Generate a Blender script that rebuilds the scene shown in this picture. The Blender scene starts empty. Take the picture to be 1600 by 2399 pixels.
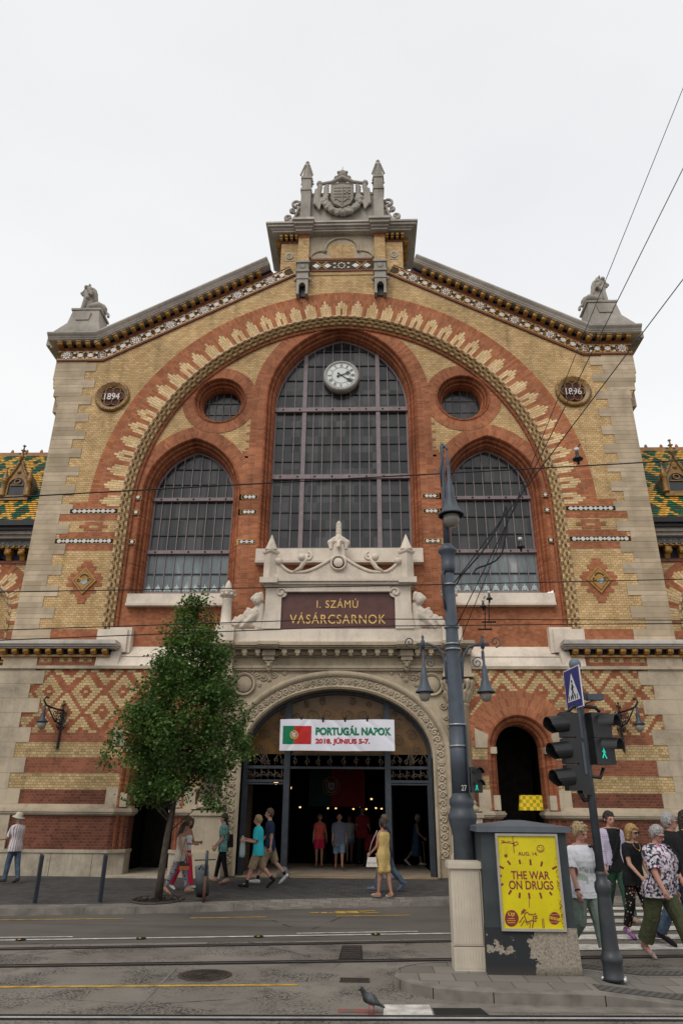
import bpy, bmesh, math, random
import numpy as np
from mathutils import Vector, Matrix, Quaternion
random.seed(7)
SC = bpy.context.scene
COL = SC.collection
PI = math.pi
# ---------------------------------------------------------------- camera
CAMH = 1.95
F_PX, PITCH, YAW, ROLL = 1625.0, 0.405711757, 0.0347934015, 0.00797288439
cam = bpy.data.cameras.new('camera'); cam_o = bpy.data.objects.new('camera', cam); COL.objects.link(cam_o)
cy, sy, cp, sp = math.cos(YAW), math.sin(YAW), math.cos(PITCH), math.sin(PITCH)
_r = Vector((cy, sy, 0)); _h = Vector((-sy, cy, 0)); _u0 = Vector((0, 0, 1))
_f = cp*_h + sp*_u0; _u = -sp*_h + cp*_u0
_r2 = math.cos(ROLL)*_r + math.sin(ROLL)*_u; _u2 = -math.sin(ROLL)*_r + math.cos(ROLL)*_u
M = Matrix((( _r2.x, _u2.x, -_f.x, 0), (_r2.y, _u2.y, -_f.y, 0), (_r2.z, _u2.z, -_f.z, CAMH), (0, 0, 0, 1)))
cam_o.matrix_world = M
cam.sensor_fit = 'VERTICAL'; cam.sensor_height = 24.0; cam.lens = F_PX/2399.0*24.0
cam.clip_start = 0.1; cam.clip_end = 3000
SC.camera = cam_o
# ---------------------------------------------------------------- sky and sun (overcast)
SC.view_settings.view_transform = 'Standard'; SC.view_settings.look = 'None'
SC.view_settings.exposure = 0.0; SC.view_settings.gamma = 1.0
W = bpy.data.worlds.new('World'); SC.world = W; W.use_nodes = True
SUN_EL, SUN_AZ = math.radians(48), math.radians(205)   # behind the camera, a little to the left
def build_world():
    nt = W.node_tree; N = nt.nodes; L = nt.links; N.clear()
    out = N.new('ShaderNodeOutputWorld'); bg = N.new('ShaderNodeBackground')
    sky = N.new('ShaderNodeTexSky'); sky.sky_type = 'NISHITA'; sky.sun_disc = False
    sky.sun_elevation = SUN_EL; sky.sun_rotation = SUN_AZ; sky.dust_density = 4.0
    tc = N.new('ShaderNodeTexCoord')
    mp = N.new('ShaderNodeMapping'); mp.inputs['Scale'].default_value = (1.0, 1.0, 2.2)
    L.new(tc.outputs['Generated'], mp.inputs['Vector'])
    no = N.new('ShaderNodeTexNoise'); no.inputs['Scale'].default_value = 1.7; no.inputs['Detail'].default_value = 5
    no.inputs['Roughness'].default_value = 0.5; L.new(mp.outputs[0], no.inputs['Vector'])
    cr = N.new('ShaderNodeValToRGB'); cr.color_ramp.elements[0].position = 0.32; cr.color_ramp.elements[1].position = 0.62
    cr.color_ramp.elements[0].color = (9.5, 9.65, 9.95, 1); cr.color_ramp.elements[1].color = (10.4, 10.4, 10.4, 1)
    L.new(no.outputs['Fac'], cr.inputs['Fac'])
    sp_ = N.new('ShaderNodeSeparateXYZ'); L.new(tc.outputs['Generated'], sp_.inputs[0])
    mr = N.new('ShaderNodeMapRange'); mr.clamp = True
    for i_, v_ in enumerate((.42, .86, 1.0, .9)): mr.inputs[i_+1].default_value = v_
    L.new(sp_.outputs['Z'], mr.inputs[0])
    vm = N.new('ShaderNodeVectorMath'); vm.operation = 'SCALE'; L.new(cr.outputs[0], vm.inputs[0]); L.new(mr.outputs[0], vm.inputs['Scale'])
    mx = N.new('ShaderNodeMix'); mx.data_type = 'RGBA'; mx.inputs['Factor'].default_value = 0.93
    L.new(sky.outputs[0], mx.inputs['A']); L.new(vm.outputs[0], mx.inputs['B'])
    bg.inputs['Strength'].default_value = 0.1
    L.new(mx.outputs['Result'], bg.inputs['Color']); L.new(bg.outputs[0], out.inputs['Surface'])
build_world()
sun = bpy.data.lights.new('sun', 'SUN'); sun.energy = 1.5; sun.angle = math.radians(30); sun.color = (1.0, 0.96, 0.9)
sun_o = bpy.data.objects.new('sun', sun); COL.objects.link(sun_o)
_sd = Vector((math.sin(SUN_AZ)*math.cos(SUN_EL), math.cos(SUN_AZ)*math.cos(SUN_EL), math.sin(SUN_EL)))
sun_o.rotation_euler = _sd.to_track_quat('Z', 'Y').to_euler(); sun_o.location = (0, -20, 40)

# ---------------------------------------------------------------- object helpers
def tag(o, label=None, cat=None, group=None, kind=None):
    if label: o['label'] = label
    if cat: o['category'] = cat
    if group: o['group'] = group
    if kind: o['kind'] = kind
    return o
def empty(name, loc, rz=0.0):
    o = bpy.data.objects.new(name, None); COL.objects.link(o); o.location = loc; o.rotation_euler = (0, 0, rz)
    o.empty_display_size = 0.2
    return o
def link(name, me, parent=None, loc=None):
    o = bpy.data.objects.new(name, me); COL.objects.link(o)
    if parent: o.parent = parent
    if loc: o.location = loc
    return o
def copy_tree(o, parent=None):
    c = o.copy(); COL.objects.link(c)
    if parent: c.parent = parent
    for ch in list(o.children): copy_tree(ch, c)
    return c

class MB:
    """mesh builder: verts, faces, material slots and uvs; build() links ONE mesh object"""
    def __init__(s): s.v = []; s.f = []; s.m = []; s.uv = []; s.sm = []
    def add(s, vs, fs, m=0, uvs=None, smooth=False):
        b = len(s.v); s.v += [tuple(p) for p in vs]
        for i, f in enumerate(fs):
            s.f.append([b+k for k in f]); s.m.append(m); s.sm.append(smooth)
            s.uv.append(uvs[i] if uvs else None)
        return s
    def box(s, x0, x1, y0, y1, z0, z1, m=0):
        v = [(x0,y0,z0),(x1,y0,z0),(x1,y1,z0),(x0,y1,z0),(x0,y0,z1),(x1,y0,z1),(x1,y1,z1),(x0,y1,z1)]
        return s.add(v, [(0,3,2,1),(4,5,6,7),(0,1,5,4),(1,2,6,5),(2,3,7,6),(3,0,4,7)], m)
    def hexa(s, v, m=0):
        return s.add(v, [(0,3,2,1),(4,5,6,7),(0,1,5,4),(1,2,6,5),(2,3,7,6),(3,0,4,7)], m)
    def bar(s, a, b, w, d, m=0, up=(0, 1, 0)):
        a = Vector(a); b = Vector(b); t = (b-a).normalized(); u = Vector(up)
        n = t.cross(u).normalized()*(w/2); u = n.cross(t).normalized()*(d/2)
        v = [a-n-u, a+n-u, a+n+u, a-n+u, b-n-u, b+n-u, b+n+u, b-n+u]
        return s.hexa(v, m)
    def prism(s, pts, y0, y1, m=0, flip=False):
        """(x,z) outline (counter-clockwise seen from -y) extruded from y0 (front) to y1"""
        n = len(pts); v = [(p[0], y0, p[1]) for p in pts]+[(p[0], y1, p[1]) for p in pts]
        f = [tuple(range(n)), tuple(range(2*n-1, n-1, -1))]+[(i, i+n, (i+1) % n+n, (i+1) % n) for i in range(n)]
        return s.add(v, f, m)
    def slab(s, pts, z0, z1, m=0):
        n = len(pts); v = [(p[0], p[1], z0) for p in pts]+[(p[0], p[1], z1) for p in pts]
        f = [tuple(range(n-1, -1, -1)), tuple(range(n, 2*n))]+[(i, (i+1) % n, (i+1) % n+n, i+n) for i in range(n)]
        return s.add(v, f, m)
    def lathe(s, prof, c=(0, 0, 0), n=20, m=0, axis='z', smooth=True, ang=2*PI):
        c = Vector(c); vs = []; fs = []; full = abs(ang-2*PI) < 1e-6; k = n if full else n+1
        for r, z in prof:
            for i in range(k):
                a = ang*i/n; x, y = r*math.cos(a), r*math.sin(a)
                p = {'z': (x, y, z), 'y': (x, z, -y), 'x': (z, x, y)}[axis]
                vs.append(c+Vector(p))
        for j in range(len(prof)-1):
            for i in range(n):
                i2 = (i+1) % k if full else i+1
                fs.append((j*k+i, j*k+i2, (j+1)*k+i2, (j+1)*k+i))
        if full:
            if prof[0][0] > 1e-4 and prof[0][1] != prof[1][1]: fs.append(tuple(range(k-1, -1, -1)))
            if prof[-1][0] > 1e-4 and prof[-1][1] != prof[-2][1]: fs.append(tuple(range((len(prof)-1)*k, len(prof)*k)))
        return s.add(vs, fs, m, smooth=smooth)
    def tube(s, pts, r, n=6, m=0, cap=True, smooth=True):
        pts = [Vector(p) for p in pts]; N = len(pts)
        rs = r if isinstance(r, (list, tuple)) else [r]*N
        ref = Vector((0, 0, 1)); vs = []; fs = []
        t0 = (pts[1]-pts[0]).normalized()
        if abs(t0.dot(ref)) > .95: ref = Vector((1, 0, 0))
        u = t0.cross(ref).normalized()
        for i in range(N):
            t = (pts[min(i+1, N-1)]-pts[max(i-1, 0)])
            if t.length < 1e-9: t = t0
            t = t.normalized(); u = (u-t*u.dot(t))
            u = u.normalized() if u.length > 1e-6 else t.orthogonal().normalized()
            w = t.cross(u)
            for k in range(n):
                a = 2*PI*k/n; vs.append(pts[i]+(u*math.cos(a)+w*math.sin(a))*rs[i])
        for i in range(N-1):
            for k in range(n):
                fs.append((i*n+k, i*n+(k+1) % n, (i+1)*n+(k+1) % n, (i+1)*n+k))
        if cap: fs += [tuple(range(n-1, -1, -1)), tuple(range((N-1)*n, N*n))]
        return s.add(vs, fs, m, smooth=smooth)
    def ball(s, c, r, m=0, n=12, sc=(1, 1, 1)):
        c = Vector(c); h = n//2; vs = []; fs = []
        for j in range(h+1):
            t = PI*j/h
            for i in range(n):
                a = 2*PI*i/n
                vs.append(c+Vector((r*sc[0]*math.sin(t)*math.cos(a), r*sc[1]*math.sin(t)*math.sin(a), r*sc[2]*math.cos(t))))
        for j in range(h):
            for i in range(n):
                fs.append((j*n+i, (j+1)*n+i, (j+1)*n+(i+1) % n, j*n+(i+1) % n))
        return s.add(vs, fs, m, smooth=True)
    def ribbon(s, pts, w, y, m=0, th=0.0):
        """flat stroke in the x-z plane at depth y (th: thickness towards -y)"""
        P = [Vector((p[0], p[1])) for p in pts]; L = []; R = []
        for i in range(len(P)):
            t = P[min(i+1, len(P)-1)]-P[max(i-1, 0)]
            t = t.normalized() if t.length > 1e-9 else Vector((1, 0))
            n = Vector((-t.y, t.x))*(w/2); L.append(P[i]+n); R.append(P[i]-n)
        k = len(P)
        vs = [(p.x, y, p.y) for p in L]+[(p.x, y, p.y) for p in R]
        fs = [(i, i+1+0, k+i+1, k+i)[::-1] for i in range(k-1)]
        if th:
            vs += [(p.x, y+th, p.y) for p in L]+[(p.x, y+th, p.y) for p in R]
            for i in range(k-1):
                fs += [(i, i+1, 2*k+i+1, 2*k+i), (k+i+1, k+i, 3*k+i, 3*k+i+1)]
            fs += [(0, 2*k, 3*k, k), (k-1, 2*k-1, 4*k-1, 3*k-1)]
        return s.add(vs, fs, m)
    def sweep(s, path, prof, m=0, closed=False, smooth=False, flip=False):
        """path: (x,z) points; prof: (offset along the left normal, y).  UV: u = arc length, v = profile length"""
        P = [Vector(p) for p in path]; n = len(P); k = len(prof)
        nr = []
        for i in range(n):
            if closed: a, b = P[(i-1) % n], P[(i+1) % n]; t1 = (P[i]-a); t2 = (b-P[i])
            else: t1 = P[i]-P[max(i-1, 0)]; t2 = P[min(i+1, n-1)]-P[i]
            if t1.length < 1e-9: t1 = t2
            if t2.length < 1e-9: t2 = t1
            t1 = t1.normalized(); t2 = t2.normalized(); t = (t1+t2).normalized()
            sc = 1/max(.35, math.sqrt(max(0, (1+t1.dot(t2))/2)))
            nr.append(Vector((-t.y, t.x))*sc)
        vs = []; 
        for i in range(n):
            for o, y in prof:
                q = P[i]+nr[i]*o; vs.append((q.x, y, q.y))
        cu = [0]
        for i in range(n if closed else n-1): cu.append(cu[-1]+(P[(i+1) % n]-P[i]).length)
        cv = [0]
        for j in range(k-1): cv.append(cv[-1]+math.hypot(prof[j+1][0]-prof[j][0], prof[j+1][1]-prof[j][1]))
        fs = []; uvs = []
        for i in range(n if closed else n-1):
            i2 = (i+1) % n
            for j in range(k-1):
                f = [i*k+j, i2*k+j, i2*k+j+1, i*k+j+1]; uv = [(cu[i], cv[j]), (cu[i+1], cv[j]), (cu[i+1], cv[j+1]), (cu[i], cv[j+1])]
                if flip: f = f[::-1]; uv = uv[::-1]
                fs.append(f); uvs.append(uv)
        return s.add(vs, fs, m, uvs, smooth)
    def mesh(s, name, mats):
        me = bpy.data.meshes.new(name); me.from_pydata(s.v, [], s.f)
        for mt in (mats if isinstance(mats, (list, tuple)) else [mats]): me.materials.append(mt)
        me.polygons.foreach_set('material_index', s.m); me.polygons.foreach_set('use_smooth', s.sm)
        if any(u for u in s.uv):
            lay = me.uv_layers.new(name='UVMap'); k = 0
            for u, f in zip(s.uv, s.f):
                for i in range(len(f)):
                    lay.data[k].uv = u[i] if u else (0, 0); k += 1
        me.update(); return me
    def build(s, name, mats, parent=None, loc=None):
        return link(name, s.mesh(name, mats), parent, loc)
    def xform(s, mat, start=0):
        for i in range(start, len(s.v)): s.v[i] = tuple(mat @ Vector(s.v[i]))
        return s

def eval_mesh(o):
    dg = bpy.context.evaluated_depsgraph_get(); dg.update()
    me = bpy.data.meshes.new_from_object(o.evaluated_get(dg), depsgraph=dg)
    return me
def kill(o):
    d = o.data; t = o.type; bpy.data.objects.remove(o, do_unlink=True)
    if t == 'MESH': bpy.data.meshes.remove(d)
    else: bpy.data.curves.remove(d)
def plate(name, loops, y0, th, mats, parent=None):
    """flat plate in the x-z plane with holes: loops of (x,z); front at y0, back at y0+th"""
    cu = bpy.data.curves.new('tmp', 'CURVE'); cu.dimensions = '2D'; cu.fill_mode = 'BOTH'; cu.extrude = th/2
    for lp in loops:
        sp_ = cu.splines.new('POLY'); sp_.points.add(len(lp)-1)
        for i, p in enumerate(lp): sp_.points[i].co = (p[0], p[1], 0, 1)
        sp_.use_cyclic_u = True
    o = bpy.data.objects.new('tmp', cu); COL.objects.link(o)
    me = eval_mesh(o); kill(o)
    me.transform(Matrix(((1, 0, 0, 0), (0, 0, -1, y0+th/2), (0, 1, 0, 0), (0, 0, 0, 1))))
    me.materials.clear()
    for mt in (mats if isinstance(mats, (list, tuple)) else [mats]): me.materials.append(mt)
    me.polygons.foreach_set('use_smooth', [False]*len(me.polygons)); me.name = name
    return link(name, me, parent)
def text_mesh(body, w, h, th=0.004, bold=0.0, shear=0.0, space=1.0):
    """lettering centred on the origin in the x-z plane, fitted to w x h, front towards -y"""
    cu = bpy.data.curves.new('tmp', 'FONT'); cu.body = body; cu.size = 1.0; cu.offset = bold; cu.extrude = 0.05
    cu.shear = shear; cu.space_character = space; cu.resolution_u = 4
    o = bpy.data.objects.new('tmp', cu); COL.objects.link(o); me = eval_mesh(o); kill(o)
    co = np.empty(len(me.vertices)*3, 'f'); me.vertices.foreach_get('co', co); co = co.reshape(-1, 3)
    lo, hi = co.min(0), co.max(0); c = (lo+hi)/2; d = np.maximum(hi-lo, 1e-6)
    sx = w/d[0]; sz = (h/d[1]) if h else sx
    q = np.empty_like(co); q[:, 0] = (co[:, 0]-c[0])*sx; q[:, 2] = (co[:, 1]-c[1])*sz; q[:, 1] = -(co[:, 2]-c[2])/0.1*th
    me.vertices.foreach_set('co', q.astype('f').ravel()); me.update(); me.materials.clear()
    return me
def text(name, body, w, h, pos, mat, parent=None, th=0.006, bold=0.0, rz=0.0, **k):
    me = text_mesh(body, w, h, th, bold, **k); me.materials.append(mat); me.name = name
    o = link(name, me, parent, pos); o.rotation_euler = (0, 0, rz); return o
def capsule(mb, a, b, ra, rb=None, n=10, m=0):
    rb = ra if rb is None else rb
    a = Vector(a); b = Vector(b); d = b-a; L = d.length
    t = d/L if L > 1e-6 else Vector((0, 0, 1)); u = t.orthogonal().normalized(); w = t.cross(u); vs = []; fs = []
    rings = [(a-t*ra*math.cos(q), ra*math.sin(q)) for q in (0.02, .5, 1.0, PI/2)]+[(b+t*rb*math.cos(q), rb*math.sin(q)) for q in (PI/2, 1.0, .5, .02)]
    for c, r in rings:
        for k in range(n):
            q = 2*PI*k/n; vs.append(c+(u*math.cos(q)+w*math.sin(q))*r)
    for j in range(len(rings)-1):
        for k in range(n): fs.append((j*n+k, j*n+(k+1) % n, (j+1)*n+(k+1) % n, (j+1)*n+k))
    fs += [tuple(range(n-1, -1, -1)), tuple(range((len(rings)-1)*n, len(rings)*n))]
    mb.add(vs, fs, m)
def blob_mesh(name, caps, voxel, mat, smooth_it=2, smooth_f=.5):
    """one continuous surface grown round capsules (a, b, ra, rb)"""
    mb = MB()
    for c in caps: capsule(mb, c[0], c[1], c[2], c[3] if len(c) > 3 else None)
    me = mb.mesh('tmp', []); o = bpy.data.objects.new('tmp', me); COL.objects.link(o)
    r = o.modifiers.new('r', 'REMESH'); r.mode = 'VOXEL'; r.voxel_size = voxel; r.use_smooth_shade = True
    if smooth_it:
        q = o.modifiers.new('s', 'SMOOTH'); q.factor = smooth_f; q.iterations = smooth_it
    out = eval_mesh(o); kill(o); out.name = name; out.materials.clear()
    for mt in (mat if isinstance(mat, (list, tuple)) else [mat]): out.materials.append(mt)
    out.polygons.foreach_set('use_smooth', [True]*len(out.polygons))
    return out
def spiral(c, r, turns=1.6, a0=0.0, hand=1, n=22, r1=.12):
    return [(c[0]+r*(1-(1-r1)*i/n)*math.cos(a0+hand*turns*2*PI*i/n), c[1]+r*(1-(1-r1)*i/n)*math.sin(a0+hand*turns*2*PI*i/n)) for i in range(n+1)]

# ---------------------------------------------------------------- material helpers
class G:
    def __init__(s, name, rough=.8, spec=.3, metal=0.0):
        s.mat = bpy.data.materials.new(name); s.mat.use_nodes = True; s.nt = s.mat.node_tree
        s.b = s.nt.nodes['Principled BSDF']; s.b.inputs['Roughness'].default_value = rough
        s.b.inputs['Specular IOR Level'].default_value = spec; s.b.inputs['Metallic'].default_value = metal
    def n(s, t): return s.nt.nodes.new(t)
    def put(s, sock, v):
        if isinstance(v, bpy.types.NodeSocket): s.nt.links.new(v, sock)
        else:
            if sock.type == 'RGBA' and len(v) == 3: v = (*v, 1)
            sock.default_value = v
    def m(s, op, *a):
        q = s.n('ShaderNodeMath'); q.operation = op
        for i, v in enumerate(a): s.put(q.inputs[i], v)
        return q.outputs[0]
    def add(s, a, b): return s.m('ADD', a, b)
    def sub(s, a, b): return s.m('SUBTRACT', a, b)
    def mul(s, a, b): return s.m('MULTIPLY', a, b)
    def lt(s, a, b): return s.m('LESS_THAN', a, b)
    def gt(s, a, b): return s.m('GREATER_THAN', a, b)
    def mix(s, f, a, b, mode='MIX'):
        q = s.n('ShaderNodeMix'); q.data_type = 'RGBA'; q.blend_type = mode
        s.put(q.inputs['Factor'], f); s.put(q.inputs['A'], a); s.put(q.inputs['B'], b); return q.outputs['Result']
    def comb(s, x, y, z=0.0):
        q = s.n('ShaderNodeCombineXYZ')
        for i, v in enumerate((x, y, z)): s.put(q.inputs[i], v)
        return q.outputs[0]
    def sep(s, v):
        q = s.n('ShaderNodeSeparateXYZ'); s.put(q.inputs[0], v); return q.outputs
    def pos(s): return s.n('ShaderNodeNewGeometry').outputs['Position']
    def obj(s): return s.n('ShaderNodeTexCoord').outputs['Object']
    def uv(s): return s.n('ShaderNodeTexCoord').outputs['UV']
    def noise(s, scale, detail=3, vec=None, rough=.55, dist=0.0):
        q = s.n('ShaderNodeTexNoise'); q.inputs['Scale'].default_value = scale; q.inputs['Detail'].default_value = detail
        q.inputs['Roughness'].default_value = rough; q.inputs['Distortion'].default_value = dist
        s.put(q.inputs['Vector'], vec if vec is not None else s.pos()); return q.outputs['Fac']
    def vor(s, scale, vec=None, feat='F1', out='Distance'):
        q = s.n('ShaderNodeTexVoronoi'); q.feature = feat; q.inputs['Scale'].default_value = scale
        s.put(q.inputs['Vector'], vec if vec is not None else s.pos()); return q.outputs[out]
    def white(s, vec):
        q = s.n('ShaderNodeTexWhiteNoise'); q.noise_dimensions = '3D'; s.put(q.inputs['Vector'], vec); return q.outputs['Value']
    def ramp(s, f, stops):
        q = s.n('ShaderNodeValToRGB'); e = q.color_ramp.elements
        while len(e) < len(stops): e.new(.5)
        for i, (p, c) in enumerate(stops):
            e[i].position = p; e[i].color = (*c, 1) if len(c) == 3 else c
        s.put(q.inputs['Fac'], f); return q.outputs['Color']
    def rng(s, v, a, b, c=0.0, d=1.0):
        q = s.n('ShaderNodeMapRange'); q.clamp = True
        for i, x in enumerate((v, a, b, c, d)): s.put(q.inputs[i], x)
        return q.outputs[0]
    def scale(s, vec, v):
        q = s.n('ShaderNodeVectorMath'); q.operation = 'MULTIPLY'; s.put(q.inputs[0], vec); s.put(q.inputs[1], v); return q.outputs[0]
    def bump(s, h, strength=.4, dist=.01):
        q = s.n('ShaderNodeBump'); q.inputs['Strength'].default_value = strength; q.inputs['Distance'].default_value = dist
        s.put(q.inputs['Height'], h); s.nt.links.new(q.outputs[0], s.b.inputs['Normal'])
    def col(s, c): s.put(s.b.inputs['Base Color'], c); return s.mat
    def wall_uv(s):
        """(u, z) on a wall facing any way: u runs along x on faces looking along y, along y on the others"""
        g = s.n('ShaderNodeNewGeometry'); p = s.sep(g.outputs['Position']); n = s.sep(g.outputs['True Normal'])
        f = s.gt(s.m('ABSOLUTE', n[1]), .6)
        u = s.add(s.mul(f, p[0]), s.mul(s.sub(1.0, f), p[1])); return u, p[2]
    def cells(s, u, v, bw, bh, off=.5, jt=.012):
        """running bond: returns random per brick, mortar mask, cell centre u, row, column"""
        row = s.m('FLOOR', s.m('DIVIDE', v, bh)); sh = s.mul(s.m('FLOORED_MODULO', row, 2.0), off)
        uu = s.add(s.m('DIVIDE', u, bw), sh); c = s.m('FLOOR', uu)
        fu = s.mul(s.sub(uu, c), bw); fv = s.sub(v, s.mul(row, bh))
        du = s.m('MINIMUM', fu, s.sub(bw, fu)); dv = s.m('MINIMUM', fv, s.sub(bh, fv))
        mort = s.lt(s.m('MINIMUM', du, dv), jt/2)
        rnd = s.white(s.comb(c, row, 3.3))
        cu = s.mul(s.sub(s.add(c, .5), sh), bw)
        return rnd, mort, cu, row, c

def solid(name, c, rough=.7, spec=.3, metal=0.0, var=.12, sc=6.0, obj=False, bump=0.0):
    g = G(name, rough, spec, metal)
    if var:
        f = g.noise(sc, 4, g.obj() if obj else None)
        lo = tuple(x*(1-var) for x in c); hi = tuple(min(1, x*(1+var)) for x in c)
        g.col(g.ramp(f, [(.3, lo), (.7, hi)]))
        if bump: g.bump(f, bump, .01)
    else: g.col(c)
    return g.mat
MT = {}
def brick_mat(name, c0, c1, mortar, bw=.125, bh=.075, uv=False, spots=None, dirt=.35):
    g = G(name, .85, .25)
    if uv: t = g.sep(g.uv()); u, v = t[0], t[1]
    else: u, v = g.wall_uv()
    rnd, mort, cu, row, c = g.cells(u, v, bw, bh)
    base = g.ramp(rnd, [(0, c0), (.55, tuple((a+b)/2 for a, b in zip(c0, c1))), (1, c1)])
    if spots: base = g.mix(g.gt(rnd, .93), base, spots)
    base = g.mix(g.mul(mort, .75), base, mortar)
    n1 = g.noise(.55, 5); n2 = g.noise(2.6, 4)
    d = g.mul(g.rng(n1, .38, .68, 1.0-dirt, 1.06), g.rng(n2, .3, .7, .86, 1.08))
    st = g.noise(1.0, 5, g.scale(g.pos(), (3.2, 3.2, .30)), .65); d = g.mul(d, g.rng(st, .52, .74, 1.0, .68))
    sp = g.noise(1.7, 6, None, .7); base = g.mix(g.rng(sp, .60, .72, 0.0, .30), base, (.10, .075, .05))
    base = g.mix(1.0, base, g.comb(d, d, d), 'MULTIPLY')
    g.bump(g.sub(g.mul(rnd, .25), mort), .5, .008)
    return g.col(base)
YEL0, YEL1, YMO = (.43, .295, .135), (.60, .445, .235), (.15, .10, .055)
YUP0, YUP1 = (.53, .34, .150), (.72, .505, .265)
RUP0, RUP1 = (.33, .108, .048), (.50, .185, .084)
RED0, RED1, RMO = (.27, .080, .033), (.43, .150, .064), (.30, .22, .16)
DRK0, DRK1 = (.125, .036, .022), (.21, .068, .038)
def materials():
    MT['yellow'] = brick_mat('yellow_brick', YUP0, YUP1, (.17, .11, .06), bw=.15, spots=(.62, .42, .18), dirt=.2)
    MT['yellowlow'] = brick_mat('dimmed_sooty_yellow_brick', YEL0, YEL1, YMO, spots=(.34, .25, .12), dirt=.3)  # lower-storey copy: dimmer light put into the colour, along with street grime
    MT['red'] = brick_mat('red_brick', RUP0, RUP1, (.34, .18, .11), dirt=.28)
    MT['redlow'] = brick_mat('dimmed_sooty_red_brick', (.23, .075, .040), (.34, .122, .064), (.30, .17, .11), dirt=.3)  # red lower-storey copy, likewise darkened for dimmer light as well as grime
    MT['dark'] = brick_mat('dark_red_brick', DRK0, DRK1, (.20, .13, .09))
    MT['vous'] = brick_mat('red_voussoir_brick', RUP0, RUP1, (.42, .25, .16), bw=.078, bh=.25, uv=True)
    MT['redmould'] = brick_mat('red_moulded_brick', (.27, .080, .034), (.44, .150, .066), (.2, .09, .055), bw=.07, bh=.5, uv=True)
    # diaper-work: red lattice of diamonds on yellow brick
    g = G('diaper_brick', .85, .25); u, v = g.wall_uv(); bw, bh = .125, .0765
    rnd, mort, cu, row, c = g.cells(u, v, bw, bh)
    zc = g.mul(g.add(row, .5), bh)
    def tri(x, per, o): return g.mul(g.m('ABSOLUTE', g.sub(g.m('FRACT', g.m('DIVIDE', g.sub(x, o), per)), .5)), 2.0)
    X0 = -0.813-8.12; t = g.add(tri(cu, 1.13, X0), tri(zc, 1.22, 4.58)); line = g.lt(g.m('ABSOLUTE', g.sub(t, 1.0)), .155)
    mm = g.m('MINIMUM', t, g.sub(2.0, t)); motif = g.mul(g.gt(mm, .13), g.lt(mm, .40))
    isred = g.m('MAXIMUM', line, motif)
    cy_ = g.ramp(rnd, [(0, YEL0), (1, YEL1)]); cr_ = g.ramp(rnd, [(0, RED0), (1, (.36, .115, .06))])
    base = g.mix(isred, cy_, cr_); base = g.mix(g.mul(mort, .75), base, YMO)
    d = g.mul(g.rng(g.noise(.6, 5), .35, .7, .72, 1.05), g.rng(g.noise(2.6, 4), .3, .7, .86, 1.08))
    base = g.mix(1.0, base, g.comb(d, d, d), 'MULTIPLY'); g.bump(g.sub(g.mul(rnd, .25), mort), .5, .008); MT['diaper'] = g.col(base)
    # the great arch: yellow stepped tongues between red courses (u along the arch, v outward)
    g = G('great_arch_brick', .85, .25); t = g.sep(g.uv()); u, v = t[0], t[1]
    P = .56; k = g.m('FLOOR', g.m('DIVIDE', g.m('FLOORED_MODULO', u, P), .08)); d = g.m('ABSOLUTE', g.sub(k, 3.0))
    rnd, mort, cu, row, c = g.cells(v, u, .25, .08)
    top = g.add(g.sub(.74, g.mul(d, .12)), g.mul(g.sub(g.white(g.comb(row, 7.0, 2.0)), .5), .09)); isy = g.mul(g.lt(d, 2.6), g.mul(g.lt(v, top), g.gt(v, .0)))
    inner = g.mul(g.lt(g.m('ABSOLUTE', g.sub(k, 3.0)), .4), g.mul(g.lt(v, .34), g.gt(g.white(g.comb(row, 3.0, 5.0)), .45))); isy = g.mul(isy, g.sub(1.0, inner))
    cy_ = g.ramp(rnd, [(0, (.62, .42, .20)), (1, (.82, .61, .35))]); cr_ = g.ramp(rnd, [(0, RUP0), (1, RUP1)])
    base = g.mix(isy, cr_, cy_); base = g.mix(g.mul(mort, .8), base, (.19, .115, .06))
    base = g.mix(g.lt(g.m('ABSOLUTE', g.sub(v, .765)), .012), base, (.33, .2, .13))
    dd = g.rng(g.noise(.8, 5), .35, .7, .75, 1.05); base = g.mix(1.0, base, g.comb(dd, dd, dd), 'MULTIPLY')
    g.bump(g.sub(g.mul(rnd, .25), mort), .5, .008); MT['great'] = g.col(base)
    # glazed chequer moulding
    g = G('glazed_chequer_brick', .45, .5); t = g.sep(g.uv())
    rw = g.m('FLOORED_MODULO', g.m('FLOOR', g.m('DIVIDE', t[1], .13)), 2.0); ck = g.lt(g.m('FRACT', g.add(g.m('DIVIDE', t[0], .29), g.mul(rw, .5))), .55); rnd, mort, cu, row, c = g.cells(t[1], t[0], .11, .072)
    a = g.ramp(rnd, [(0, (.42, .28, .125)), (1, (.62, .44, .22))]); b = g.ramp(rnd, [(0, (.13, .070, .024)), (1, (.29, .165, .065))])
    base = g.mix(ck, b, a); base = g.mix(g.mul(mort, .6), base, (.08, .05, .025)); MT['chequer'] = g.col(base)
    # stones
    def stone(name, c, stain=.5, sc=1.0, pits=True):
        g = G(name, .85, .25); p = g.pos()
        n1 = g.noise(.8*sc, 6, None, .65); n2 = g.noise(1.0, 5, g.scale(p, (5.0*sc, 5.0*sc, .55*sc)), .6); n3 = g.noise(14*sc, 3)
        lo = tuple(x*(1-stain) for x in c)
        base = g.mix(g.rng(n1, .42, .72), c, lo); base = g.mix(g.mul(g.rng(n2, .52, .75), .55), base, lo)
        base = g.mix(g.mul(g.rng(n3, .35, .65), .22), base, tuple(min(1, x*1.15) for x in c))
        if pits: base = g.mix(g.mul(g.lt(g.vor(22*sc), .12), .6), base, lo)
        g.bump(n3, .25, .02); return g.col(base)
    MT['stone'] = stone('limestone', (.44, .365, .265), .55)
    MT['grey'] = stone('weathered_grey_stone', (.36, .325, .28), .55)
    MT['white'] = stone('pale_travertine', (.64, .555, .46), .42)
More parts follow.
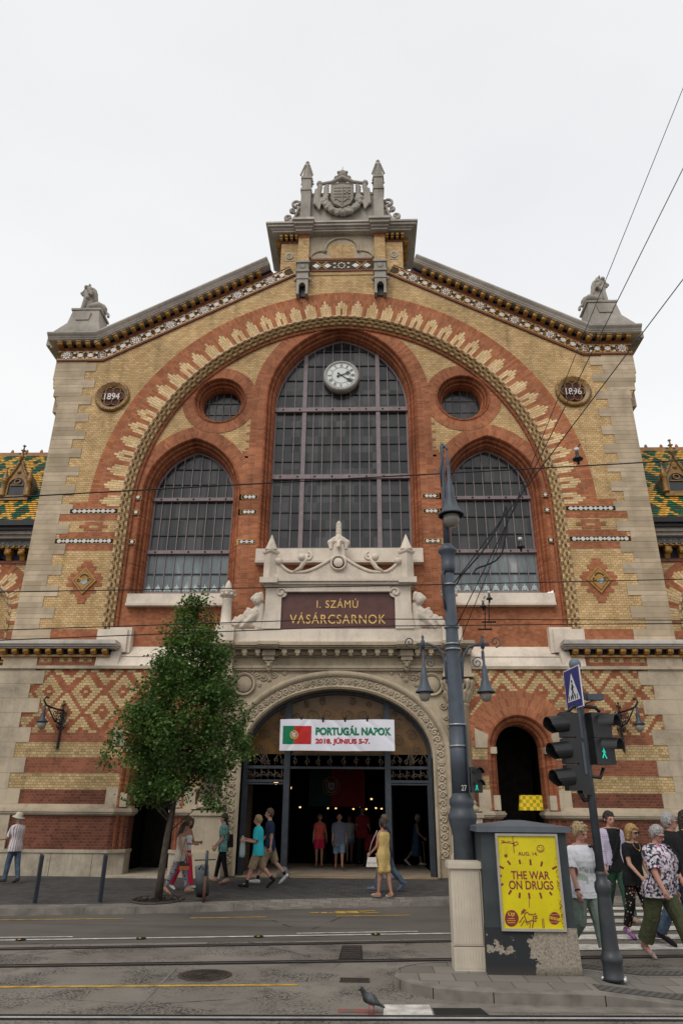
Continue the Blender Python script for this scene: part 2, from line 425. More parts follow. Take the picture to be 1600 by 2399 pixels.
    MT['cornice'] = stone('pale_cornice_stone', (.50, .455, .40), .5)
    MT['carved'] = stone('carved_limestone', (.42, .345, .245), .5, 1.6)
    MT['plinth'] = stone('plinth_limestone', (.40, .345, .265), .6, 2.2)
    g = G('quoin_stone', .85, .25); u, v = g.wall_uv(); row = g.m('FLOOR', g.m('DIVIDE', g.sub(v, 6.9), .36)); side = g.gt(u, -0.8)
    r1 = g.white(g.comb(row, side, g.m('FLOOR', g.m('DIVIDE', u, .55)))); r2 = g.white(g.comb(row, side, 1.0))
    c = g.ramp(g.add(g.mul(r1, .35), g.mul(r2, .65)), [(0, (.33, .26, .175)), (.5, (.47, .37, .255)), (1, (.60, .48, .345))])
    n1 = g.noise(1.6, 6); c = g.mix(g.mul(g.rng(n1, .42, .68), .6), c, (.23, .185, .13)); fz = g.m('FRACT', g.m('DIVIDE', g.sub(v, 6.9), .36))
    c = g.mix(g.mul(g.lt(fz, .05), .5), c, (.16, .13, .09)); g.bump(n1, .2, .02); MT['quoin'] = g.col(c)
    # glazed ceramics and metals
    MT['mustard'] = solid('mustard_glaze', (.33, .165, .024), .35, .5, var=.35, sc=9)
    MT['gold_ceramic'] = solid('gold_brown_ceramic', (.22, .115, .024), .45, .5, var=.45, sc=7)
    MT['navy'] = solid('navy_glaze', (.010, .011, .024), .6, .15, var=.3)
    MT['darkglaze'] = solid('dark_brown_glaze', (.062, .038, .011), .6, .15, var=.3)
    MT['whiteglaze'] = solid('white_glaze', (.56, .52, .50), .35, .5, var=.15, sc=8)
    MT['blackglaze'] = solid('black_tile', (.014, .012, .009), .6, .12, var=.2)
    MT['oxblood'] = solid('oxblood_terracotta', (.15, .045, .025), .6, .3, var=.3, sc=4)
    MT['bluecer'] = solid('blue_ceramic', (.22, .36, .44), .35, .5, var=.1)
    MT['frame'] = solid('mauve_window_paint', (.21, .165, .17), .6, .3, var=.15)
    MT['framedk'] = solid('dark_mauve_paint', (.115, .09, .088), .6, .3, var=.2)
    MT['iron'] = solid('dark_blue_grey_iron', (.030, .037, .046), .5, .4, var=.25, sc=5)
    MT['black'] = solid('black_iron', (.010, .010, .011), .5, .4, var=.2)
    MT['post'] = solid('grey_blue_post_paint', (.050, .062, .080), .5, .4, var=.28, sc=3.0)
    MT['gold'] = solid('gilded_letter', (.62, .40, .12), .35, .5, .5, var=.1)
    MT['plaque'] = solid('porphyry', (.085, .028, .022), .35, .4, var=.2, sc=5)
    MT['steel'] = solid('worn_rail_steel', (.50, .50, .51), .35, .5, .35, var=.2, sc=3)
    MT['cable'] = solid('black_cable', (.012, .012, .013), .6, .2, var=0)
    MT['porcelain'] = solid('porcelain', (.55, .53, .48), .3, .5, var=0)
    # glass
    g = G('dark_window_glass', .14, .5); p_ = g.sep(g.pos()); cl_ = g.comb(g.m('FLOOR', g.m('DIVIDE', p_[0], .33)), g.m('FLOOR', g.m('DIVIDE', p_[2], .66)), 1.0); rw = g.white(cl_); n = g.add(g.mul(g.noise(.7, 4), .6), g.mul(rw, .4)); g.col(g.ramp(n, [(.25, (.010, .011, .012)), (.5, (.024, .026, .027)), (.72, (.060, .062, .062))])); g.bump(g.add(g.mul(g.noise(1.1, 2), 1.0), g.mul(g.mul(rw, g.m('FRACT', g.m('DIVIDE', p_[0], .33))), .10)), .25, .05)  # per-pane tones paint the uneven reflections of tilted panes into the colour
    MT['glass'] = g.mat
    g = G('pale_lower_glass', .2, .7); n = g.noise(1.1, 3, g.scale(g.pos(), (2.5, 1, .7))); g.col(g.ramp(n, [(.35, (.075, .095, .1)), (.6, (.14, .175, .18)), (.72, (.30, .32, .31))]))
    MT['paleglass'] = g.mat
    g = G('etched_glass', .4, .5); g.col((.45, .52, .5)); MT['etched'] = g.mat
    g = G('amber_glass', .35, .4); n = g.noise(3, 3); g.col(g.ramp(n, [(.3, (.085, .040, .008)), (.7, (.16, .078, .016))])); MT['amber'] = g.mat
    g = G('lamp_glass', .2, .5); g.col((.26, .24, .21)); g.b.inputs['Alpha'].default_value = .8; MT['lampglass'] = g.mat
    # roof tiles (u across, v up the slope)
    g = G('glazed_roof_tiles', .5, .3); t = g.sep(g.uv()); bw, bh = .17, .155
    row = g.m('FLOOR', g.m('DIVIDE', t[1], bh)); sh = g.mul(g.m('FLOORED_MODULO', row, 2.0), .5); uu = g.add(g.m('DIVIDE', t[0], bw), sh); c = g.m('FLOOR', uu)
    zz = g.m('ABSOLUTE', g.sub(g.m('FLOORED_MODULO', row, 8.0), 4.0)); cc = g.sub(c, g.mul(g.m('FLOORED_MODULO', row, 2.0), .5))
    ph = g.m('FLOORED_MODULO', g.add(cc, g.mul(zz, .5)), 5.0); q = g.m('FLOORED_MODULO', g.sub(cc, g.mul(zz, .5)), 5.0)
    org = g.m('MAXIMUM', g.lt(ph, 1.25), g.lt(q, .8)); red = g.mul(g.lt(g.m('ABSOLUTE', g.sub(ph, 3.0)), .6), g.lt(zz, .5))
    rnd = g.white(g.comb(c, row, 1.0))
    gr_ = g.ramp(rnd, [(0, (.012, .085, .045)), (1, (.03, .17, .085))]); oc = g.ramp(rnd, [(0, (.66, .31, .03)), (1, (.84, .50, .10))])
    base = g.mix(org, gr_, oc); base = g.mix(red, base, (.16, .03, .03))
    fv = g.m('FRACT', g.m('DIVIDE', t[1], bh)); fu = g.m('ABSOLUTE', g.sub(g.m('FRACT', uu), .5))
    edge = g.m('MAXIMUM', g.lt(fv, .12), g.gt(g.add(fu, g.mul(g.lt(fv, .35), .12)), .47)); base = g.mix(g.mul(edge, .8), base, (.02, .02, .015))
    g.bump(g.sub(1.0, fv), .7, .03); MT['roof'] = g.col(base)
    MT['kerbdark'] = solid('stone_joint', (.13, .11, .085), .9, .2, var=.2)
    MT['slate'] = solid('lead_roofing', (.09, .10, .105), .5, .4, var=.25, sc=3)
materials()
# ================================================================ the market hall
XC, Y0 = -0.813, 21.3
hall = empty('market_hall', (XC, Y0, 0))
tag(hall, 'yellow and red brick market hall with a great arched gable and carved stone portal', 'building')
def arch_path(cx, hw, zs, e, zb, n=16, straight=4):
    R = hw+e; ap = math.acos(e/R)
    p = [(cx-hw, zb+(zs-zb)*i/straight) for i in range(straight)]
    p += [(cx+e-R*math.cos(ap*i/n), zs+R*math.sin(ap*i/n)) for i in range(n+1)]
    q = [(2*cx-x, z) for x, z in p[:-1]][::-1]
    return p+q
def circle(cx, cz, r, n=40): return [(cx-r*math.cos(2*PI*i/n), cz+r*math.sin(2*PI*i/n)) for i in range(n)]
A_HW, A_ZS, A_E = 7.44, 11.4, .4
# ---- front wall of the gable with the notch of the great arch
ap = arch_path(0, A_HW, A_ZS, A_E, 5.9, 28)
outl = [(-10.25, 5.9)]+ap+[(10.25, 5.9), (10.25, 15.3), (10.6, 16.3), (10.6, 17.6), (9.0, 17.6), (2.4, 21.4), (2.4, 22.0), (-2.4, 22.0), (-2.4, 21.4), (-9.0, 17.6), (-10.6, 17.6), (-10.6, 16.3), (-10.25, 15.3)]
plate('gable_wall', [outl], 0, .32, MT['yellow'], hall)
b = MB()
for s in (-1, 1):
    x0, x1 = sorted((s*9.6, s*10.24)); b.box(x0, x1, .33, 9, 0, 15.3)
    x0, x1 = sorted((s*9.6, s*10.59)); b.box(x0, x1, .33, 9, 15.3, 17.6)
b.build('side_wall', MT['quoin'], hall)
b = MB()
for s in (-1, 1):
    v = [(s*10.9, .5, 18.0), (s*10.9, 9, 18.0), (s*9.0, 9, 18.0), (s*9.0, .5, 18.0), (0, .5, 22.6), (0, 9, 22.6)]
    b.add(v, [(0, 1, 2, 3), (3, 2, 5, 4)], 0)
b.build('main_roof', MT['slate'], hall)
# great arch ring, chequered moulding
b = MB(); b.sweep(arch_path(0, A_HW, A_ZS, A_E, 11.28, 60, 1), [(0, .05), (0, -.012), (.36, -.012), (.765, -.012), (1.12, -.012), (1.12, .0)])
for i in range(len(b.uv)):   # v measured from the inner edge of the ring
    b.uv[i] = [(u, w-.062) for u, w in b.uv[i]]
b.build('great_arch_ring', MT['great'], hall)
MP = [(.0, .0), (.02, -.03), (-.03, -.045), (-.07, -.01), (-.08, .05), (-.13, .03), (-.17, .06), (-.18, .13), (-.23, .11), (-.27, .14), (-.28, .22), (-.30, .30)]
b = MB(); b.sweep(arch_path(0, A_HW, A_ZS, A_E, 7.08, 60, 10), MP); b.build('chequered_arch_moulding', MT['chequer'], hall)
b = MB(); b.sweep(arch_path(0, A_HW-.31, A_ZS, A_E, 6.62, 60, 10), [(.02, .30), (.01, .22), (-.04, .2), (-.08, .22), (-.09, .285)]); b.build('inner_arch_roll', MT['redmould'], hall)
# ---- recessed wall with its windows
SX, SHW, SZS, SE = 5.165, 1.425, 12.0, .52
MHW, MZS, MEE = 2.45, 15.7, .67
CXX, CZ = 4.42, 15.72
loops = [arch_path(0, A_HW-.28, A_ZS, A_E, 6.6, 28), arch_path(0, MHW+.3, MZS, MEE, 9.4, 20)]
for s in (-1, 1): loops += [arch_path(s*SX, SHW+.3, SZS, SE, 7.99, 18), circle(s*CXX, CZ, .98)]
plate('recessed_wall', loops, .30, .12, MT['yellow'], hall)
b = MB(); b.sweep(arch_path(0, MHW+.3, MZS, MEE, 6.63, 26, 8), [(0, .30), (0, .284), (.49, .284), (.49, .30)])
b.build('main_window_voussoirs', MT['vous'], hall)
for s in (-1, 1):
    b = MB(); b.sweep(arch_path(s*SX, SHW+.3, SZS, SE, 11.0, 22, 2), [(0, .30), (0, .288), (.43, .288), (.43, .30)])
    b.build('side_window_voussoirs', MT['vous'], hall)
    b = MB(); b.sweep(circle(s*CXX, CZ, .98), [(0, .30), (0, .280), (.40, .280), (.40, .30)], closed=True)
    b.build('round_window_voussoirs', MT['vous'], hall)
b = MB()
for s in (-1, 1):
    def bx(xa, xb, za, zb): x0, x1 = sorted((s*xa, s*xb)); b.box(x0, x1, .294, .31, za, zb)
    bx(3.2, 3.45, 6.62, 13.6); bx(6.87, 7.17, 6.62, 12.2); bx(3.45, 6.87, 6.62, 7.98)
    for k in range(14):
        z = 13.0+k*.16
        if k % 2 == 0: bx(3.2, 3.36, z, z+.08)
b.box(-2.8, 2.8, .294, .31, 6.62, 9.39)
b.build('red_brick_facing', MT['red'], hall)
b = MB()
for s in (-1, 1):
    for z in (11.8, 11.24, 10.16):
        for xa, xb in ((2.76, 3.44),):
            x0, x1 = sorted((s*xa, s*xb)); b = MB(); b.box(x0, x1, .288, .30, z-.11, z+.11); b.build('yellow_brick_band', MT['yellow'], hall)
WP = [(0, .285), (-.01, .25), (-.06, .24), (-.09, .30), (-.10, .40), (-.14, .38), (-.18, .42), (-.19, .55), (-.23, .53), (-.27, .57), (-.28, .70), (-.30, .72), (-.30, .97)]
b = MB(); b.sweep(arch_path(0, MHW+.3, MZS, MEE, 9.87, 30, 8), WP); b.build('main_window_moulding', MT['redmould'], hall)
for s in (-1, 1):
    b = MB(); b.sweep(arch_path(s*SX, SHW+.3, SZS, SE, 8.44, 22, 6), WP); b.build('side_window_moulding', MT['redmould'], hall)
    b = MB(); b.sweep(circle(s*CXX, CZ, .98), [(o*.9, y) for o, y in WP], closed=True); b.build('round_window_moulding', MT['redmould'], hall)
# ---- windows
def grid(b, path, xs, zs, y, w, m=0, d=.05):
    """thin bars clipped to an arched outline"""
    def zmax(x):
        best = None
        for (x0, z0), (x1, z1) in zip(path, path[1:]):
            if (x0-x)*(x1-x) <= 0 and abs(x1-x0) > 1e-6:
                z = z0+(z1-z0)*(x-x0)/(x1-x0); best = z if best is None else max(best, z)
        return best
    def xr(z):
        c = [x0+(x1-x0)*(z-z0)/(z1-z0) for (x0, z0), (x1, z1) in zip(path, path[1:]) if (z0-z)*(z1-z) <= 0 and abs(z1-z0) > 1e-6]
        return (min(c), max(c)) if c else None
    zb = path[0][1]
    for x in xs:
        z = zmax(x)
        if z: b.box(x-w/2, x+w/2, y-d, y, zb, z, m)
    for z in zs:
        r = xr(z)
        if r: b.box(r[0], r[1], y-d*.8, y+.001, z-w/2, z+w/2, m)
def window(path, xs, zs, mull, trans, ww, tw, name):
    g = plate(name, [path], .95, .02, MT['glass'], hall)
    b = MB(); grid(b, path, xs, [], .948, .028, 0); b.build('glazing_bar', MT['frame'], g)
    b = MB(); grid(b, path, [], zs, .945, .04, 0); b.build('glazing_bar', MT['black'], g)
    b = MB(); grid(b, path, mull, [], .935, ww, 0, .10)
    for z in trans:
        r0, r1 = path[0][0], path[-1][0]; b.box(r0, r1, .80, .93, z-tw/2, z+tw/2, 0)
        n = max(5, int((r1-r0)/.6))
        for i in range(n):
            x = r0+(r1-r0)*(i+.5)/n; b.ball((x, .80, z), .035, 1, 8)
    b.sweep(path, [(0, .90), (-.06, .90), (-.06, .95)], 0)
    b.box(path[0][0], path[-1][0], .84, .94, path[0][1], path[0][1]+.10, 0)
    b.build('window_frame', [MT['frame'], MT['black']], g)
    return g
mp = arch_path(0, MHW, MZS, MEE, 10.05, 26, 2)
gm = window(mp, [-2.1, -1.73]+[-1.02+.34*i for i in range(7)]+[1.73, 2.1], [10.85, 11.5, 12.15, 13.5, 14.2, 14.9, 16.3, 16.95, 17.6, 18.25], [-1.36, 1.36], [15.6, 12.83], .15, .17, 'main_window')
sp_ = arch_path(0, SHW, SZS, SE, 8.5, 18, 2)
for s in (-1, 1):
    sp2 = [(x+s*SX, z) for x, z in sp_]
    xs = [s*SX-SHW+2*SHW*i/9 for i in range(1, 9)]
    gs_ = window(sp2, xs, [9.24, 10.65, 11.3, 12.6, 13.2], [], [11.97, 10.0], .1, .12, 'side_window')
    b = MB(); b.box(s*SX-SHW+.03, s*SX+SHW-.03, .942, .949, 8.55, 9.95); b.build('lower_glass', MT['paleglass'], gs_)
    for i in range(9):
        b = MB(); x = s*SX-SHW+2*SHW*(i+.5)/9; z = 8.72
        for dx, dz, r in ((0, 0, .05), (-.06, .0, .035), (.06, 0, .035), (0, .08, .035), (-.05, .06, .025), (.05, .06, .025), (0, .14, .02), (-.09, -.05, .025), (.09, -.05, .025)):
            b.prism([(x+dx+r*math.cos(q), z+dz+r*math.sin(q)) for q in (0, 1.05, 2.1, 3.14, 4.19, 5.24)], .938, .9415)
        b.build('etched_ornament', MT['etched'], gs_)
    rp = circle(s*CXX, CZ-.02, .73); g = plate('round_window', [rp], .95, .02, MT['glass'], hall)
    b = MB(); rp2 = rp[len(rp)*3//4:]+rp[:len(rp)*3//4+1]
    for k in range(-2, 3):
        q = math.sqrt(.73**2-(k*.27)**2); b.box(s*CXX+k*.27-.012, s*CXX+k*.27+.012, .91, .948, CZ-q, CZ+q)
    for k in (-1, 1):
        q = math.sqrt(.73**2-(.24)**2); b.box(s*CXX-q, s*CXX+q, .915, .949, CZ+k*.24-.012, CZ+k*.24+.012)
    b.build('glazing_bar', MT['framedk'], g)
    # sill
    b = MB(); x0, x1 = sorted((s*3.5, s*6.84))
    b.hexa([(x0, .10, 8.0), (x1, .10, 8.0), (x1, .95, 8.0), (x0, .95, 8.0), (x0, .16, 8.34), (x1, .16, 8.34), (x1, .95, 8.52), (x0, .95, 8.52)])
    b.box(x0, x1, .06, .3, 7.92, 8.0); b.build('window_sill', MT['white'], hall)
b = MB(); b.hexa([(-2.74, .06, 9.42), (2.74, .06, 9.42), (2.74, .95, 9.42), (-2.74, .95, 9.42), (-2.74, .12, 9.86), (2.74, .12, 9.86), (2.74, .95, 10.06), (-2.74, .95, 10.06)])
b.box(-2.74, 2.74, .02, .3, 9.34, 9.42); b.build('window_sill', MT['white'], hall)
# clock hung in front of the main window
ck = empty('clock', (XC, Y0+.62, 16.95)); tag(ck, 'round white clock with Roman numerals hung in front of the tall central window', 'clock')
b = MB(); b.lathe([(.60, .30), (.66, .26), (.67, .0), (.62, -.05), (.58, -.05), (.56, -.01)], n=48, axis='y', m=0)
b.build('clock_case', solid('clock_case_paint', (.33, .31, .28), .5, .4), ck)
b = MB(); b.lathe([(.0, -.02), (.57, -.02)], n=48, axis='y'); cf = b.build('clock_face', solid('clock_face', (.62, .64, .61), .5, .3, var=.05), ck)
b = MB(); INK = solid('clock_black', (.03, .03, .032), .5, .3, var=0)
b.sweep(circle(0, 0, .34, 48), [(0, -.034), (.012, -.034)], closed=True); b.sweep(circle(0, 0, .535, 48), [(0, -.034), (.012, -.034)], closed=True)
b.build('minute_ring', INK, cf)
for i, nm in enumerate(['XII', 'I', 'II', 'III', 'IIII', 'V', 'VI', 'VII', 'VIII', 'IX', 'X', 'XI']):
    a = PI/2-i*PI/6; me = text_mesh(nm, {1: .03, 2: .07, 3: .10, 4: .13}[len(nm)], .13, .004, .0); me.materials.append(INK)
    o = link('numeral', me, cf, (.44*math.cos(a), -.036, .44*math.sin(a))); o.rotation_euler = (0, -(a-PI/2), 0)
def hand(ang, L, w):
    b = MB(); d = Vector((math.cos(ang), 0, math.sin(ang))); n = Vector((-d.z, 0, d.x))
    b.bar(-d*.14, d*L, w, .012, 0); q = d*(L*.72)
    b.add([q+n*w*2.2+Vector((0, -.012, 0)), q-n*w*2.2+Vector((0, -.012, 0)), d*(L*1.06)+Vector((0, -.012, 0)), d*(L*.5)+Vector((0, -.012, 0))], [(0, 3, 1, 2)])
    b.ball(-d*.14, w*1.2, 0, 8); b.build('clock_hand', INK, ck, (0, -.05, 0))
hand(math.radians(90-68), .34, .035); hand(math.radians(90-127), .47, .028)
# ---- majolica strips, diamonds, red bands on the piers
def strip(x0, x1, zc, h, y, n, big, parent=hall):
    b = MB(); b.box(x0, x1, y-.02, y+.01, zc-h/2, zc+h/2, 0); b.box(x0+.025, x1-.025, y-.024, y, zc-h/2+.025, zc+h/2-.025, 1)
    w = (x1-x0-.05)/n; r = h*.33
    for i in range(n):
        x = x0+.025+w*(i+.5); q = [(x+r*k*math.cos(a), zc+r*math.sin(a)) for a, k in zip([j*PI/6 for j in range(12)], ([1.0]*12 if big else [1.35, 1, .9, 1, .9, 1, 1.35, 1, .9, 1, .9, 1]))]
        b.prism(q, y-.032, y-.01, 2)
        if i < n-1:
            x += w/2; d = min(w/2-r*.9, .09); b.prism([(x-d, zc), (x, zc-d*.8), (x+d, zc), (x, zc+d*.8)], y-.03, y-.01, 2)
    return b.build('majolica_strip', [MT['mustard'], MT['blackglaze'], MT['whiteglaze']], parent)
BWX, BHZ = .125, .075
for s in (-1, 1):
    def span(a, c): return sorted((s*a, s*c))
    x0, x1 = span(7.47, 9.14); strip(x0, x1, 11.18, .21, 0, 5, False)
    x0, x1 = span(7.47, 9.47); strip(x0, x1, 10.10, .21, 0, 7, True)
    for z, n, big in ((11.8, 2, False), (11.24, 2, False), (10.16, 3, True)):
        x0, x1 = span(2.80, 3.38); strip(x0, x1, z, .17, .284, n, big)
        x0, x1 = span(6.82, 7.07); strip(x0, x1, z, .17, .245, 1, big)
    b = MB()
    for z0, z1, xo in ((11.30, 11.52, 9.2), (10.85, 11.06, 9.55), (10.22, 10.43, 9.35), (9.78, 9.98, 9.6), (6.72, 7.12, 9.05)):
        x0, x1 = span(7.45, xo); b.box(x0, x1, -.010, .01, z0, z1); b.build('red_brick_band', MT['red'], hall); b = MB()
    def cell(xc_, zc_, rows):
        for j, (w0, w1) in enumerate(rows):
            z = zc_+(len(rows)/2-j-1)*BHZ*1.5
            for lo, hi in ((-w1, -w0), (w0, w1)):
                if hi-lo > .01: b.box(s*8.24+lo if True else 0, s*8.24+hi, -.012-.0005*j, .01, z, z+BHZ*1.5)
    cell(0, 10.63, [(0, .30), (.16, .48), (0, .30)]); b.build('brick_frame_pattern', MT['red'], hall); b = MB()
    dx = [(0, .14), (0, .2), (0, .32), (.0, .26), (0, .5), (0, .58), (0, .52), (0, .58), (0, .34), (0, .42), (0, .24), (0, .16), (0, .12)]
    cell(0, 8.70, dx)
    b.build('brick_diamond_pattern', MT['red'], hall)
    b = MB(); c = (s*8.24, 8.72)
    b.prism([(c[0]-.40, c[1]), (c[0], c[1]-.46), (c[0]+.40, c[1]), (c[0], c[1]+.46)], -.07, .0, 0)
    b.prism([(c[0]-.33, c[1]), (c[0], c[1]-.38), (c[0]+.33, c[1]), (c[0], c[1]+.38)], -.076, -.06, 3)
    b.prism([(c[0]-.30, c[1]), (c[0], c[1]-.345), (c[0]+.30, c[1]), (c[0], c[1]+.345)], -.082, -.06, 0)
    b.ribbon([(c[0]+.14*math.cos(a), c[1]+.06+.13*math.sin(a)) for a in np.linspace(.3, 2.8, 9)], .045, -.09, 1)
    b.prism([(c[0]-.13, c[1]-.02), (c[0]+.02, c[1]-.16), (c[0]+.13, c[1]-.08), (c[0]+.10, c[1]+.03), (c[0]-.02, c[1]-.06)], -.095, -.08, 2)
    for q in (-1, 1): b.ribbon(spiral((c[0]+q*.17, c[1]), .07, 1, 0, q, 12), .03, -.092, 1)
    b.build('majolica_diamond', [MT['mustard'], MT['darkglaze'], MT['bluecer'], MT['oxblood']], hall)
    # year roundel
    b = MB(); rx, rz = s*8.29, 15.72+(.0 if s < 0 else 0)
    b.lathe([(.62, .02), (.64, -.06), (.60, -.12), (.54, -.12), (.50, -.06), (.46, -.07), (.43, -.015)], (rx, 0, rz), 40, 0, 'y')
    b.lathe([(0, -.02), (.5, -.02)], (rx, 0, rz), 32, 1, 'y')
    for i in range(6):
        a = PI/2+i*PI/3+PI/6; cx, cz = rx+.27*math.cos(a), rz+.27*math.sin(a)
        b.lathe([(0, -.028), (.125, -.028)], (cx, 0, cz), 16, 2, 'y'); b.lathe([(.125, -.02), (.135, -.06), (.155, -.06), (.16, -.02)], (cx, 0, cz), 18, 0, 'y')
    b.lathe([(0, -.031), (.2, -.031)], (rx, 0, rz), 20, 2, 'y')
    for i in range(16):
        a = i*PI/8; b.ball((rx+.57*math.cos(a), -.115, rz+.57*math.sin(a)), .022, 3, 6)
    ro = b.build('year_roundel', [MT['gold_ceramic'], MT['blackglaze'], solid('dark_oxblood', (.06, .014, .012), .6, .2, var=.3), MT['blackglaze']], hall)
    text('year_numeral', '1894' if s < 0 else '1896', .56, .27, (rx, -.075, rz-.02), MT['whiteglaze'], ro, .012, .01)
# ---- quoins
for s in (-1, 1):
    b = MB(); k = 0; z = 7.12
    while z < 17.2:
        w = 1.18 if k % 2 else .78
        out = 10.27 if z < 15.3 else (10.27+.36*min(1, (z-15.3)/1.0))
        if 15.7 < z < 16.0 or 16.5 < z < 16.8: out += .06
        x0, x1 = sorted((s*(10.25-w+(random.random()-.5)*.05), s*out)); b.box(x0, x1, -.022, .4, z+.004, z+.356); z += .36; k += 1
    x0, x1 = sorted((s*9.05, s*10.28)); b.box(x0, x1, -.022, .4, 6.6, 7.12)
    b.build('quoins', MT['quoin'], hall)
# ---- raking cornice with majolica frieze and brackets
def rake(s):
    base = [(-10.62, 17.27), (-8.85, 17.27), (-1.80, 21.20)]
    if s > 0: base = [(-x, z) for x, z in base][::-1]
    b = MB(); b.sweep(base, [(0, .0), (0, -.06), (.05, -.07), (.07, -.035), (.46, -.035), (.47, -.07), (.50, -.07), (.50, 0)], 0)
    for k in range(len(b.f)):
        b.m[k] = (2, 2, 2, 1, 2, 2, 2)[k % 7]
    b.sweep(base, [(.075, -.03), (.075, -.055), (.12, -.055), (.12, -.03)], 0); b.sweep(base, [(.415, -.03), (.415, -.055), (.46, -.055), (.46, -.03)], 0)
    # ornaments
    L = [0]
    for p, q in zip(base, base[1:]): L.append(L[-1]+math.dist(p, q))
    def at(sv, t):
        for i in range(len(base)-1):
            if sv <= L[i+1] or i == len(base)-2:
                p, q = Vector(base[i]), Vector(base[i+1]); d = (q-p).normalized(); n = Vector((-d.y, d.x)); r = p+d*(sv-L[i])+n*t; return (r.x, r.y)
    def shape(pts, y0, m): b.prism([at(a, t) for a, t in pts], y0, -.03, m)
    corner = L[1] if s < 0 else L[1]
    per = 1.42; tm = .265; k0 = -int(L[1]/per)-1
    def inb(a, w): return a-w > .02 and a+w < L[-1]-.02
    for k in range(-9, 10):
        o = corner+k*per
        if inb(o, .2):
            for j in range(8):
                a = j*PI/4; shape([(o+.12*math.cos(a)+.045*math.cos(q), tm+.12*math.sin(a)+.045*math.sin(q)) for q in (0, 1.26, 2.5, 3.77, 5.03)], -.065, 3)
            shape([(o+.07*math.cos(q), tm+.07*math.sin(q)) for q in np.linspace(0, 2*PI, 9)[:-1]], -.078, 3)
            shape([(o+.04*math.cos(q), tm+.04*math.sin(q)) for q in np.linspace(0, 2*PI, 9)[:-1]], -.09, 0)
        if inb(o, .25):
            for j in range(12):
                a, a2 = j*PI/6, (j+1)*PI/6; shape([(o+.185*math.cos(a), tm+.165*math.sin(a)), (o+.225*math.cos(a), tm+.175*math.sin(a)), (o+.225*math.cos(a2), tm+.175*math.sin(a2)), (o+.185*math.cos(a2), tm+.165*math.sin(a2))], -.056, 0)
        for dx in (-.27, .27):
            for t in (tm-.1, tm+.1):
                if inb(o+dx, .1):
                    shape([(o+dx+.085*math.cos(q), t+.042*math.sin(q)) for q in np.linspace(0, 2*PI, 8)[:-1]], -.06, 3)
                    shape([(o+dx*.82+.03*math.cos(q), t+.03*math.sin(q)) for q in np.linspace(0, 2*PI, 7)[:-1]], -.068, 4)
        for dx in (.52, .90):
            if inb(o+dx, .16): shape([(o+dx-.125, tm), (o+dx, tm-.10), (o+dx+.125, tm), (o+dx, tm+.10)], -.062, 3)
        for a0, a1 in ((.33, .71), (.71, 1.09)):
            if inb(o+a0, .02) and inb(o+a1, .02):
                for t0, t1 in ((tm-.19, tm+.19), (tm+.19, tm-.19)):
                    P, Q = Vector((o+a0, t0)), Vector((o+a1, t1)); n = (Q-P).normalized(); n = Vector((-n.y, n.x))*.036
                    shape([tuple(P-n), tuple(Q-n), tuple(Q+n), tuple(P+n)], -.058, 0)
    b.build('majolica_frieze', [MT['mustard'], MT['darkglaze'], MT['oxblood'], MT['whiteglaze'], MT['blackglaze']], hall)
    cut = [base[0], base[1], (-2.42, 20.855)] if s < 0 else [(2.42, 20.855), base[1], base[2]]
    b = MB(); b.sweep(cut, [(.50, .1), (.50, -.05), (.56, -.08), (.58, -.08), (.58, -.04), (.76, -.04)], 0)
    for k in range(len(b.f)): b.m[k] = (0, 0, 0, 0, 1)[k % 5]
    b.build('bracket_band', [MT['oxblood'], MT['navy']], hall)
    top = [(-10.62-.32, base[0][1]), base[1], base[2]] if s < 0 else [base[0], base[1], (10.62+.32, base[2][1])]
    if s < 0: top[2] = (-2.42, 20.855)
    else: top[0] = (2.42, 20.855)
    b = MB(); b.sweep(top, [(.74, .3), (.74, -.33), (.77, -.38), (.80, -.38), (.82, -.41), (.86, -.43), (.92, -.50), (.96, -.53), (1.0, -.53), (1.02, -.48), (1.04, .4)])
    # end caps
    n = len(top); kk = 11
    b.add(b.v[:kk], [tuple(range(kk))]); b.add(b.v[(n-1)*kk:n*kk], [tuple(range(kk))])
    b.build('raking_cornice', MT['cornice'], hall)
    # brackets
    bm = MB(); bm.prism([(-.085, .565), (.085, .565), (.085, .745), (-.085, .745)], -.20, -.03); bm.prism([(-.095, .70), (.095, .70), (.095, .742), (-.095, .742)], -.33, -.03)
    bm.lathe([(.085, -.09), (.085, .09)], (0, -.22, .66), 10, 0, 'x'); me = bm.mesh('bracket', MT['mustard'])
    sv = .12 if s < 0 else L[-1]-.12; stp = .352*(1 if s < 0 else -1)
    while 0 < sv < L[-1]:
        p = at(sv, 0); i = 0 if sv < L[1] else 1; d = Vector(base[i+1])-Vector(base[i]); ang = math.atan2(d.y, d.x)
        if abs(p[0]) > 2.75:
            o = link('bracket', me, hall, (p[0], 0, p[1])); o.rotation_euler = (0, -ang, 0)
        sv += stp
    # return of the cornice along the side wall
    b = MB(); x0, x1 = sorted((s*10.6, s*11.17)); b.box(x0, x1, .0, 8.9, 18.05, 18.34); x0, x1 = sorted((s*10.6, s*11.0)); b.box(x0, x1, .0, 8.9, 17.95, 18.05)
    b.build('side_cornice', MT['grey'], hall)
rake(-1); rake(1)
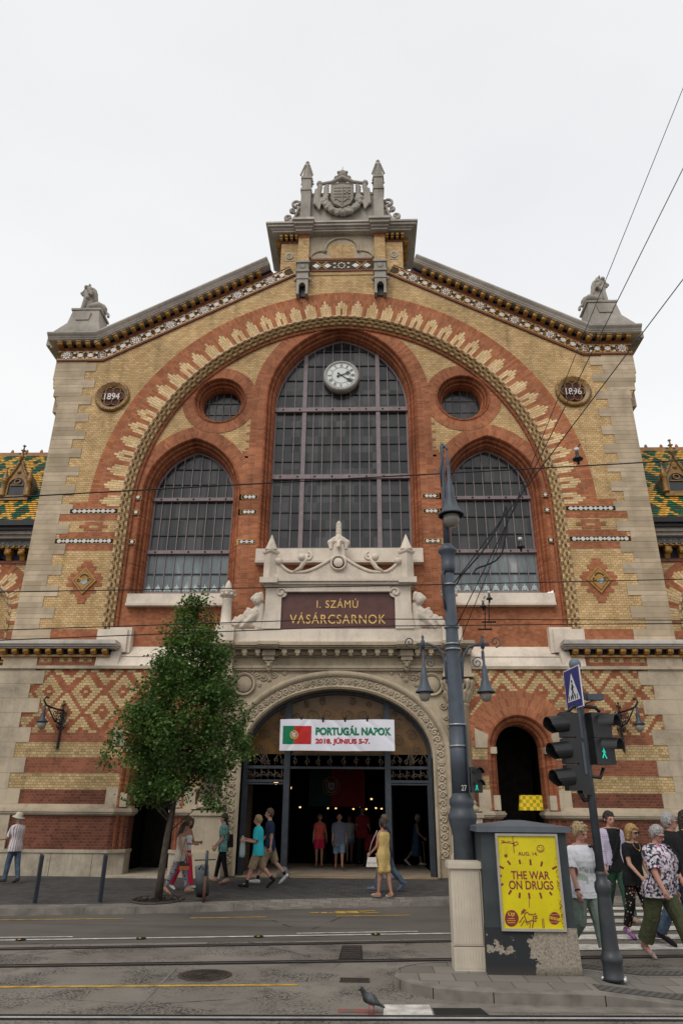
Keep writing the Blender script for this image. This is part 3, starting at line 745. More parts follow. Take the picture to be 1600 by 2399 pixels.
# ---- the crowning aedicule
b = MB(); b.box(-2.42, 2.42, -.03, 1.6, 21.2, 23.0); b.build('aedicule_wall', MT['yellow'], hall)
b = MB(); b.box(-2.46, 2.46, -.06, 1.64, 22.84, 22.92, 0); b.box(-2.44, 2.44, -.05, 1.62, 22.92, 23.18, 1); b.build('bracket_band', [MT['oxblood'], MT['navy']], hall)
bm = MB(); bm.box(-.055, .055, -.20, -.04, 22.93, 23.17); bm.lathe([(.075, -.06), (.075, .06)], (0, -.2, 23.05), 10, 0, 'x'); me = bm.mesh('bracket', MT['mustard'])
for s in (-1, 1):
    for i in range(4): link('bracket', me, hall, (s*(1.80+.205*i), 0, 0))
bm = MB()
for i in range(4): bm.box(-2.66, -2.44, .1+.4*i, .27+.4*i, 22.93, 23.17); bm.box(2.44, 2.66, .1+.4*i, .27+.4*i, 22.93, 23.17)
bm.build('bracket', MT['mustard'], hall)
b = MB()
for p, z0, z1 in ((.30, 23.16, 23.24), (.36, 23.24, 23.32), (.46, 23.32, 23.42), (.52, 23.42, 23.5)): b.box(-2.44-p*1.1, 2.44+p*1.1, -.03-p, 1.6+p, z0, z1)
for s in (-1, 1):
    for p, z0, z1 in ((.30, 23.10, 23.2), (.38, 23.2, 23.3), (.50, 23.3, 23.42), (.58, 23.42, 23.53)): b.box(s*1.5-.22-p*.35, s*1.5+.22+p*.35, -.03-p-.12, 0, z0, z1)
b.build('aedicule_cornice', MT['cornice'], hall)
for s in (-1, 1):
    b = MB(); b.box(s*1.5-.215, s*1.5+.215, -.24, .0, 21.6, 23.02); b.box(s*1.5-.22, s*1.5+.22, -.245, .0, 22.9, 23.1, 1); b.build('pilaster', [MT['yellow'], MT['red']], hall)
    b = MB(); x = s*1.5
    b.box(x-.27, x+.27, -.38, 0, 21.55, 21.65); b.box(x-.23, x+.23, -.33, 0, 21.2, 21.55); b.lathe([(.0, -.34), (.10, -.35), (.12, -.33)], (x, 0, 21.38), 16, 0, 'y')
    b.box(x-.26, x+.26, -.36, 0, 21.12, 21.2); b.box(x-.22, x+.22, -.31, 0, 20.86, 21.12); b.box(x-.25, x+.25, -.34, 0, 20.78, 20.86)
    b.box(x-.22, x-.13, -.31, 0, 20.12, 20.78); b.box(x+.13, x+.22, -.31, 0, 20.12, 20.78); b.box(x-.13, x+.13, -.31, 0, 20.62, 20.78)
    b.ribbon([(x+.13*math.cos(a), 20.5+.13*math.sin(a)) for a in np.linspace(0, PI, 9)], .05, -.315, 0, .1); b.box(x-.13, x+.13, -.08, 0, 20.12, 20.6, 1)
    for q in (-1, 1): b.ball((x+q*.27, -.2, 20.82), .09, 0, 8)
    for q in (-1, 1): b.box(x+q*.175-.055, x+q*.175+.055, -.33, 0, 20.05, 20.12)
    b.build('corbel', [MT['grey'], MT['black']], hall)
    b = MB(); x = s*2.07; b.box(x-.17, x+.17, -.045, 0, 21.92, 22.36); b.lathe([(.10, -.04), (.12, -.08), (.14, -.08), (.15, -.04)], (x, 0, 22.14), 18, 0, 'y'); b.lathe([(0, -.07), (.03, -.05)], (x, 0, 22.14), 8, 0, 'y'); b.build('stone_medallion', MT['stone'], hall)
b = MB(); b.box(-1.29, 1.29, -.075, 0, 21.98, 23.2, 0); b.box(-.5, .5, -.08, 0, 22.0, 22.72, 1); b.box(-1.29, 1.29, -.09, 0, 21.9, 21.99, 2); b.build('arched_panel', [MT['stone'], MT['yellow'], MT['oxblood']], hall)
b = MB(); b.tube([(.66*math.cos(a), -.09, 22.42+.60*math.sin(a)) for a in np.linspace(-.1, PI+.1, 22)], .055, 6)
for s in (-1, 1):
    b.tube([(s*(1.25-.5*(1-math.cos(a))), -.09, 22.0+.36*math.sin(a)) for a in np.linspace(0, PI/2, 9)], .045, 6)
    b.tube([(p[0], -.09, p[1]) for p in spiral((s*.70, 22.36), .10, 1.3, PI/2, s)], .035, 6); b.ball((s*.66, -.12, 22.33), .07, 0, 8)
    for q in (-1, 0, 1): b.tube([(s*1.02+q*.1+.07*math.cos(a), -.055, 22.9+.06*math.sin(a)) for a in np.linspace(0, PI, 7)], .018, 5)
b.build('arch_tracery', MT['carved'], hall)
b = MB(); b.box(-1.26, 1.26, -.04, 0, 21.38, 21.92, 1); b.box(-1.26, 1.26, -.07, 0, 21.36, 21.43, 2); b.box(-1.26, 1.26, -.06, 0, 21.86, 21.9, 0)
for dx in (-1.0, -.55, .55, 1.0):
    if abs(dx) < 2: b.prism([(dx-.15, 21.645), (dx, 21.53), (dx+.15, 21.645), (dx, 21.76)], -.06, -.03, 3)
for dx in (-.78, .78):
    for q in (-1, 1): b.bar((dx-.2, -.05, 21.645-q*.19), (dx+.2, -.05, 21.645+q*.19), .035, .03, 0)
for j in range(8):
    a = j*PI/4; b.lathe([(0, -.06), (.055, -.05)], (.13*math.cos(a), 0, 21.645+.13*math.sin(a)), 6, 3, 'y')
b.lathe([(0, -.085), (.05, -.06)], (0, 0, 21.645), 8, 0, 'y')
for dx in (-.27, .27):
    for q in (-.1, .1): b.lathe([(0, -.06), (.07, -.05)], (dx, 0, 21.645+q), 8, 3, 'y')
b.build('majolica_frieze', [MT['mustard'], MT['darkglaze'], MT['oxblood'], MT['whiteglaze']], hall)
# ---- coat of arms block
b = MB(); b.box(-2.75, 2.75, .0, .7, 23.5, 23.72); b.box(-1.32, 1.32, .05, .65, 23.72, 25.5); b.box(-1.34, 1.34, .02, .68, 25.5, 25.62)
for s in (-1, 1):
    pts = [(s*1.25, 23.72), (s*1.25, 25.3), (s*1.85, 25.3)]+[(s*(2.75-.95*math.cos(a)), 24.95-1.18*math.sin(a)) for a in np.linspace(.12, PI/2, 9)]+[(s*2.75, 23.72)]
    if s < 0: pts = pts[::-1]
    b.prism(pts[::-1], .12, .5)
b.build('attic_block', MT['grey'], hall)
for s in (-1, 1):
    b = MB(); x = s*1.5
    b.box(x-.20, x+.20, -.14, .3, 23.5, 25.62); b.box(x-.235, x+.235, -.175, .34, 25.62, 25.72); b.box(x-.19, x+.19, -.13, .29, 25.72, 26.3); b.box(x-.225, x+.225, -.165, .33, 26.3, 26.42)
    b.lathe([(.25, 26.42), (.06, 27.4), (.10, 27.46), (.0, 27.55)], (x, .08, 0), 4, 0, 'z', False)
    for k in range(7):
        f = k/7; r = .25*(1-f)*.72+.06
        for q in (-1, 1):
            for w in (-1, 1): b.ball((x+q*r, .08+w*r, 26.48+f*.85), .05, 0, 6)
    b.build('pinnacle', MT['grey'], hall)
    b = MB()
    for cx, cz, r in ((1.92, 25.12, .19), (2.24, 24.35, .15), (2.66, 23.95, .12), (2.08, 24.75, .1)):
        b.tube([(s*p[0], .1, p[1]) for p in spiral((cx-.04, cz), r*1.1, 1.25, -PI/2, 1)], [.075-.002*i_ for i_ in range(23)], 6); b.tube([(s*(cx+.02), .1, cz-r), (s*(cx-.15), .1, cz-r*1.5), (s*(cx-.30), .1, cz-r*1.4)], .06, 6)
    b.tube([(s*(2.75-.93*math.cos(a)), .1, 24.95-1.15*math.sin(a)) for a in np.linspace(.1, PI/2, 12)], .06, 6)
    b.build('scroll', MT['grey'], hall)
b = MB(); sh = [(-.40, 25.85), (-.40, 25.1), (-.28, 24.83), (0, 24.66), (.28, 24.83), (.40, 25.1), (.40, 25.85), (0, 25.92)]
b.prism(sh, -.16, .06); b.sweep(sh[::-1], [(0, -.16), (.05, -.2), (.08, -.12)], closed=True)
for k in range(4): b.box(-.34, .34, -.185, -.16, 25.72-.17*k-.04, 25.72-.17*k)
b.box(-.02, .02, -.2, -.16, 24.75, 25.85); b.box(.17, .23, -.2, -.16, 25.1, 25.5); b.box(.08, .32, -.2, -.16, 25.35, 25.4)
b.tube([(.3*math.cos(a), -.17, 25.0+.1*math.sin(a*3)) for a in np.linspace(0, PI, 9)], .03, 5)
b.build('coat_of_arms', MT['grey'], hall)
caps = []
for i in range(26):
    a = PI*.05+i/25*PI*1.0*.98; a = PI+ (i/25)*PI
    x, z = .70*math.cos(a), 25.2+.82*math.sin(a)
    for q in range(3):
        rr = .085+.03*random.random(); caps.append(((x+random.uniform(-.1, .1), -.10+random.uniform(-.05, .03), z+random.uniform(-.1, .1)), (x+random.uniform(-.06, .06), -.08, z+random.uniform(-.06, .06)), rr))
for s in (-1, 1):
    for k in range(5): caps.append(((s*.70, -.1, 25.2+.14*k), (s*.62, -.1, 25.3+.14*k), .085))
    caps += [((s*.93, -.08, 25.85), (s*1.02, -.08, 24.75), .11, .06), ((s*1.08, -.06, 25.7), (s*1.12, -.06, 24.9), .07, .09), ((s*.85, -.08, 25.2), (s*.95, -.1, 24.6), .05, .06)]
    caps += [((s*.95, -.05, 26.05), (s*.95, -.05, 26.05), .14), ((s*.02, -.08, 26.35), (s*.45, -.08, 26.1), .11, .08), ((s*.45, -.08, 26.1), (s*.95, -.08, 26.0), .08, .07)]
link('wreath', blob_mesh('wreath', caps, .024, MT['grey'], 0), hall)
b = MB(); b.lathe([(.18, 26.3), (.12, 26.4), (.16, 26.5), (.24, 26.62), (.17, 26.72), (.19, 26.8), (.10, 26.92), (.05, 26.98)], (0, .1, 0), 14)
for s in (-1, 1): b.ball((s*.27, .1, 26.55), .10, 0, 8); b.ball((s*.17, .02, 26.78), .07, 0, 8)
b.tube([(0, .1, 26.95), (0, .1, 27.2)], .012, 5); b.build('crown', MT['grey'], hall)

# ---- lower storey: banded brick wall, base and string courses
DX = 5.25      # side doorways
def door_path(cx, hw, off=0): return arch_path(cx, hw, 3.62, .02, .0, 14, 4)
for s in (-1, 1):
    pass
lo = [(-10.3, .0)]+door_path(-DX, .92)+[(-3.3, 0), (-3.3, 5.9), (-10.3, 5.9)]
for s in (-1, 1):
    L_ = lo if s < 0 else [(-x, z) for x, z in lo][::-1]
    top = [p for p in L_]
    plate('lower_wall', [top], -.25, .5, MT['diaper'], hall)
    b = MB()
    def bx(xa, xb, za, zb, m, y=-.256):
        x0, x1 = sorted((s*xa, s*xb)); b.box(x0, x1, y, -.24, za, zb, m)
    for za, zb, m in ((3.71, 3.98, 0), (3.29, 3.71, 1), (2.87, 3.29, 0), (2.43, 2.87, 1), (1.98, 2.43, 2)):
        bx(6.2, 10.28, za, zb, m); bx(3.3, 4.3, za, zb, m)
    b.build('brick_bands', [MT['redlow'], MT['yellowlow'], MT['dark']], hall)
    # doorway: voussoirs, moulding, stone blocks, dark reveal
    b = MB(); ring = [p for p in door_path(s*DX, .92) if p[1] > 3.6]
    b.sweep(ring, [(0, -.24), (0, -.268), (.66, -.268), (.66, -.24)]); b.build('door_voussoirs', MT['vous'], hall)
    b = MB(); b.sweep(door_path(s*DX, .92), [(.02, -.24), (.02, -.29), (-.03, -.30), (-.07, -.25), (-.09, -.16), (-.14, -.17), (-.19, -.12), (-.20, .0), (-.24, .0), (-.27, .05), (-.27, .5)]); b.build('door_moulding', MT['redmould'], hall)
    b = MB()
    for q in (-1, 1):
        for zz in (0, 1):
            b = MB(); x0, x1 = sorted((s*DX+q*.90, s*DX+q*1.28))
            if zz: b.prism([(x0, 3.62), (x1, 3.62), (x1, 4.16 if q*1 > 0 else 3.98), (x0, 3.98 if q > 0 else 4.16)], -.285, -.2)
            else: b.box(x0, x1, -.285, -.2, 1.98, 2.5)
            x0, x1 = sorted((s*DX+q*.68, s*DX+q*.92))
            if zz: b.box(x0, x1, -.275, .0, 3.46, 3.64)
            else: b.box(x0, x1, -.275, .0, 1.98, 2.36)
            b.build('door_jamb_stone', MT['stone'], hall)
    # base: plinth, dark brick, torus; chamfered towards the door
    def poly(xa, xb, y, c): # plan outline from the outer end to the chamfer
        P = [(s*xa, y), (s*(xb+c), y), (s*xb, y+c*1.0), (s*xb, .4), (s*xa, .4)]
        return P if s > 0 and xa < xb else P
    for xa, xb, sg in ((10.5, DX+.62, 1), (3.2, DX-.62, -1)):
        def P(y, g=0.0, c=.38):
            xe = xb-g*sg
            q = [(s*xa, y), (s*(xe+sg*c), y), (s*xe, y+c), (s*xe, .45), (s*xa, .45)]
            ar = sum(q[i][0]*q[(i+1) % 5][1]-q[(i+1) % 5][0]*q[i][1] for i in range(5))
            return q if ar > 0 else q[::-1]
        b = MB(); b.slab(P(-.46), -.1, .82, 0); b.slab(P(-.49, .03), .82, .90, 0)
        x_ = xb+sg*.75
        while abs(x_) < abs(xa): b.box(s*x_-.008, s*x_+.008, -.463, -.45, .15, .82, 1); x_ += sg*1.15
        b.build('plinth', [MT['plinth'], MT['kerbdark']], hall)
        b = MB(); b.slab(P(-.40, -.02), .90, 1.76, 0); b.build('base_brick', MT['dark'], hall)
        b = MB(); b.slab(P(-.44, .02), 1.76, 1.80); b.slab(P(-.50, .07), 1.80, 1.85); b.slab(P(-.53, .1), 1.85, 1.91); b.slab(P(-.50, .07), 1.91, 1.95); b.slab(P(-.36, -.02), 1.95, 2.02); b.slab(P(-.32, -.04), 2.02, 2.05); b.build('torus_course', MT['stone'], hall)
    # quoins of the lower storey
    b = MB(); z = 2.05; k = 0; hs = (.40, .42, .42, .42, .42, .42, .42, .42, .40)
    for h in hs:
        w = (1.3 if k % 2 == 0 else .92)+(.12 if z > 4.5 else 0); x0, x1 = sorted((s*(10.32-w), s*10.34)); b.box(x0, x1, -.272, .2, z+.003, z+h-.003); z += h; k += 1
    x0, x1 = sorted((s*9.2, s*10.34)); b.box(x0, x1, -.272, .2, z, 5.88)
    x0, x1 = sorted((s*9.1, s*10.52)); b.box(x0, x1, -.462, .0, .90, 1.76)
    b.build('lower_quoins', MT['stone'], hall)
    # weathered sloping stones, string, upper strip and the small cornice
    b = MB(); x0, x1 = sorted((s*3.6, s*6.75))
    b.hexa([(x0, -.27, 5.93), (x1, -.27, 5.93), (x1, .35, 5.93), (x0, .35, 5.93), (x0, .02, 6.27), (x1, .02, 6.27), (x1, .35, 6.27), (x0, .35, 6.27)])
    b.hexa([(x0, -.01, 6.275), (x1, -.01, 6.275), (x1, .35, 6.275), (x0, .35, 6.275), (x0, .29, 6.64), (x1, .29, 6.64), (x1, .35, 6.64), (x0, .35, 6.64)])
    b.build('sloping_stones', MT['white'], hall)
    b = MB(); x0, x1 = sorted((s*3.6, s*10.42)); b.box(x0, x1, -.33, .0, 5.84, 5.93); b.build('string_course', MT['stone'], hall)
    b = MB(); x0, x1 = sorted((s*6.75, s*10.28)); b.box(x0, x1, -.16, .3, 5.93, 6.3, 0)
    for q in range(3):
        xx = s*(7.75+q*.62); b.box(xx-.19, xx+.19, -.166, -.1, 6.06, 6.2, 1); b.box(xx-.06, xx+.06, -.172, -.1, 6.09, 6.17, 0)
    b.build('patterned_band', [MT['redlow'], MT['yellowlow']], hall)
    b = MB(); x0, x1 = sorted((s*6.72, s*7.42)); b.hexa([(x0, -.24, 5.93), (x1, -.24, 5.93), (x1, .3, 5.93), (x0, .3, 5.93), (x0, -.14, 6.4), (x1, -.14, 6.4), (x1, .3, 6.4), (x0, .3, 6.4)])
    b.build('pier_block', MT['white'], hall); b = MB(); x0, x1 = sorted((s*9.25, s*10.3)); b.box(x0, x1, -.18, .2, 5.93, 6.3); b.build('pier_block', MT['stone'], hall); b = MB()
    x0, x1 = sorted((s*6.6, s*7.55)); b.box(x0, x1, -.06, .32, 6.4, 7.12); x0, x1 = sorted((s*6.5, s*7.2)); b.box(x0, x1, .03, .32, 6.4, 7.2)
    b.build('pier_block', MT['white'], hall)
    b = MB(); x0, x1 = sorted((s*7.0, s*10.4)); b.box(x0, x1, -.22, 0, 6.26, 6.46, 1); b.box(x0, x1, -.25, 0, 6.22, 6.28, 0)
    b.build('bracket_band', [MT['mustard'], MT['navy']], hall)
    bm = MB(); bm.box(-.07, .07, -.36, -.2, 6.29, 6.45); bm.lathe([(.075, -.075), (.075, .075)], (0, -.35, 6.38), 10, 0, 'x'); me = bm.mesh('bracket', MT['mustard'])
    for i in range(10): link('bracket', me, hall, (s*(7.12+.35*i), 0, 0))
    b = MB()
    for p, z0, z1 in ((.30, 6.45, 6.5), (.38, 6.5, 6.56), (.44, 6.56, 6.64), (.40, 6.64, 6.69)):
        x0, x1 = sorted((s*(7.0-p*.55), s*(10.4+p*.3))); b.box(x0, x1, -.1-p, 0, z0, z1)
    x0, x1 = sorted((s*6.9, s*10.4)); b.hexa([(x0, -.5, 6.69), (x1, -.5, 6.69), (x1, 0, 6.69), (x0, 0, 6.69), (x0, -.2, 6.74), (x1, -.2, 6.74), (x1, 0, 6.8), (x0, 0, 6.8)])
    b.build('small_cornice', MT['cornice'], hall)
    # dark passage behind the doorway
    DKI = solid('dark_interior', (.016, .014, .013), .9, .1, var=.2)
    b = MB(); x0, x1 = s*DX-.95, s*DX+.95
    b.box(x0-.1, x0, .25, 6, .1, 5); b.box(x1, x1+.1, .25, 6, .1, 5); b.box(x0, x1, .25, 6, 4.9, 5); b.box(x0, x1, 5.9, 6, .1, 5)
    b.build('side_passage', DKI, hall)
    b = MB(); b.box(x0-.0, x1+.0, -.7 if s < 0 else -.3, 6, .10, .30 if s > 0 else .28); b.build('door_step', MT['plinth'], hall)
# ================================================================ carved stone portal (a part of the hall; its pieces are sub-parts)
PY = -.10
PA, PB, PZ = 2.755, 1.93, 3.35
def ell(a, b, zc, zb, n=36, straight=6):
    p = [(-a, zb+(zc-zb)*i/straight) for i in range(straight)]
    return p+[(-a*math.cos(PI*i/n), zc+b*math.sin(PI*i/n)) for i in range(n+1)]+[(a, zc-(zc-zb)*(i+1)/straight) for i in range(straight)]
op = ell(PA, PB, PZ, 0.0)
portal = plate('portal', [[(-3.45, 0)]+op+[(3.45, 0), (3.45, 5.9), (-3.45, 5.9)]], PY, .42, MT['carved'], hall)
def sub(b, name, mats): return b.build(name, mats, portal)
b = MB(); b.sweep(ell(PA, PB, PZ, .28, 48, 8), [(-.0, .32), (-.0, PY+.02), (.0, PY-.06), (.06, PY-.10), (.10, PY-.06), (.11, PY-.03), (.36, PY-.03), (.37, PY-.08), (.42, PY-.12), (.47, PY-.13), (.53, PY-.10), (.55, PY)])
sub(b, 'archivolt', MT['carved'])
# carved scrolls in the band
b = MB(); bp = ell(PA+.235, PB+.235, PZ, .55, 120, 30)
L = [0]
for p, q in zip(bp, bp[1:]): L.append(L[-1]+math.dist(p, q))
def along(path, L, s):
    for i in range(len(path)-1):
        if s <= L[i+1] or i == len(path)-2:
            p, q = Vector(path[i]), Vector(path[i+1]); d = (q-p).normalized(); return p+d*(s-L[i]), d
s_ = .12; k = 0
while s_ < L[-1]-.1:
    p, d = along(bp, L, s_); a0 = math.atan2(d.y, d.x)
    if k % 6 == 3:
        for j in range(6): b.ball((p.x+.06*math.cos(j*1.047), PY-.04, p.y+.06*math.sin(j*1.047)), .045, 0, 6)
        b.ball((p.x, PY-.06, p.y), .04, 0, 6)
    else:
        b.tube([(q[0], PY-.04, q[1]) for q in spiral((p.x, p.y), .10, 1.35, a0+PI/2*(1 if k % 2 else -1), 1 if k % 2 else -1, 14)], [.028]*15, 5)
        n = Vector((-d.y, d.x))*(.08 if k % 2 else -.08); b.ball((p.x+d.x*.1+n.x, PY-.03, p.y+d.y*.1+n.y), .035, 0, 6)
    s_ += .215; k += 1
sub(b, 'carved_scroll_band', MT['stone'])
# spandrels: roundels and foliage
for s in (-1, 1):
    b = MB(); c = (s*2.82, 5.42)
    b.lathe([(.26, PY), (.30, PY-.07), (.34, PY-.08), (.36, PY)], (c[0], 0, c[1]), 24, 0, 'y'); b.lathe([(0, PY-.05), (.22, PY-.03), (.25, PY)], (c[0], 0, c[1]), 20, 0, 'y'); sub(b, 'spandrel_roundel', MT['carved']); b = MB()
    for (x, z, r, h) in ((2.25, 5.62, .13, 1), (1.92, 5.7, .10, -1), (1.62, 5.76, .07, 1), (3.12, 4.8, .12, -1), (3.2, 4.48, .09, 1), (3.26, 4.2, .07, -1), (3.2, 5.1, .08, 1), (2.45, 5.72, .06, -1), (2.35, 5.42, .07, 1), (2.05, 5.55, .06, 1), (3.25, 5.72, .09, 1)):
        b.tube([(p[0], PY-.02, p[1]) for p in spiral((s*x, z), r, 1.5, random.random()*6, s*h, 14)], .024, 5); b.ball((s*x, PY-.03, z), .035, 0, 6)
    for k in range(9):
        a = .5+k*.18; b.bar((s*(2.82-.42*math.cos(a)), PY-.02, 5.42+.36*math.sin(a)), (s*(2.82-.6*math.cos(a)), PY-.02, 5.42+.46*math.sin(a)), .03, .05)
    sub(b, 'spandrel_carving', MT['carved'])
# string, plain frieze with lion masks, corbelled cornice
b = MB(); b.box(-3.5, 3.5, PY-.14, PY, 5.88, 5.96); b.box(-3.5, 3.5, PY-.10, PY+.3, 5.82, 5.88); b.box(-3.45, 3.45, PY-.05, PY+.3, 5.96, 6.22)
sub(b, 'portal_frieze', MT['carved'])
b = MB()
for p, z0, z1 in ((.10, 6.22, 6.27), (.42, 6.40, 6.44), (.50, 6.44, 6.49), (.56, 6.49, 6.56), (.52, 6.56, 6.6)):
    b.box(-3.1, 3.1, PY-p, PY+.3, z0, z1)
    for s in (-1, 1):
        x0, x1 = sorted((s*3.1, s*(3.98+.15*p))); b.box(x0, x1, PY-.22-p, PY+.3, z0, z1)
        b.box(s*2.08-.26-.1*p, s*2.08+.26+.1*p, PY-.1-p, PY, z0, z1)
b.box(-3.1, 3.1, PY-.2, PY+.3, 6.27, 6.40)
for s in (-1, 1): x0, x1 = sorted((s*3.1, s*3.95)); b.box(x0, x1, PY-.4, PY+.3, 6.27, 6.40)
sub(b, 'portal_cornice', MT['carved'])
bm = MB(); bm.box(-.075, .075, PY-.42, PY-.18, 6.28, 6.39); bm.box(-.06, .06, PY-.36, PY-.18, 6.21, 6.28); bm.ball((0, PY-.36, 6.25), .06, 0, 8)
me = bm.mesh('corbel', MT['carved'])
for i in range(15):
    x = -2.8+.4*i
    if abs(abs(x)-2.08) > .2: link('corbel', me, portal, (x, 0, 0))
for s in (-1, 1):
    for x in (3.3, 3.6, 3.9): link('corbel', me, portal, (s*x, -.2, 0))
for s in (-1, 1):
    b = MB(); x = s*2.08; b.box(x-.2, x+.2, PY-.34, PY, 6.22, 6.42); b.box(x-.17, x+.17, PY-.28, PY, 6.1, 6.22); sub(b, 'console', MT['carved'])
    caps = [((x, PY-.10, 6.0), (x, PY-.12, 5.9), .13, .10), ((x-.09, PY-.2, 6.06), (x-.05, PY-.2, 6.06), .05), ((x+.09, PY-.2, 6.06), (x+.05, PY-.2, 6.06), .05), ((x, PY-.22, 6.02), (x, PY-.25, 5.93), .04, .05), ((x, PY-.16, 5.84), (x, PY-.12, 5.76), .07, .03)]
    for q in (-1, 1): caps += [((x+q*.14, PY-.08, 6.08), (x+q*.2, PY-.06, 6.0), .06, .05), ((x+q*.16, PY-.06, 5.92), (x+q*.22, PY-.04, 5.84), .05, .03)]
    link('lion_mask', blob_mesh('lion_mask', caps, .022, MT['carved'], 1), portal)
# pilasters: pedestal, shaft, capital
for s in (-1, 1):
    b = MB(); x0, x1 = sorted((s*3.14, s*4.0)); c = (x0+x1)/2
    b.box(x0-.06, x1+.06, PY-.48, PY+.2, .12, .86); b.box(x0-.02, x1+.02, PY-.44, PY+.2, .86, .90); b.box(x0, x1, PY-.40, PY+.2, .90, 1.78); b.box(x0-.04, x1+.04, PY-.45, PY+.2, 1.78, 1.86)
    b.box(x0-.01, x1+.01, PY-.40, PY+.2, 1.86, 1.94); b.lathe([(.40, 1.94), (.44, 1.98), (.44, 2.03), (.37, 2.08), (.36, 2.12), (.38, 2.16), (.33, 2.22)], (c, PY-.02, 0), 20)
    b.lathe([(.33, 2.2), (.31, 4.75), (.35, 4.8), (.33, 4.86)], (c, PY-.02, 0), 22)
    b.box(x0+.02, x1-.02, PY-.3, PY+.2, 5.66, 6.22)
    sub(b, 'pilaster', MT['stone'])
    caps = [((c, PY-.05, 4.9), (c, PY-.05, 5.5), .30, .36)]
    for k in range(9):
        a = PI+k*PI/8; r = .36
        caps += [((c+.3*math.cos(a), PY-.05+.3*math.sin(a), 4.9), (c+.40*math.cos(a), PY-.05+.4*math.sin(a), 5.16), .05, .06), ((c+.42*math.cos(a+.2), PY-.05+.42*math.sin(a+.2), 5.25), (c+.46*math.cos(a+.2), PY-.05+.46*math.sin(a+.2), 5.46), .05, .08)]
    link('capital', blob_mesh('capital', caps, .028, MT['carved'], 1), portal)
    b = MB(); b.box(x0-.03, x1+.03, PY-.46, PY+.2, 5.58, 5.68); sub(b, 'abacus', MT['carved'])
# attic with its framed name plaque
AY = -.30
b = MB(); b.box(-3.75, 3.75, AY-.12, .3, 6.6, 7.04); b.box(-3.8, 3.8, AY-.16, .3, 6.6, 6.68)
for s in (-1, 1): b.box(s*3.45-.30, s*3.45+.30, AY-.3, .2, 6.6, 7.06)
sub(b, 'attic_base', MT['white'])
fr = [(-2.34, 7.04), (-1.76, 7.04), (-1.76, 8.02), (-1.66, 8.05), (-1.60, 8.12), (-1.60, 8.22), (1.60, 8.22), (1.60, 8.12), (1.66, 8.05), (1.76, 8.02), (1.76, 7.04), (2.34, 7.04), (2.26, 7.6), (2.26, 8.36), (-2.26, 8.36), (-2.26, 7.6)]
fo = plate('plaque_frame', [fr], AY-.16, .34, MT['white'], portal)
b = MB(); b.box(-1.62, 1.62, AY-.2, AY, 8.2, 8.36); b.box(-2.3, 2.3, AY-.20, .2, 8.36, 8.42); b.box(-2.36, 2.36, AY-.28, .2, 8.42, 8.50); b.box(-2.40, 2.40, AY-.34, .2, 8.50, 8.58); b.box(-2.25, 2.25, AY-.14, .2, 8.58, 8.80)
for s in (-1, 1):
    b.tube([(p[0], AY-.17, p[1]) for p in spiral((s*1.78, 8.18), .16, 1.2, 0 if s < 0 else PI, -s, 16)], .045, 6)
    b.box(s*2.16-.28, s*2.16+.28, AY-.40, .2, 8.44, 8.62)
sub(b, 'entablature', MT['white'])
b = MB(); b.box(-1.78, 1.78, AY-.06, AY+.1, 7.03, 8.24); pq = b.build('name_plaque', MT['plaque'], None, (XC, Y0, 0)); tag(pq, 'dark red stone plaque with gilded name lettering above the portal', 'plaque')
text('plaque_lettering', 'I. SZÁMÚ', 1.28, .30, (-.02, AY-.065, 7.86), MT['gold'], pq, .015, .0, space=1.15)
text('plaque_lettering', 'VÁSÁRCSARNOK', 2.95, .36, (-.01, AY-.065, 7.39), MT['gold'], pq, .015, .0, space=1.12)
# crest over the plaque: curved pediment, disc, scrolls, mask finial
b = MB(); pts = [(-2.0, 8.78)]+[(x, 8.80+.0+ (.62*max(0, 1-abs(x)/1.15)**1.5)+.45*(max(0, abs(x)-1.45)/.55)**1.6) for x in np.linspace(-2.0, 2.0, 41)]+[(2.0, 8.78)]
b.prism([(x, z) for x, z in pts][::-1], AY-.10, AY+.2); b.prism([(-.22, 9.3), (.22, 9.3), (.16, 9.8), (-.16, 9.8)], AY-.12, AY+.18)
for s in (-1, 1):
    b.tube([(s*x, AY-.1, 8.86+ (x < 1.15)*(.62*(1-x/1.15)**1.5 if x < 1.15 else 0)+(x > 1.45)*.45*(max(0, x-1.45)/.55)**1.6) for x in np.linspace(.15, 2.0, 24)], .055, 6)
    b.tube([(s*x, AY-.12, z) for x, z in ((1.42, 8.86), (1.2, 9.0), (1.08, 9.2), (1.0, 9.42))], [.05, .07, .08, .06], 8)
    b.tube([(p[0], AY-.12, p[1]) for p in spiral((s*.98, 9.38), .15, 1.2, PI/2, s)], .06, 6)
    b.ball((s*1.16, AY-.14, 9.34), .13, 0, 10); b.ball((s*1.88, AY-.12, 9.22), .12, 0, 10)
b.lathe([(0, AY-.2), (.13, AY-.2), (.16, AY-.17)], (0, 0, 9.16), 20, 0, 'y'); b.lathe([(.19, AY-.1), (.21, AY-.2), (.25, AY-.2), (.27, AY-.1)], (0, 0, 9.16), 24, 0, 'y')
sub(b, 'crest', MT['white'])
caps = [((0, AY-.02, 9.7), (0, AY-.02, 9.98), .14, .17), ((0, AY-.2, 9.82), (0, AY-.24, 9.68), .06, .07), ((-.07, AY-.16, 9.9), (-.06, AY-.16, 9.9), .05), ((.07, AY-.16, 9.9), (.06, AY-.16, 9.9), .05)]
for s in (-1, 1): caps += [((s*.12, AY-.04, 9.95), (s*.27, AY-.06, 9.88), .10, .10), ((s*.27, AY-.06, 9.88), (s*.24, AY-.08, 9.66), .09, .06), ((s*.18, AY-.1, 9.98), (s*.05, AY-.1, 10.04), .06, .06)]
caps += [((0, AY+.02, 10.0), (0, AY+.02, 10.55), .11, .09), ((0, AY+.02, 10.55), (0, AY+.02, 10.62), .085, .05)]
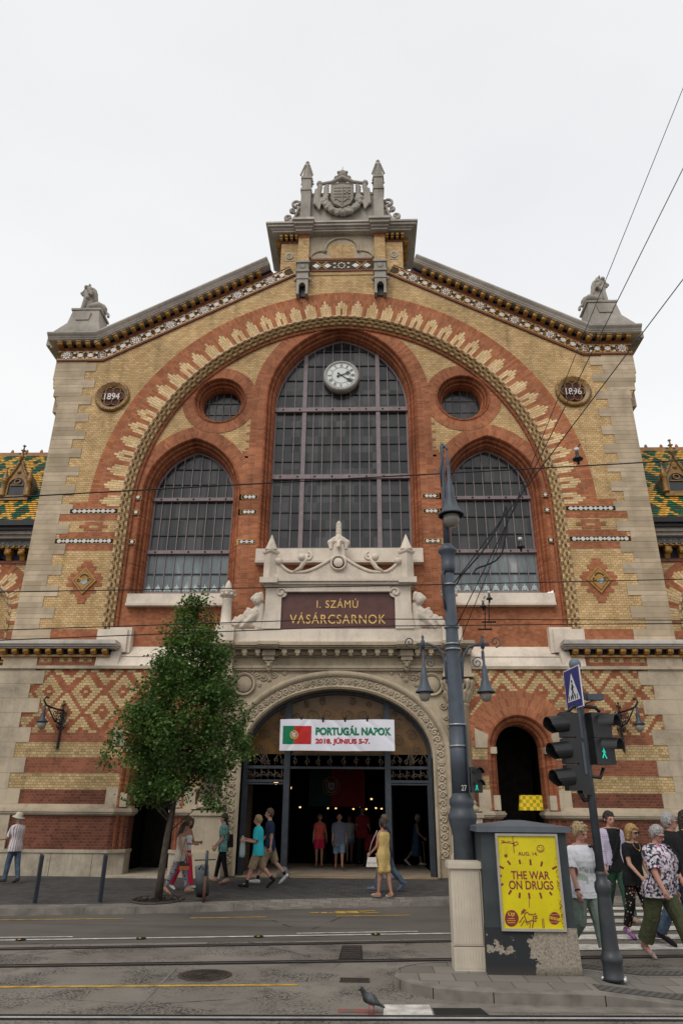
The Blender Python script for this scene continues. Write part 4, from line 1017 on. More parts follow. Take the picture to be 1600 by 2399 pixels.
for k in range(5):
    for q in (-1, 0, 1): caps.append(((q*.07, AY-.07, 10.1+.1*k), (q*.05, AY-.075, 10.14+.1*k), .03))
link('mask_finial', blob_mesh('mask_finial', caps, .022, MT['white'], 1), portal)
for s in (-1, 1):
    b = MB(); x = s*2.16; b.lathe([(.25, 8.62), (.22, 8.66), (.21, 9.46), (.27, 9.5), (.29, 9.56), (.23, 9.6)], (x, AY-.08, 0), 4, 0, 'z', False)
    b.lathe([(.22, 9.6), (.02, 10.12), (0, 10.16)], (x, AY-.08, 0), 8, 0, 'z', False)
    n0 = len(b.v); ob = sub(b, 'obelisk', MT['white'])
    b = MB(); x = s*3.46
    b.box(x-.22, x+.22, AY-.3, AY+.14, 7.06, 7.12); b.lathe([(.20, 7.12), (.22, 7.16), (.19, 7.24), (.17, 7.26), (.15, 7.95), (.17, 7.98)], (x, AY-.08, 0), 16); b.lathe([(.16, 7.98), (.24, 8.2), (.26, 8.25)], (x, AY-.08, 0), 12)
    b.lathe([(.16, 8.25), (.12, 8.36), (.08, 8.5), (.02, 8.6)], (x, AY-.08, 0), 8)
    for k in range(8): b.ball((x+.2*math.cos(k*PI/4), AY-.08+.2*math.sin(k*PI/4), 8.12), .07, 0, 6)
    sub(b, 'finial_column', MT['white'])
    # figure of a crowned head on a scroll
    caps = [((s*2.50, AY-.12, 8.0), (s*2.52, AY-.14, 7.9), .16, .13), ((s*2.52, AY-.2, 8.1), (s*2.66, AY-.14, 7.98), .07, .08), ((s*2.4, AY-.2, 8.12), (s*2.36, AY-.16, 7.95), .08, .06), ((s*2.56, AY-.27, 7.95), (s*2.58, AY-.26, 7.88), .035, .03),
            ((s*2.40, AY-.02, 7.8), (s*2.42, AY, 7.1), .13, .16), ((s*2.48, AY-.08, 7.76), (s*2.62, AY-.1, 7.55), .07, .12), ((s*2.55, AY-.05, 7.5), (s*2.9, AY-.06, 7.14), .17, .12), ((s*2.45, AY-.02, 7.2), (s*3.3, AY-.02, 7.1), .10, .07)]
    for (cx, cz, r_, hh) in ((2.80, 7.52, .15, 1), (3.17, 7.25, .13, 1), (2.98, 7.36, .09, -1)):
        sp3 = spiral((s*cx, cz), r_, 1.35, PI/2, s*hh, 14); caps += [((p[0], AY-.12, p[1]), (q_[0], AY-.12, q_[1]), .052) for p, q_ in zip(sp3, sp3[1:])]
    for k in range(4): caps.append(((s*(2.50+.11*k), AY-.18, 7.62-.13*k), (s*(2.62+.11*k), AY-.19, 7.40-.11*k), .035, .03))
    link('carved_figure', blob_mesh('carved_figure', caps, .025, MT['white'], 2), portal)
# floor of the entrance: step and tiles
b = MB(); b.box(-2.75, 2.75, PY-.05, .25, .05, .27, 1); b.box(-2.75, 2.75, .25, 5, .05, .275, 0); sub(b, 'entrance_floor', [solid('entrance_tile', (.30, .24, .18), .7, .3, var=.2, sc=3), solid('worn_step', (.27, .19, .10), .7, .3, var=.25, sc=3)])
# iron screen, amber tympanum, side lights
gate = MB(); IY = .30
for s in (-1, 1):
    gate.box(s*1.47-.085, s*1.47+.085, IY-.08, IY+.08, .27, 5.0); gate.box(s*1.47-.12, s*1.47+.12, IY-.12, IY+.12, .27, .5)
    x0, x1 = sorted((s*1.47, s*2.75)); gate.box(x0, x1, IY-.06, IY+.06, 3.05, 3.13); gate.box(x0, x1, IY-.05, IY+.05, 2.68, 2.75); gate.box(x0, x1, IY-.05, IY+.05, 2.62, 2.66)
    gate.box(s*2.70-.06, s*2.70+.06, IY-.07, IY+.07, .27, 3.4); gate.box(s*2.63-.03, s*2.63+.03, IY-.03, IY+.03, .27, 2.7)
gate.box(-1.47, 1.47, IY-.05, IY+.05, 3.05, 3.11); gate.box(-1.47, 1.47, IY-.04, IY+.04, 3.42, 3.47)
gate.sweep(ell(PA, PB, PZ, 3.0, 36, 2), [(0, IY-.05), (-.10, IY-.05), (-.10, IY+.05)])
gt = sub(gate, 'iron_screen', MT['iron'])
ty = ell(PA-.02, PB-.02, PZ, 3.46, 36, 2); plate('amber_tympanum', [ty], IY+.06, .02, MT['amber'], portal)
b = MB()
RBI = solid('rust_brown_iron', (.085, .062, .045), .55, .4, var=.3)
def curl(x, z, r, h, t=1.5, a0=None): b.tube([(p[0], IY-.03, p[1]) for p in spiral((x, z), r, t, random.random()*6 if a0 is None else a0, h, 18)], .011, 4)
for s in (-1, 1):
    for x, z, r, h in ((.30, 4.6, .2, 1), (.78, 4.55, .24, -1), (1.22, 4.5, .18, 1), (.45, 4.98, .12, -1), (.95, 4.92, .1, 1)): curl(s*x, z, r, h*s)
    for x in (.2, .55, .9, 1.25): b.tube([(s*x, IY-.02, 3.11), (s*x, IY-.02, 3.42)], .012, 4); curl(s*x, 3.25, .09, s, 1.2)
b.build('wrought_scrollwork', RBI, portal)
for s in (-1, 1):
    b = MB()
    for x, z, r, h in ((1.75, 4.3, .2, 1), (2.2, 4.0, .18, -1), (1.8, 3.85, .17, -1), (2.35, 3.62, .13, 1), (1.7, 4.65, .1, 1)): curl(s*x, z, r, h*s)
    for k in range(6):
        x = s*(1.62+.2*k); b.tube([(x, IY-.03, 3.13), (x+s*.02, IY-.03, 3.3), (x+s*.08*(-1)**k, IY-.03, 3.45)], .011, 4)
        curl(x, 3.24+.05*(k % 2), .075, s*(-1)**k, 1.2)
        b.tube([(x, IY-.02, 2.75), (x, IY-.02, 3.05)], .012, 4); curl(x+.05, 2.9, .07, 1, 1.1); curl(x-.05, 2.86, .05, -1, 1.1)
    for k in range(5):
        a = .3+.3*k; b.tube([(s*2.1, IY-.03, 3.13), (s*(2.1+.3*math.cos(a)), IY-.03, 3.2+.5*math.sin(a))], .01, 4)
    b.build('wrought_scrollwork', RBI, portal)
# vestibule walls
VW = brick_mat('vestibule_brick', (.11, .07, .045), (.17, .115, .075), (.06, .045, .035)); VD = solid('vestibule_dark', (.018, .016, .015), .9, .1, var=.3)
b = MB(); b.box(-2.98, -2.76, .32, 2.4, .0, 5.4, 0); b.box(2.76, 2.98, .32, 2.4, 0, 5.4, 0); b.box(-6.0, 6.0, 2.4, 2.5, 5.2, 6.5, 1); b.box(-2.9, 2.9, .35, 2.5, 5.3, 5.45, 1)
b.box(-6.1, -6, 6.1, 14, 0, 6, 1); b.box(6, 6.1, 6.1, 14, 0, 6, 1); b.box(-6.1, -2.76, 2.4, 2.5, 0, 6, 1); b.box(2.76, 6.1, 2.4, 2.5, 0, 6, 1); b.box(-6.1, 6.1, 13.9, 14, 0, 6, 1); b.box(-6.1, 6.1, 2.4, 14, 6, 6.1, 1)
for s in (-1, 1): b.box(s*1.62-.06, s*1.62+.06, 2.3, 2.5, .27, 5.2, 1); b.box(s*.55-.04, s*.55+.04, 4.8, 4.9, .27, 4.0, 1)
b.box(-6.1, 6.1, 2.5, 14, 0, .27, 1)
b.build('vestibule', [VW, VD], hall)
# warm lamps hanging in the hall
g = G('lit_lamp', .5); g.col((.9, .6, .25)); g.b.inputs['Emission Color'].default_value = (1, .62, .25, 1); g.b.inputs['Emission Strength'].default_value = 1.6; LIT = g.mat
g = G('lit_lamp_dim', .5); g.col((.5, .35, .2)); g.b.inputs['Emission Color'].default_value = (1, .7, .35, 1); g.b.inputs['Emission Strength'].default_value = .5; LIT2 = g.mat
bm = MB(); bm.ball((0, 0, 0), .05, 0, 10); bm.tube([(0, 0, .05), (0, 0, .6)], .006, 4, 1); bm.lathe([(.08, .0), (.03, .07)], (0, 0, .02), 10, 1); me = bm.mesh('hanging_lamp', [LIT, MT['black']])
lm = [(-2.15, 3.4, 2.78), (-1.72, 3.6, 2.62), (-.2, 8, 2.35), (1.05, 8, 2.36), (-1.9, 10, 2.05), (-.75, 10, 2.02), (-.45, 11, 2.02), (.3, 11, 2.0), (.62, 10, 2.06), (.85, 11, 2.0), (1.25, 10, 2.04), (1.5, 11, 2.02), (-1.3, 9, 2.3), (1.65, 5, 2.5)]
for i, (x, y, z) in enumerate(lm):
    o = link('hanging_lamp', me, None, (XC+x, Y0+y, z)); k = 1.5 if i < 2 else .9; o.scale = (k, k, k)
    tag(o, ['warm round lamp hanging high just inside the left of the entrance', 'warm lamp hanging beside the left iron post, lower of the two nearest'][i] if i < 2 else 'small warm lamp glowing deep in the dark hall beyond the entrance', 'lamp', 'lamps in the dark hall')
# ---------------------------------------------------------------- national flag inside, banner over the entrance
FG, FR, FY = solid('flag_green', (.012, .16, .075), .8, .2, var=.1), solid('flag_red', (.42, .025, .025), .8, .2, var=.1), solid('flag_yellow', (.55, .40, .04), .8, .2, var=.1)
FW, FB = solid('flag_white', (.7, .7, .7), .8, .2, var=.05), solid('flag_blue', (.03, .06, .22), .8, .2, var=.05)
def flag(b, x0, x1, z0, z1, y, warp):
    nx, nz = 20, 10
    def pt(i, j): x = x0+(x1-x0)*i/nx; z = z0+(z1-z0)*j/nz; return (x, y+warp(x, z), z)
    for i in range(nx):
        for j in range(nz): b.add([pt(i, j), pt(i+1, j), pt(i+1, j+1), pt(i, j+1)], [(0, 1, 2, 3)], 0 if i < nx*.4 else 1, smooth=True)
    c = x0+(x1-x0)*.4; zc = (z0+z1)/2; r = (z1-z0)*.24
    def disc(pts, m, dy): b.add([(px_, y+warp(px_, pz_)-dy, pz_) for px_, pz_ in pts], [tuple(range(len(pts)))], m)
    for k in range(24):
        a, a2 = 2*PI*k/24, 2*PI*(k+1)/24; disc([(c+r*math.cos(a), zc+r*math.sin(a)), (c+r*.84*math.cos(a), zc+r*.84*math.sin(a)), (c+r*.84*math.cos(a2), zc+r*.84*math.sin(a2)), (c+r*math.cos(a2), zc+r*math.sin(a2))], 2, .006)
    for k in range(-1, 2): disc([(c-r*.9, zc+k*r*.5-.02*r), (c+r*.9, zc+k*r*.5-.06*r), (c+r*.9, zc+k*r*.5+.06*r), (c-r*.9, zc+k*r*.5+.06*r)], 2, .006)
    def sh(q): return [(c-q*r, zc+q*r), (c-q*r, zc-.3*q*r), (c-.6*q*r, zc-q*r), (c, zc-1.15*q*r), (c+.6*q*r, zc-q*r), (c+q*r, zc-.3*q*r), (c+q*r, zc+q*r)]
    disc(sh(.62), 3, .008); disc(sh(.55), 1, .010); disc(sh(.36), 3, .012)
    for dx, dz in ((0, .15), (-.15, 0), (.15, 0), (0, 0), (0, -.17)): disc([(c+dx*r-.06*r, zc+dz*r-.06*r), (c+dx*r+.06*r, zc+dz*r-.06*r), (c+dx*r+.06*r, zc+dz*r+.06*r), (c+dx*r-.06*r, zc+dz*r+.06*r)], 4, .014)
FM = [FG, FR, FY, FW, FB]
DM = [solid('shaded_flag_'+n_, c_, .9, .1, var=.1) for n_, c_ in (('green', (.008, .022, .018)), ('red', (.085, .008, .010)), ('yellow', (.075, .045, .01)), ('white', (.14, .14, .15)), ('blue', (.02, .03, .06)))]  # flag colours darkened to paint in the shade of the hall
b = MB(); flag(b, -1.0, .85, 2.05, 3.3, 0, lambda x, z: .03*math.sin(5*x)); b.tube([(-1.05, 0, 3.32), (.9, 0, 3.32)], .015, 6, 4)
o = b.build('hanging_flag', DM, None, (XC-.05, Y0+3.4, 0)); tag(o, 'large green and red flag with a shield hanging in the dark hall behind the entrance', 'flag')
ban = empty('banner', (XC+.02, Y0-.42, 0)); tag(ban, 'white cloth banner reading PORTUGÁL NAPOK hung across the entrance arch', 'banner')
bw = lambda x, z: .020*math.sin(3.1*x+2*z)+.028*math.exp(-((x-.2+.9*(z-4))/.09)**2)+.02*math.exp(-((x+1.1-.7*(z-4))/.07)**2)+.022*math.exp(-((x-1.25+1.2*(z-4))/.08)**2)+.018*math.exp(-((x+.55+.8*(z-4))/.06)**2)
b = MB(); X0, X1, Z0, Z1 = -1.66, 1.64, 3.50, 4.36; nx, nz = 90, 24
P = [[(X0+(X1-X0)*i/nx, bw(X0+(X1-X0)*i/nx, Z0+(Z1-Z0)*j/nz), Z0+(Z1-Z0)*j/nz+.012*math.sin(9*i/nx)*(1 if j == nz else .3)) for j in range(nz+1)] for i in range(nx+1)]
b.add([p for c in P for p in c], [(i*(nz+1)+j, (i+1)*(nz+1)+j, (i+1)*(nz+1)+j+1, i*(nz+1)+j+1) for i in range(nx) for j in range(nz)], 0, smooth=True)
b.build('cloth', solid('banner_cloth', (.66, .66, .72), .85, .2, var=.06, sc=2), ban)
b = MB(); flag(b, -1.575, -.75, 3.68, 4.18, -.006, bw); b.build('printed_flag', FM, ban)
for body, w, h, x, z, mt in (('PORTUGÁL NAPOK', 2.18, .27, .46, 4.06, solid('banner_green_ink', (.012, .17, .085), .8, .2, var=.05)), ('2018. JÚNIUS 5-7.', 1.56, .215, .15, 3.76, solid('banner_red_ink', (.42, .03, .04), .8, .2, var=.05))):
    me = text_mesh(body, w, h, .002, .05); me.materials.append(mt)
    for v in me.vertices: v.co.y += bw(v.co.x+x, v.co.z+z)-.006
    link('lettering', me, ban, (x, 0, z))
b = MB()
for x in (-1.05, -.42, .22, .86): b.bar((x, .02, 4.30), (x, -.01, 4.41), .05, .04); b.tube([(x, 0, 4.4), (x+.02, .45, 4.55)], .008, 4); b.tube([(x-.05, -.01, 4.4), (x+.05, -.01, 4.42)], .02, 5)
b.build('clip', MT['black'], ban)
# stone guard balls at the feet of the iron posts
bm = MB(); bm.lathe([(.17, 0), (.175, .08), (.16, .18), (.10, .27), (0, .30)], n=20); me = bm.mesh('guard_stone', solid('guard_stone', (.15, .14, .13), .9, .2, var=.3, sc=9))
for i, s in enumerate((-1, 1)): tag(link('guard_stone', me, None, (XC+s*1.42, Y0-.30, .235)), ['rounded grey guard stone below the left iron post of the entrance', 'rounded grey guard stone below the right iron post, half hidden by a strolling couple'][i], 'guard stone', 'guard stones at the entrance')
# wall lanterns on scrolled iron brackets
def wall_lantern(x, flip, label):
    r = empty('wall_lantern', (XC+x, Y0-.27, 4.1)); tag(r, label, 'lantern', 'wall lanterns beside the gable')
    b = MB(); q = flip
    b.bar((0, -.03, -.55), (0, -.03, .55), .05, .05); b.lathe([(.0, -.62), (.035, -.5), (.03, -.45)], (0, -.03, 0), 8)
    b.tube([(0, -.03, .5), (q*.0, -.25, .52), (0, -.45, .55), (0, -.62, .60), (0, -.72, .72), (0, -.66, .82), (0, -.58, .80)], .028, 6)
    b.tube([(0, -.03, .1), (0, -.28, .2), (0, -.45, .42), (0, -.55, .56)], .02, 6)
    for c, rr, h in (((-.14, .30), .12, 1), ((-.28, .40), .10, -1), ((-.12, .08), .10, -1), ((-.22, .2), .07, 1)): b.tube([(0, c[0]-.0+ (p[0]), p[1]) for p in spiral((0, c[1]), rr, 1.5, 1, h, 16)], .014, 4)
    for s in (-1, 1):
        for z, rr in ((.42, .1), (.2, .09), (.02, .08)): b.tube([(p[0], -.04, p[1]) for p in spiral((s*.12, z), rr, 1.5, PI/2, -s, 16)], .016, 5)
    b.tube([(0, -.05, .55), (0, -.05, .72)], .015, 5); b.ball((0, -.05, .76), .035, 0, 8)
    for s in (-1, 1): b.tube([(0, -.05, .62), (s*.07, -.05, .70), (s*.09, -.05, .64)], .014, 5)
    b.build('iron_bracket', MT['black'], r)
    b = MB(); b.lathe([(.03, .60), (.035, .42), (.06, .34), (.06, .22), (.16, .14), (.16, .11)], (0, -.66, 0), 16); b.build('lamp_shade', MT['iron'], r)
    b = MB(); b.lathe([(.12, .11), (.12, .02), (.08, -.06), (0, -.10)], (0, -.66, 0), 14); b.build('lamp_glass', MT['lampglass'], r)
    r.rotation_euler = (0, 0, math.radians(-32*flip)); r.scale = (1, 1, 1)
wall_lantern(-8.12, 1, 'black scrolled iron lantern on the wall left of the tree')
wall_lantern(8.14, -1, 'black scrolled iron lantern on the wall behind the traffic light')
# floodlit stained lamp behind the right doorway
o = MB(); o.hexa([(-.40, -.1, 0), (.40, -.1, 0), (.40, .1, 0), (-.40, .1, 0), (-.34, -.1, .42), (.34, -.1, .42), (.34, .1, .42), (-.34, .1, .42)])
g = G('lit_stained_glass', .5); t = g.sep(g.obj()); k = g.m('FLOORED_MODULO', g.add(g.m('FLOOR', g.mul(t[0], 10)), g.m('FLOOR', g.mul(t[2], 10))), 2.0)
c = g.mix(g.mul(k, 1.0), g.mix(g.noise(4, 2), (.10, .22, .01), (.55, .42, .02)), (.85, .50, .03)); g.col(c); g.put(g.b.inputs['Emission Color'], c); g.b.inputs['Emission Strength'].default_value = .42
o = o.build('stained_glass_lamp', g.mat, None, (XC+5.82, Y0+1.5, 1.98)); tag(o, 'lit green and yellow stained glass lampshade inside the right doorway', 'lamp')
# ================================================================ lions on their pedestals
def lion(s, label):
    r = empty('lion_statue', (XC+s*9.75, Y0+.15, 18.34)); tag(r, label, 'statue', 'stone lions on the gable corners')
    b = MB(); b.hexa([(-1.0, -.6, 0), (.75, -.6, 0), (.75, .6, 0), (-1.0, .6, 0), (-.62, -.5, .45), (.62, -.5, .45), (.62, .5, .45), (-.62, .5, .45)])
    b.hexa([(-.60, -.5, .45), (.60, -.5, .45), (.60, .5, .45), (-.60, .5, .45), (-.50, -.42, 1.12), (.52, -.42, 1.12), (.52, .42, 1.12), (-.50, .42, 1.12)])
    b.box(-.56, .58, -.46, .46, 1.12, 1.2); b.prism([(-.3, .6), (.2, .6), (.25, .95), (0, 1.02), (-.3, .95)], -.52, -.4)
    if s > 0: b.xform(Matrix.Scale(-1, 4, (1, 0, 0)))
    b.build('pedestal', MT['grey'], r)
    q = -s
    def P(x, y, z): return (q*(x*1.12+.02), y*1.25, 1.2+z*1.16)
    caps = [(P(-.05, 0, .30), P(.30, 0, .24), .20, .26), (P(-.05, 0, .34), P(-.18, 0, .72), .20, .19), (P(-.18, 0, .72), P(-.18, 0, .92), .22, .21), (P(-.20, 0, .98), P(-.30, 0, 1.0), .19, .15),
            (P(-.32, 0, .98), P(-.45, 0, .94), .11, .08), (P(-.36, 0, .90), P(-.42, 0, .86), .07, .05), (P(-.1, 0, 1.0), P(-.02, 0, .85), .18, .16), (P(-.02, 0, .8), P(.05, 0, .55), .16, .14)]
    for y in (-1, 1):
        caps += [(P(-.20, y*.14, .58), P(-.28, y*.15, .08), .10, .07), (P(-.28, y*.15, .06), P(-.42, y*.15, .05), .07, .06), (P(.28, y*.18, .24), P(.02, y*.22, .16), .17, .11), (P(.02, y*.22, .08), P(-.16, y*.24, .05), .08, .06), (P(-.14, y*.15, 1.13), P(-.16, y*.16, 1.17), .05, .04), (P(-.22, y*.12, .8), P(-.14, y*.18, .6), .1, .09)]
    caps += [(P(.48, 0, .14), P(.60, .0, .04), .06, .05), (P(.60, 0, .05), P(.64, -.05, -.10), .05, .06), (P(-.28, -.12, 1.1), P(-.30, .12, 1.1), .09, .09)]
    for k in range(14): a = random.uniform(-2.2, 2.2); caps.append((P(-.16+.1*random.random(), .2*math.sin(a), .75+.4*random.random()), P(-.08+.1*random.random(), .24*math.sin(a), .62+.3*random.random()), .07, .05))
    link('lion', blob_mesh('lion', caps, .022, MT['grey'], 0), r)
lion(-1, 'grey stone lion seated on the left corner of the gable, looking left')
lion(1, 'grey stone lion seated on the right corner of the gable, looking right')
# ================================================================ tiled side wings
def wing(s, label):
    r = empty('market_wing', (XC, Y0+1.2, 0)); tag(r, label, 'building', 'tile roofed wings of the market')
    X0, X1 = 10.22, 18.0
    def q(a, c): return sorted((s*a, s*c))
    cx = s*12.35; x0, x1 = q(X0, X1)
    holes = [arch_path(cx, 1.22, 7.9, .06, 6.9, 14, 2)]
    plate('wall', [[(x0, 0), (x1, 0), (x1, 10.4), (x0, 10.4)]]+holes, 0, .3, MT['yellow'], r)
    b = MB(); b.box(x0, x1, .3, .34, 6, 9.5); b.build('recess_wall', MT['yellow'], r)
    ring = arch_path(cx, 1.22, 7.9, .06, 7.6, 20, 1)
    b = MB(); b.sweep(ring, [(0, .02), (0, -.02), (.62, -.02), (.62, .02)]); b.sweep(ring, [(.62, .02), (.62, -.03), (.82, -.03), (.82, .02)], 1); b.build('arch_ring', [MT['great'], MT['vous']], r)
    b = MB(); b.sweep(arch_path(cx, 1.22, 7.9, .06, 6.9, 20, 3), [(.04, -.03), (-.02, -.05), (-.06, .0), (-.08, .08), (-.13, .08), (-.15, .3)]); b.build('arch_moulding', MT['chequer'], r)
    b = MB(); b.box(x0, x1, -.025, 0, 7.1, 7.35); b.box(x0, x1, -.03, 0, 5.2, 5.9); b.box(x0, x1, -.03, 0, 3.3, 3.9); b.build('red_brick_bands', MT['red'], r)
    b = MB(); b.box(x0, x1, -.06, .3, 9.72, 9.82, 2); b.box(x0, x1, -.03, .3, 9.82, 10.22, 1); b.box(x0, x1, -.28, .3, 10.22, 10.28, 0); b.box(x0, x1, -.32, .3, 10.28, 10.5, 3); b.box(x0, x1, -.48, .3, 10.5, 10.62, 4); b.box(x0, x1, -.58, .3, 10.62, 10.74, 4)
    b.box(x0, x1, -.80, -.2, 10.86, 11.06, 5); b.box(x0, x1, -.7, .2, 10.74, 10.86, 5)
    n = 40
    for i in range(n):
        x = x0+(x1-x0)*(i+.5)/n; b.box(x-.03, x+.03, -.34, -.3, 10.22, 10.28, 0)
        b.tube([(p[0], -.33, p[1]) for p in spiral((x, 10.39), .07, 1.3, 1, 1 if i % 2 else -1, 10)], .014, 4, 4)
    b.build('eaves_cornice', [MT['mustard'], MT['navy'], MT['oxblood'], MT['slate'], MT['grey'], MT['black']], r)
    bm = MB(); bm.box(-.1, .1, -.26, 0, 10.05, 10.2); bm.lathe([(.10, -.1), (.10, .1)], (0, -.2, 10.06), 10, 0, 'x'); bm.hexa([(-.08, -.08, 9.82), (.08, -.08, 9.82), (.08, 0, 9.82), (-.08, 0, 9.82), (-.09, -.2, 10.05), (.09, -.2, 10.05), (.09, 0, 10.05), (-.09, 0, 10.05)])
    me = bm.mesh('bracket', MT['mustard'])
    for i in range(11): link('bracket', me, r, (s*(10.55+.48*i), 0, 0))
    # roof
    b = MB(); A = (-.62, 11.06); B = (2.95, 15.55); L = math.dist(A, B); xa, xb = x0-(0 if s > 0 else 0), x1
    b.add([(xa, A[0], A[1]), (xb, A[0], A[1]), (xb, B[0], B[1]), (xa, B[0], B[1])], [(0, 1, 2, 3)], 0, [[(xa, 0), (xb, 0), (xb, L), (xa, L)]])
    # a surface of overlapping courses
    b2 = MB(); nrow = 37; rh = .155
    for k in range(nrow):
        f0, f1 = k*rh/L, min(1, (k+1)*rh/L); pa = (A[0]+(B[0]-A[0])*f0, A[1]+(B[1]-A[1])*f0); pb = (A[0]+(B[0]-A[0])*f1, A[1]+(B[1]-A[1])*f1)
        nx_, nz_ = -(B[1]-A[1])/L, (B[0]-A[0])/L; u0, u1 = k*rh+.001, (k+1)*rh-.001
        b2.add([(xa, pa[0]+nx_*.035, pa[1]+nz_*.035), (xb, pa[0]+nx_*.035, pa[1]+nz_*.035), (xb, pb[0]+nx_*.008, pb[1]+nz_*.008), (xa, pb[0]+nx_*.008, pb[1]+nz_*.008)], [(0, 1, 2, 3)], 0, [[(xa, u0), (xb, u0), (xb, u1), (xa, u1)]])
        b2.add([(xa, pa[0], pa[1]), (xb, pa[0], pa[1]), (xb, pa[0]+nx_*.035, pa[1]+nz_*.035), (xa, pa[0]+nx_*.035, pa[1]+nz_*.035)], [(0, 1, 2, 3)], 0, [[(xa, u0), (xb, u0), (xb, u0+.01), (xa, u0+.01)]])
    b2.build('tiled_roof', MT['roof'], r)
    b = MB(); b.box(x0, x1, 2.88, 3.1, 15.5, 15.66); 
    for i in range(12):
        x = x0+.3+i*.62; b.lathe([(.05, 15.66), (.07, 15.72), (.05, 15.8), (.0, 15.86)], (x, 2.98, 0), 8)
    b.build('ridge', solid('ridge_tile', (.33, .17, .08), .6, .3, var=.2), r)
    # gothic dormer
    d = empty('dormer', (0, 0, 0)); d.parent = r; dx = s*12.0 if s < 0 else 12.05; yf = .05; z0 = 12.55
    d.location = (dx, .30, z0-.05); d.scale = (.84, .84, .66)
    b = MB(); b.box(-.62, .62, -.06, .1, -.32, -.08); 
    for q_ in (-1, 1):
        b.lathe([(.14, -.1), (.15, .0), (.11, .05), (.11, .75), (.15, .82), (.15, .9), (.12, .95), (.11, 1.15), (.0, 1.62)], (q_*.55, -.02, 0), 8); b.ball((q_*.55, -.02, 1.66), .06, 0, 8); b.lathe([(.14, .9), (.16, .98)], (q_*.55, -.02, 0), 8)
        b.tube([(q_*.5, -.02, .85), (q_*.36, -.02, 1.2), (q_*.2, -.02, 1.6), (q_*.08, -.02, 2.0), (0, -.02, 2.2)], .065, 6)
        for k in range(4): b.ball((q_*(.45-.1*k), -.04, 1.05+.27*k), .06, 0, 6)
    b.lathe([(.09, 2.05), (.07, 2.3), (.13, 2.36), (.07, 2.44), (.05, 2.72), (.12, 2.78), (.04, 2.85), (.03, 3.02), (.08, 3.08), (.0, 3.18)], (0, -.02, 0), 8)
    for q_ in (-1, 1): b.ball((q_*.15, -.02, 2.6), .06, 0, 6)
    b.build('tracery', MT['gold_ceramic'], d)
    fr = plate('front', [[(-.5, -.1), (.5, -.1), (.5, .9), (.12, 2.0), (-.12, 2.0), (-.5, .9)], arch_path(0, .36, .62, .12, .0, 8, 1)], 0, .1, MT['gold_ceramic'], d)
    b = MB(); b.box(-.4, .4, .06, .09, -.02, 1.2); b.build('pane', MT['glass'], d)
    b = MB(); b.ribbon(circle(0, .86, .13, 16)+[(-.13, .86)], .05, -.01, 0, .06); b.bar((-.3, .02, .62), (.3, .02, .62), .05, .05); b.ball((0, .0, 1.42), .1, 0, 8); b.build('window_tracery', MT['gold_ceramic'], d)
    b = MB(); b.add([(-.62, .05, -.1), (-.66, .05, .75), (-.12, .1, 1.75), (.12, .1, 1.75), (.66, .05, .75), (.62, .05, -.1), (-.62, 2.2, -.1), (-.66, 2.2, .75), (-.12, 2.4, 1.75), (.12, 2.4, 1.75), (.66, 2.2, .75), (.62, 2.2, -.1)], [(0, 1, 7, 6), (1, 2, 8, 7), (2, 3, 9, 8), (3, 4, 10, 9), (4, 5, 11, 10)]); b.build('cheek', MT['slate'], d)
    b = MB(); b.box(x0, x1, -.20, 0, 6.3, 6.5, 1); b.box(x0, x1, -.24, 0, 6.26, 6.32, 0)
    for i in range(14):
        x = s*(10.5+.36*i); b.box(x-.07, x+.07, -.34, -.1, 6.34, 6.48, 0)
    b.box(x0, x1, -.38, 0, 6.5, 6.58, 2); b.box(x0, x1, -.46, 0, 6.58, 6.7, 2); b.build('small_cornice', [MT['mustard'], MT['navy'], MT['grey']], r)
    b = MB(); b.box(x0, x1, -.1, 0, 0, 2.0); b.box(x0, x1, -.16, 0, 5.86, 5.96); b.build('base_course', MT['stone'], r)
wing(-1, 'left market wing with green and orange tiled roof and gold dormer')
wing(1, 'right market wing with green and orange tiled roof and gold dormer')
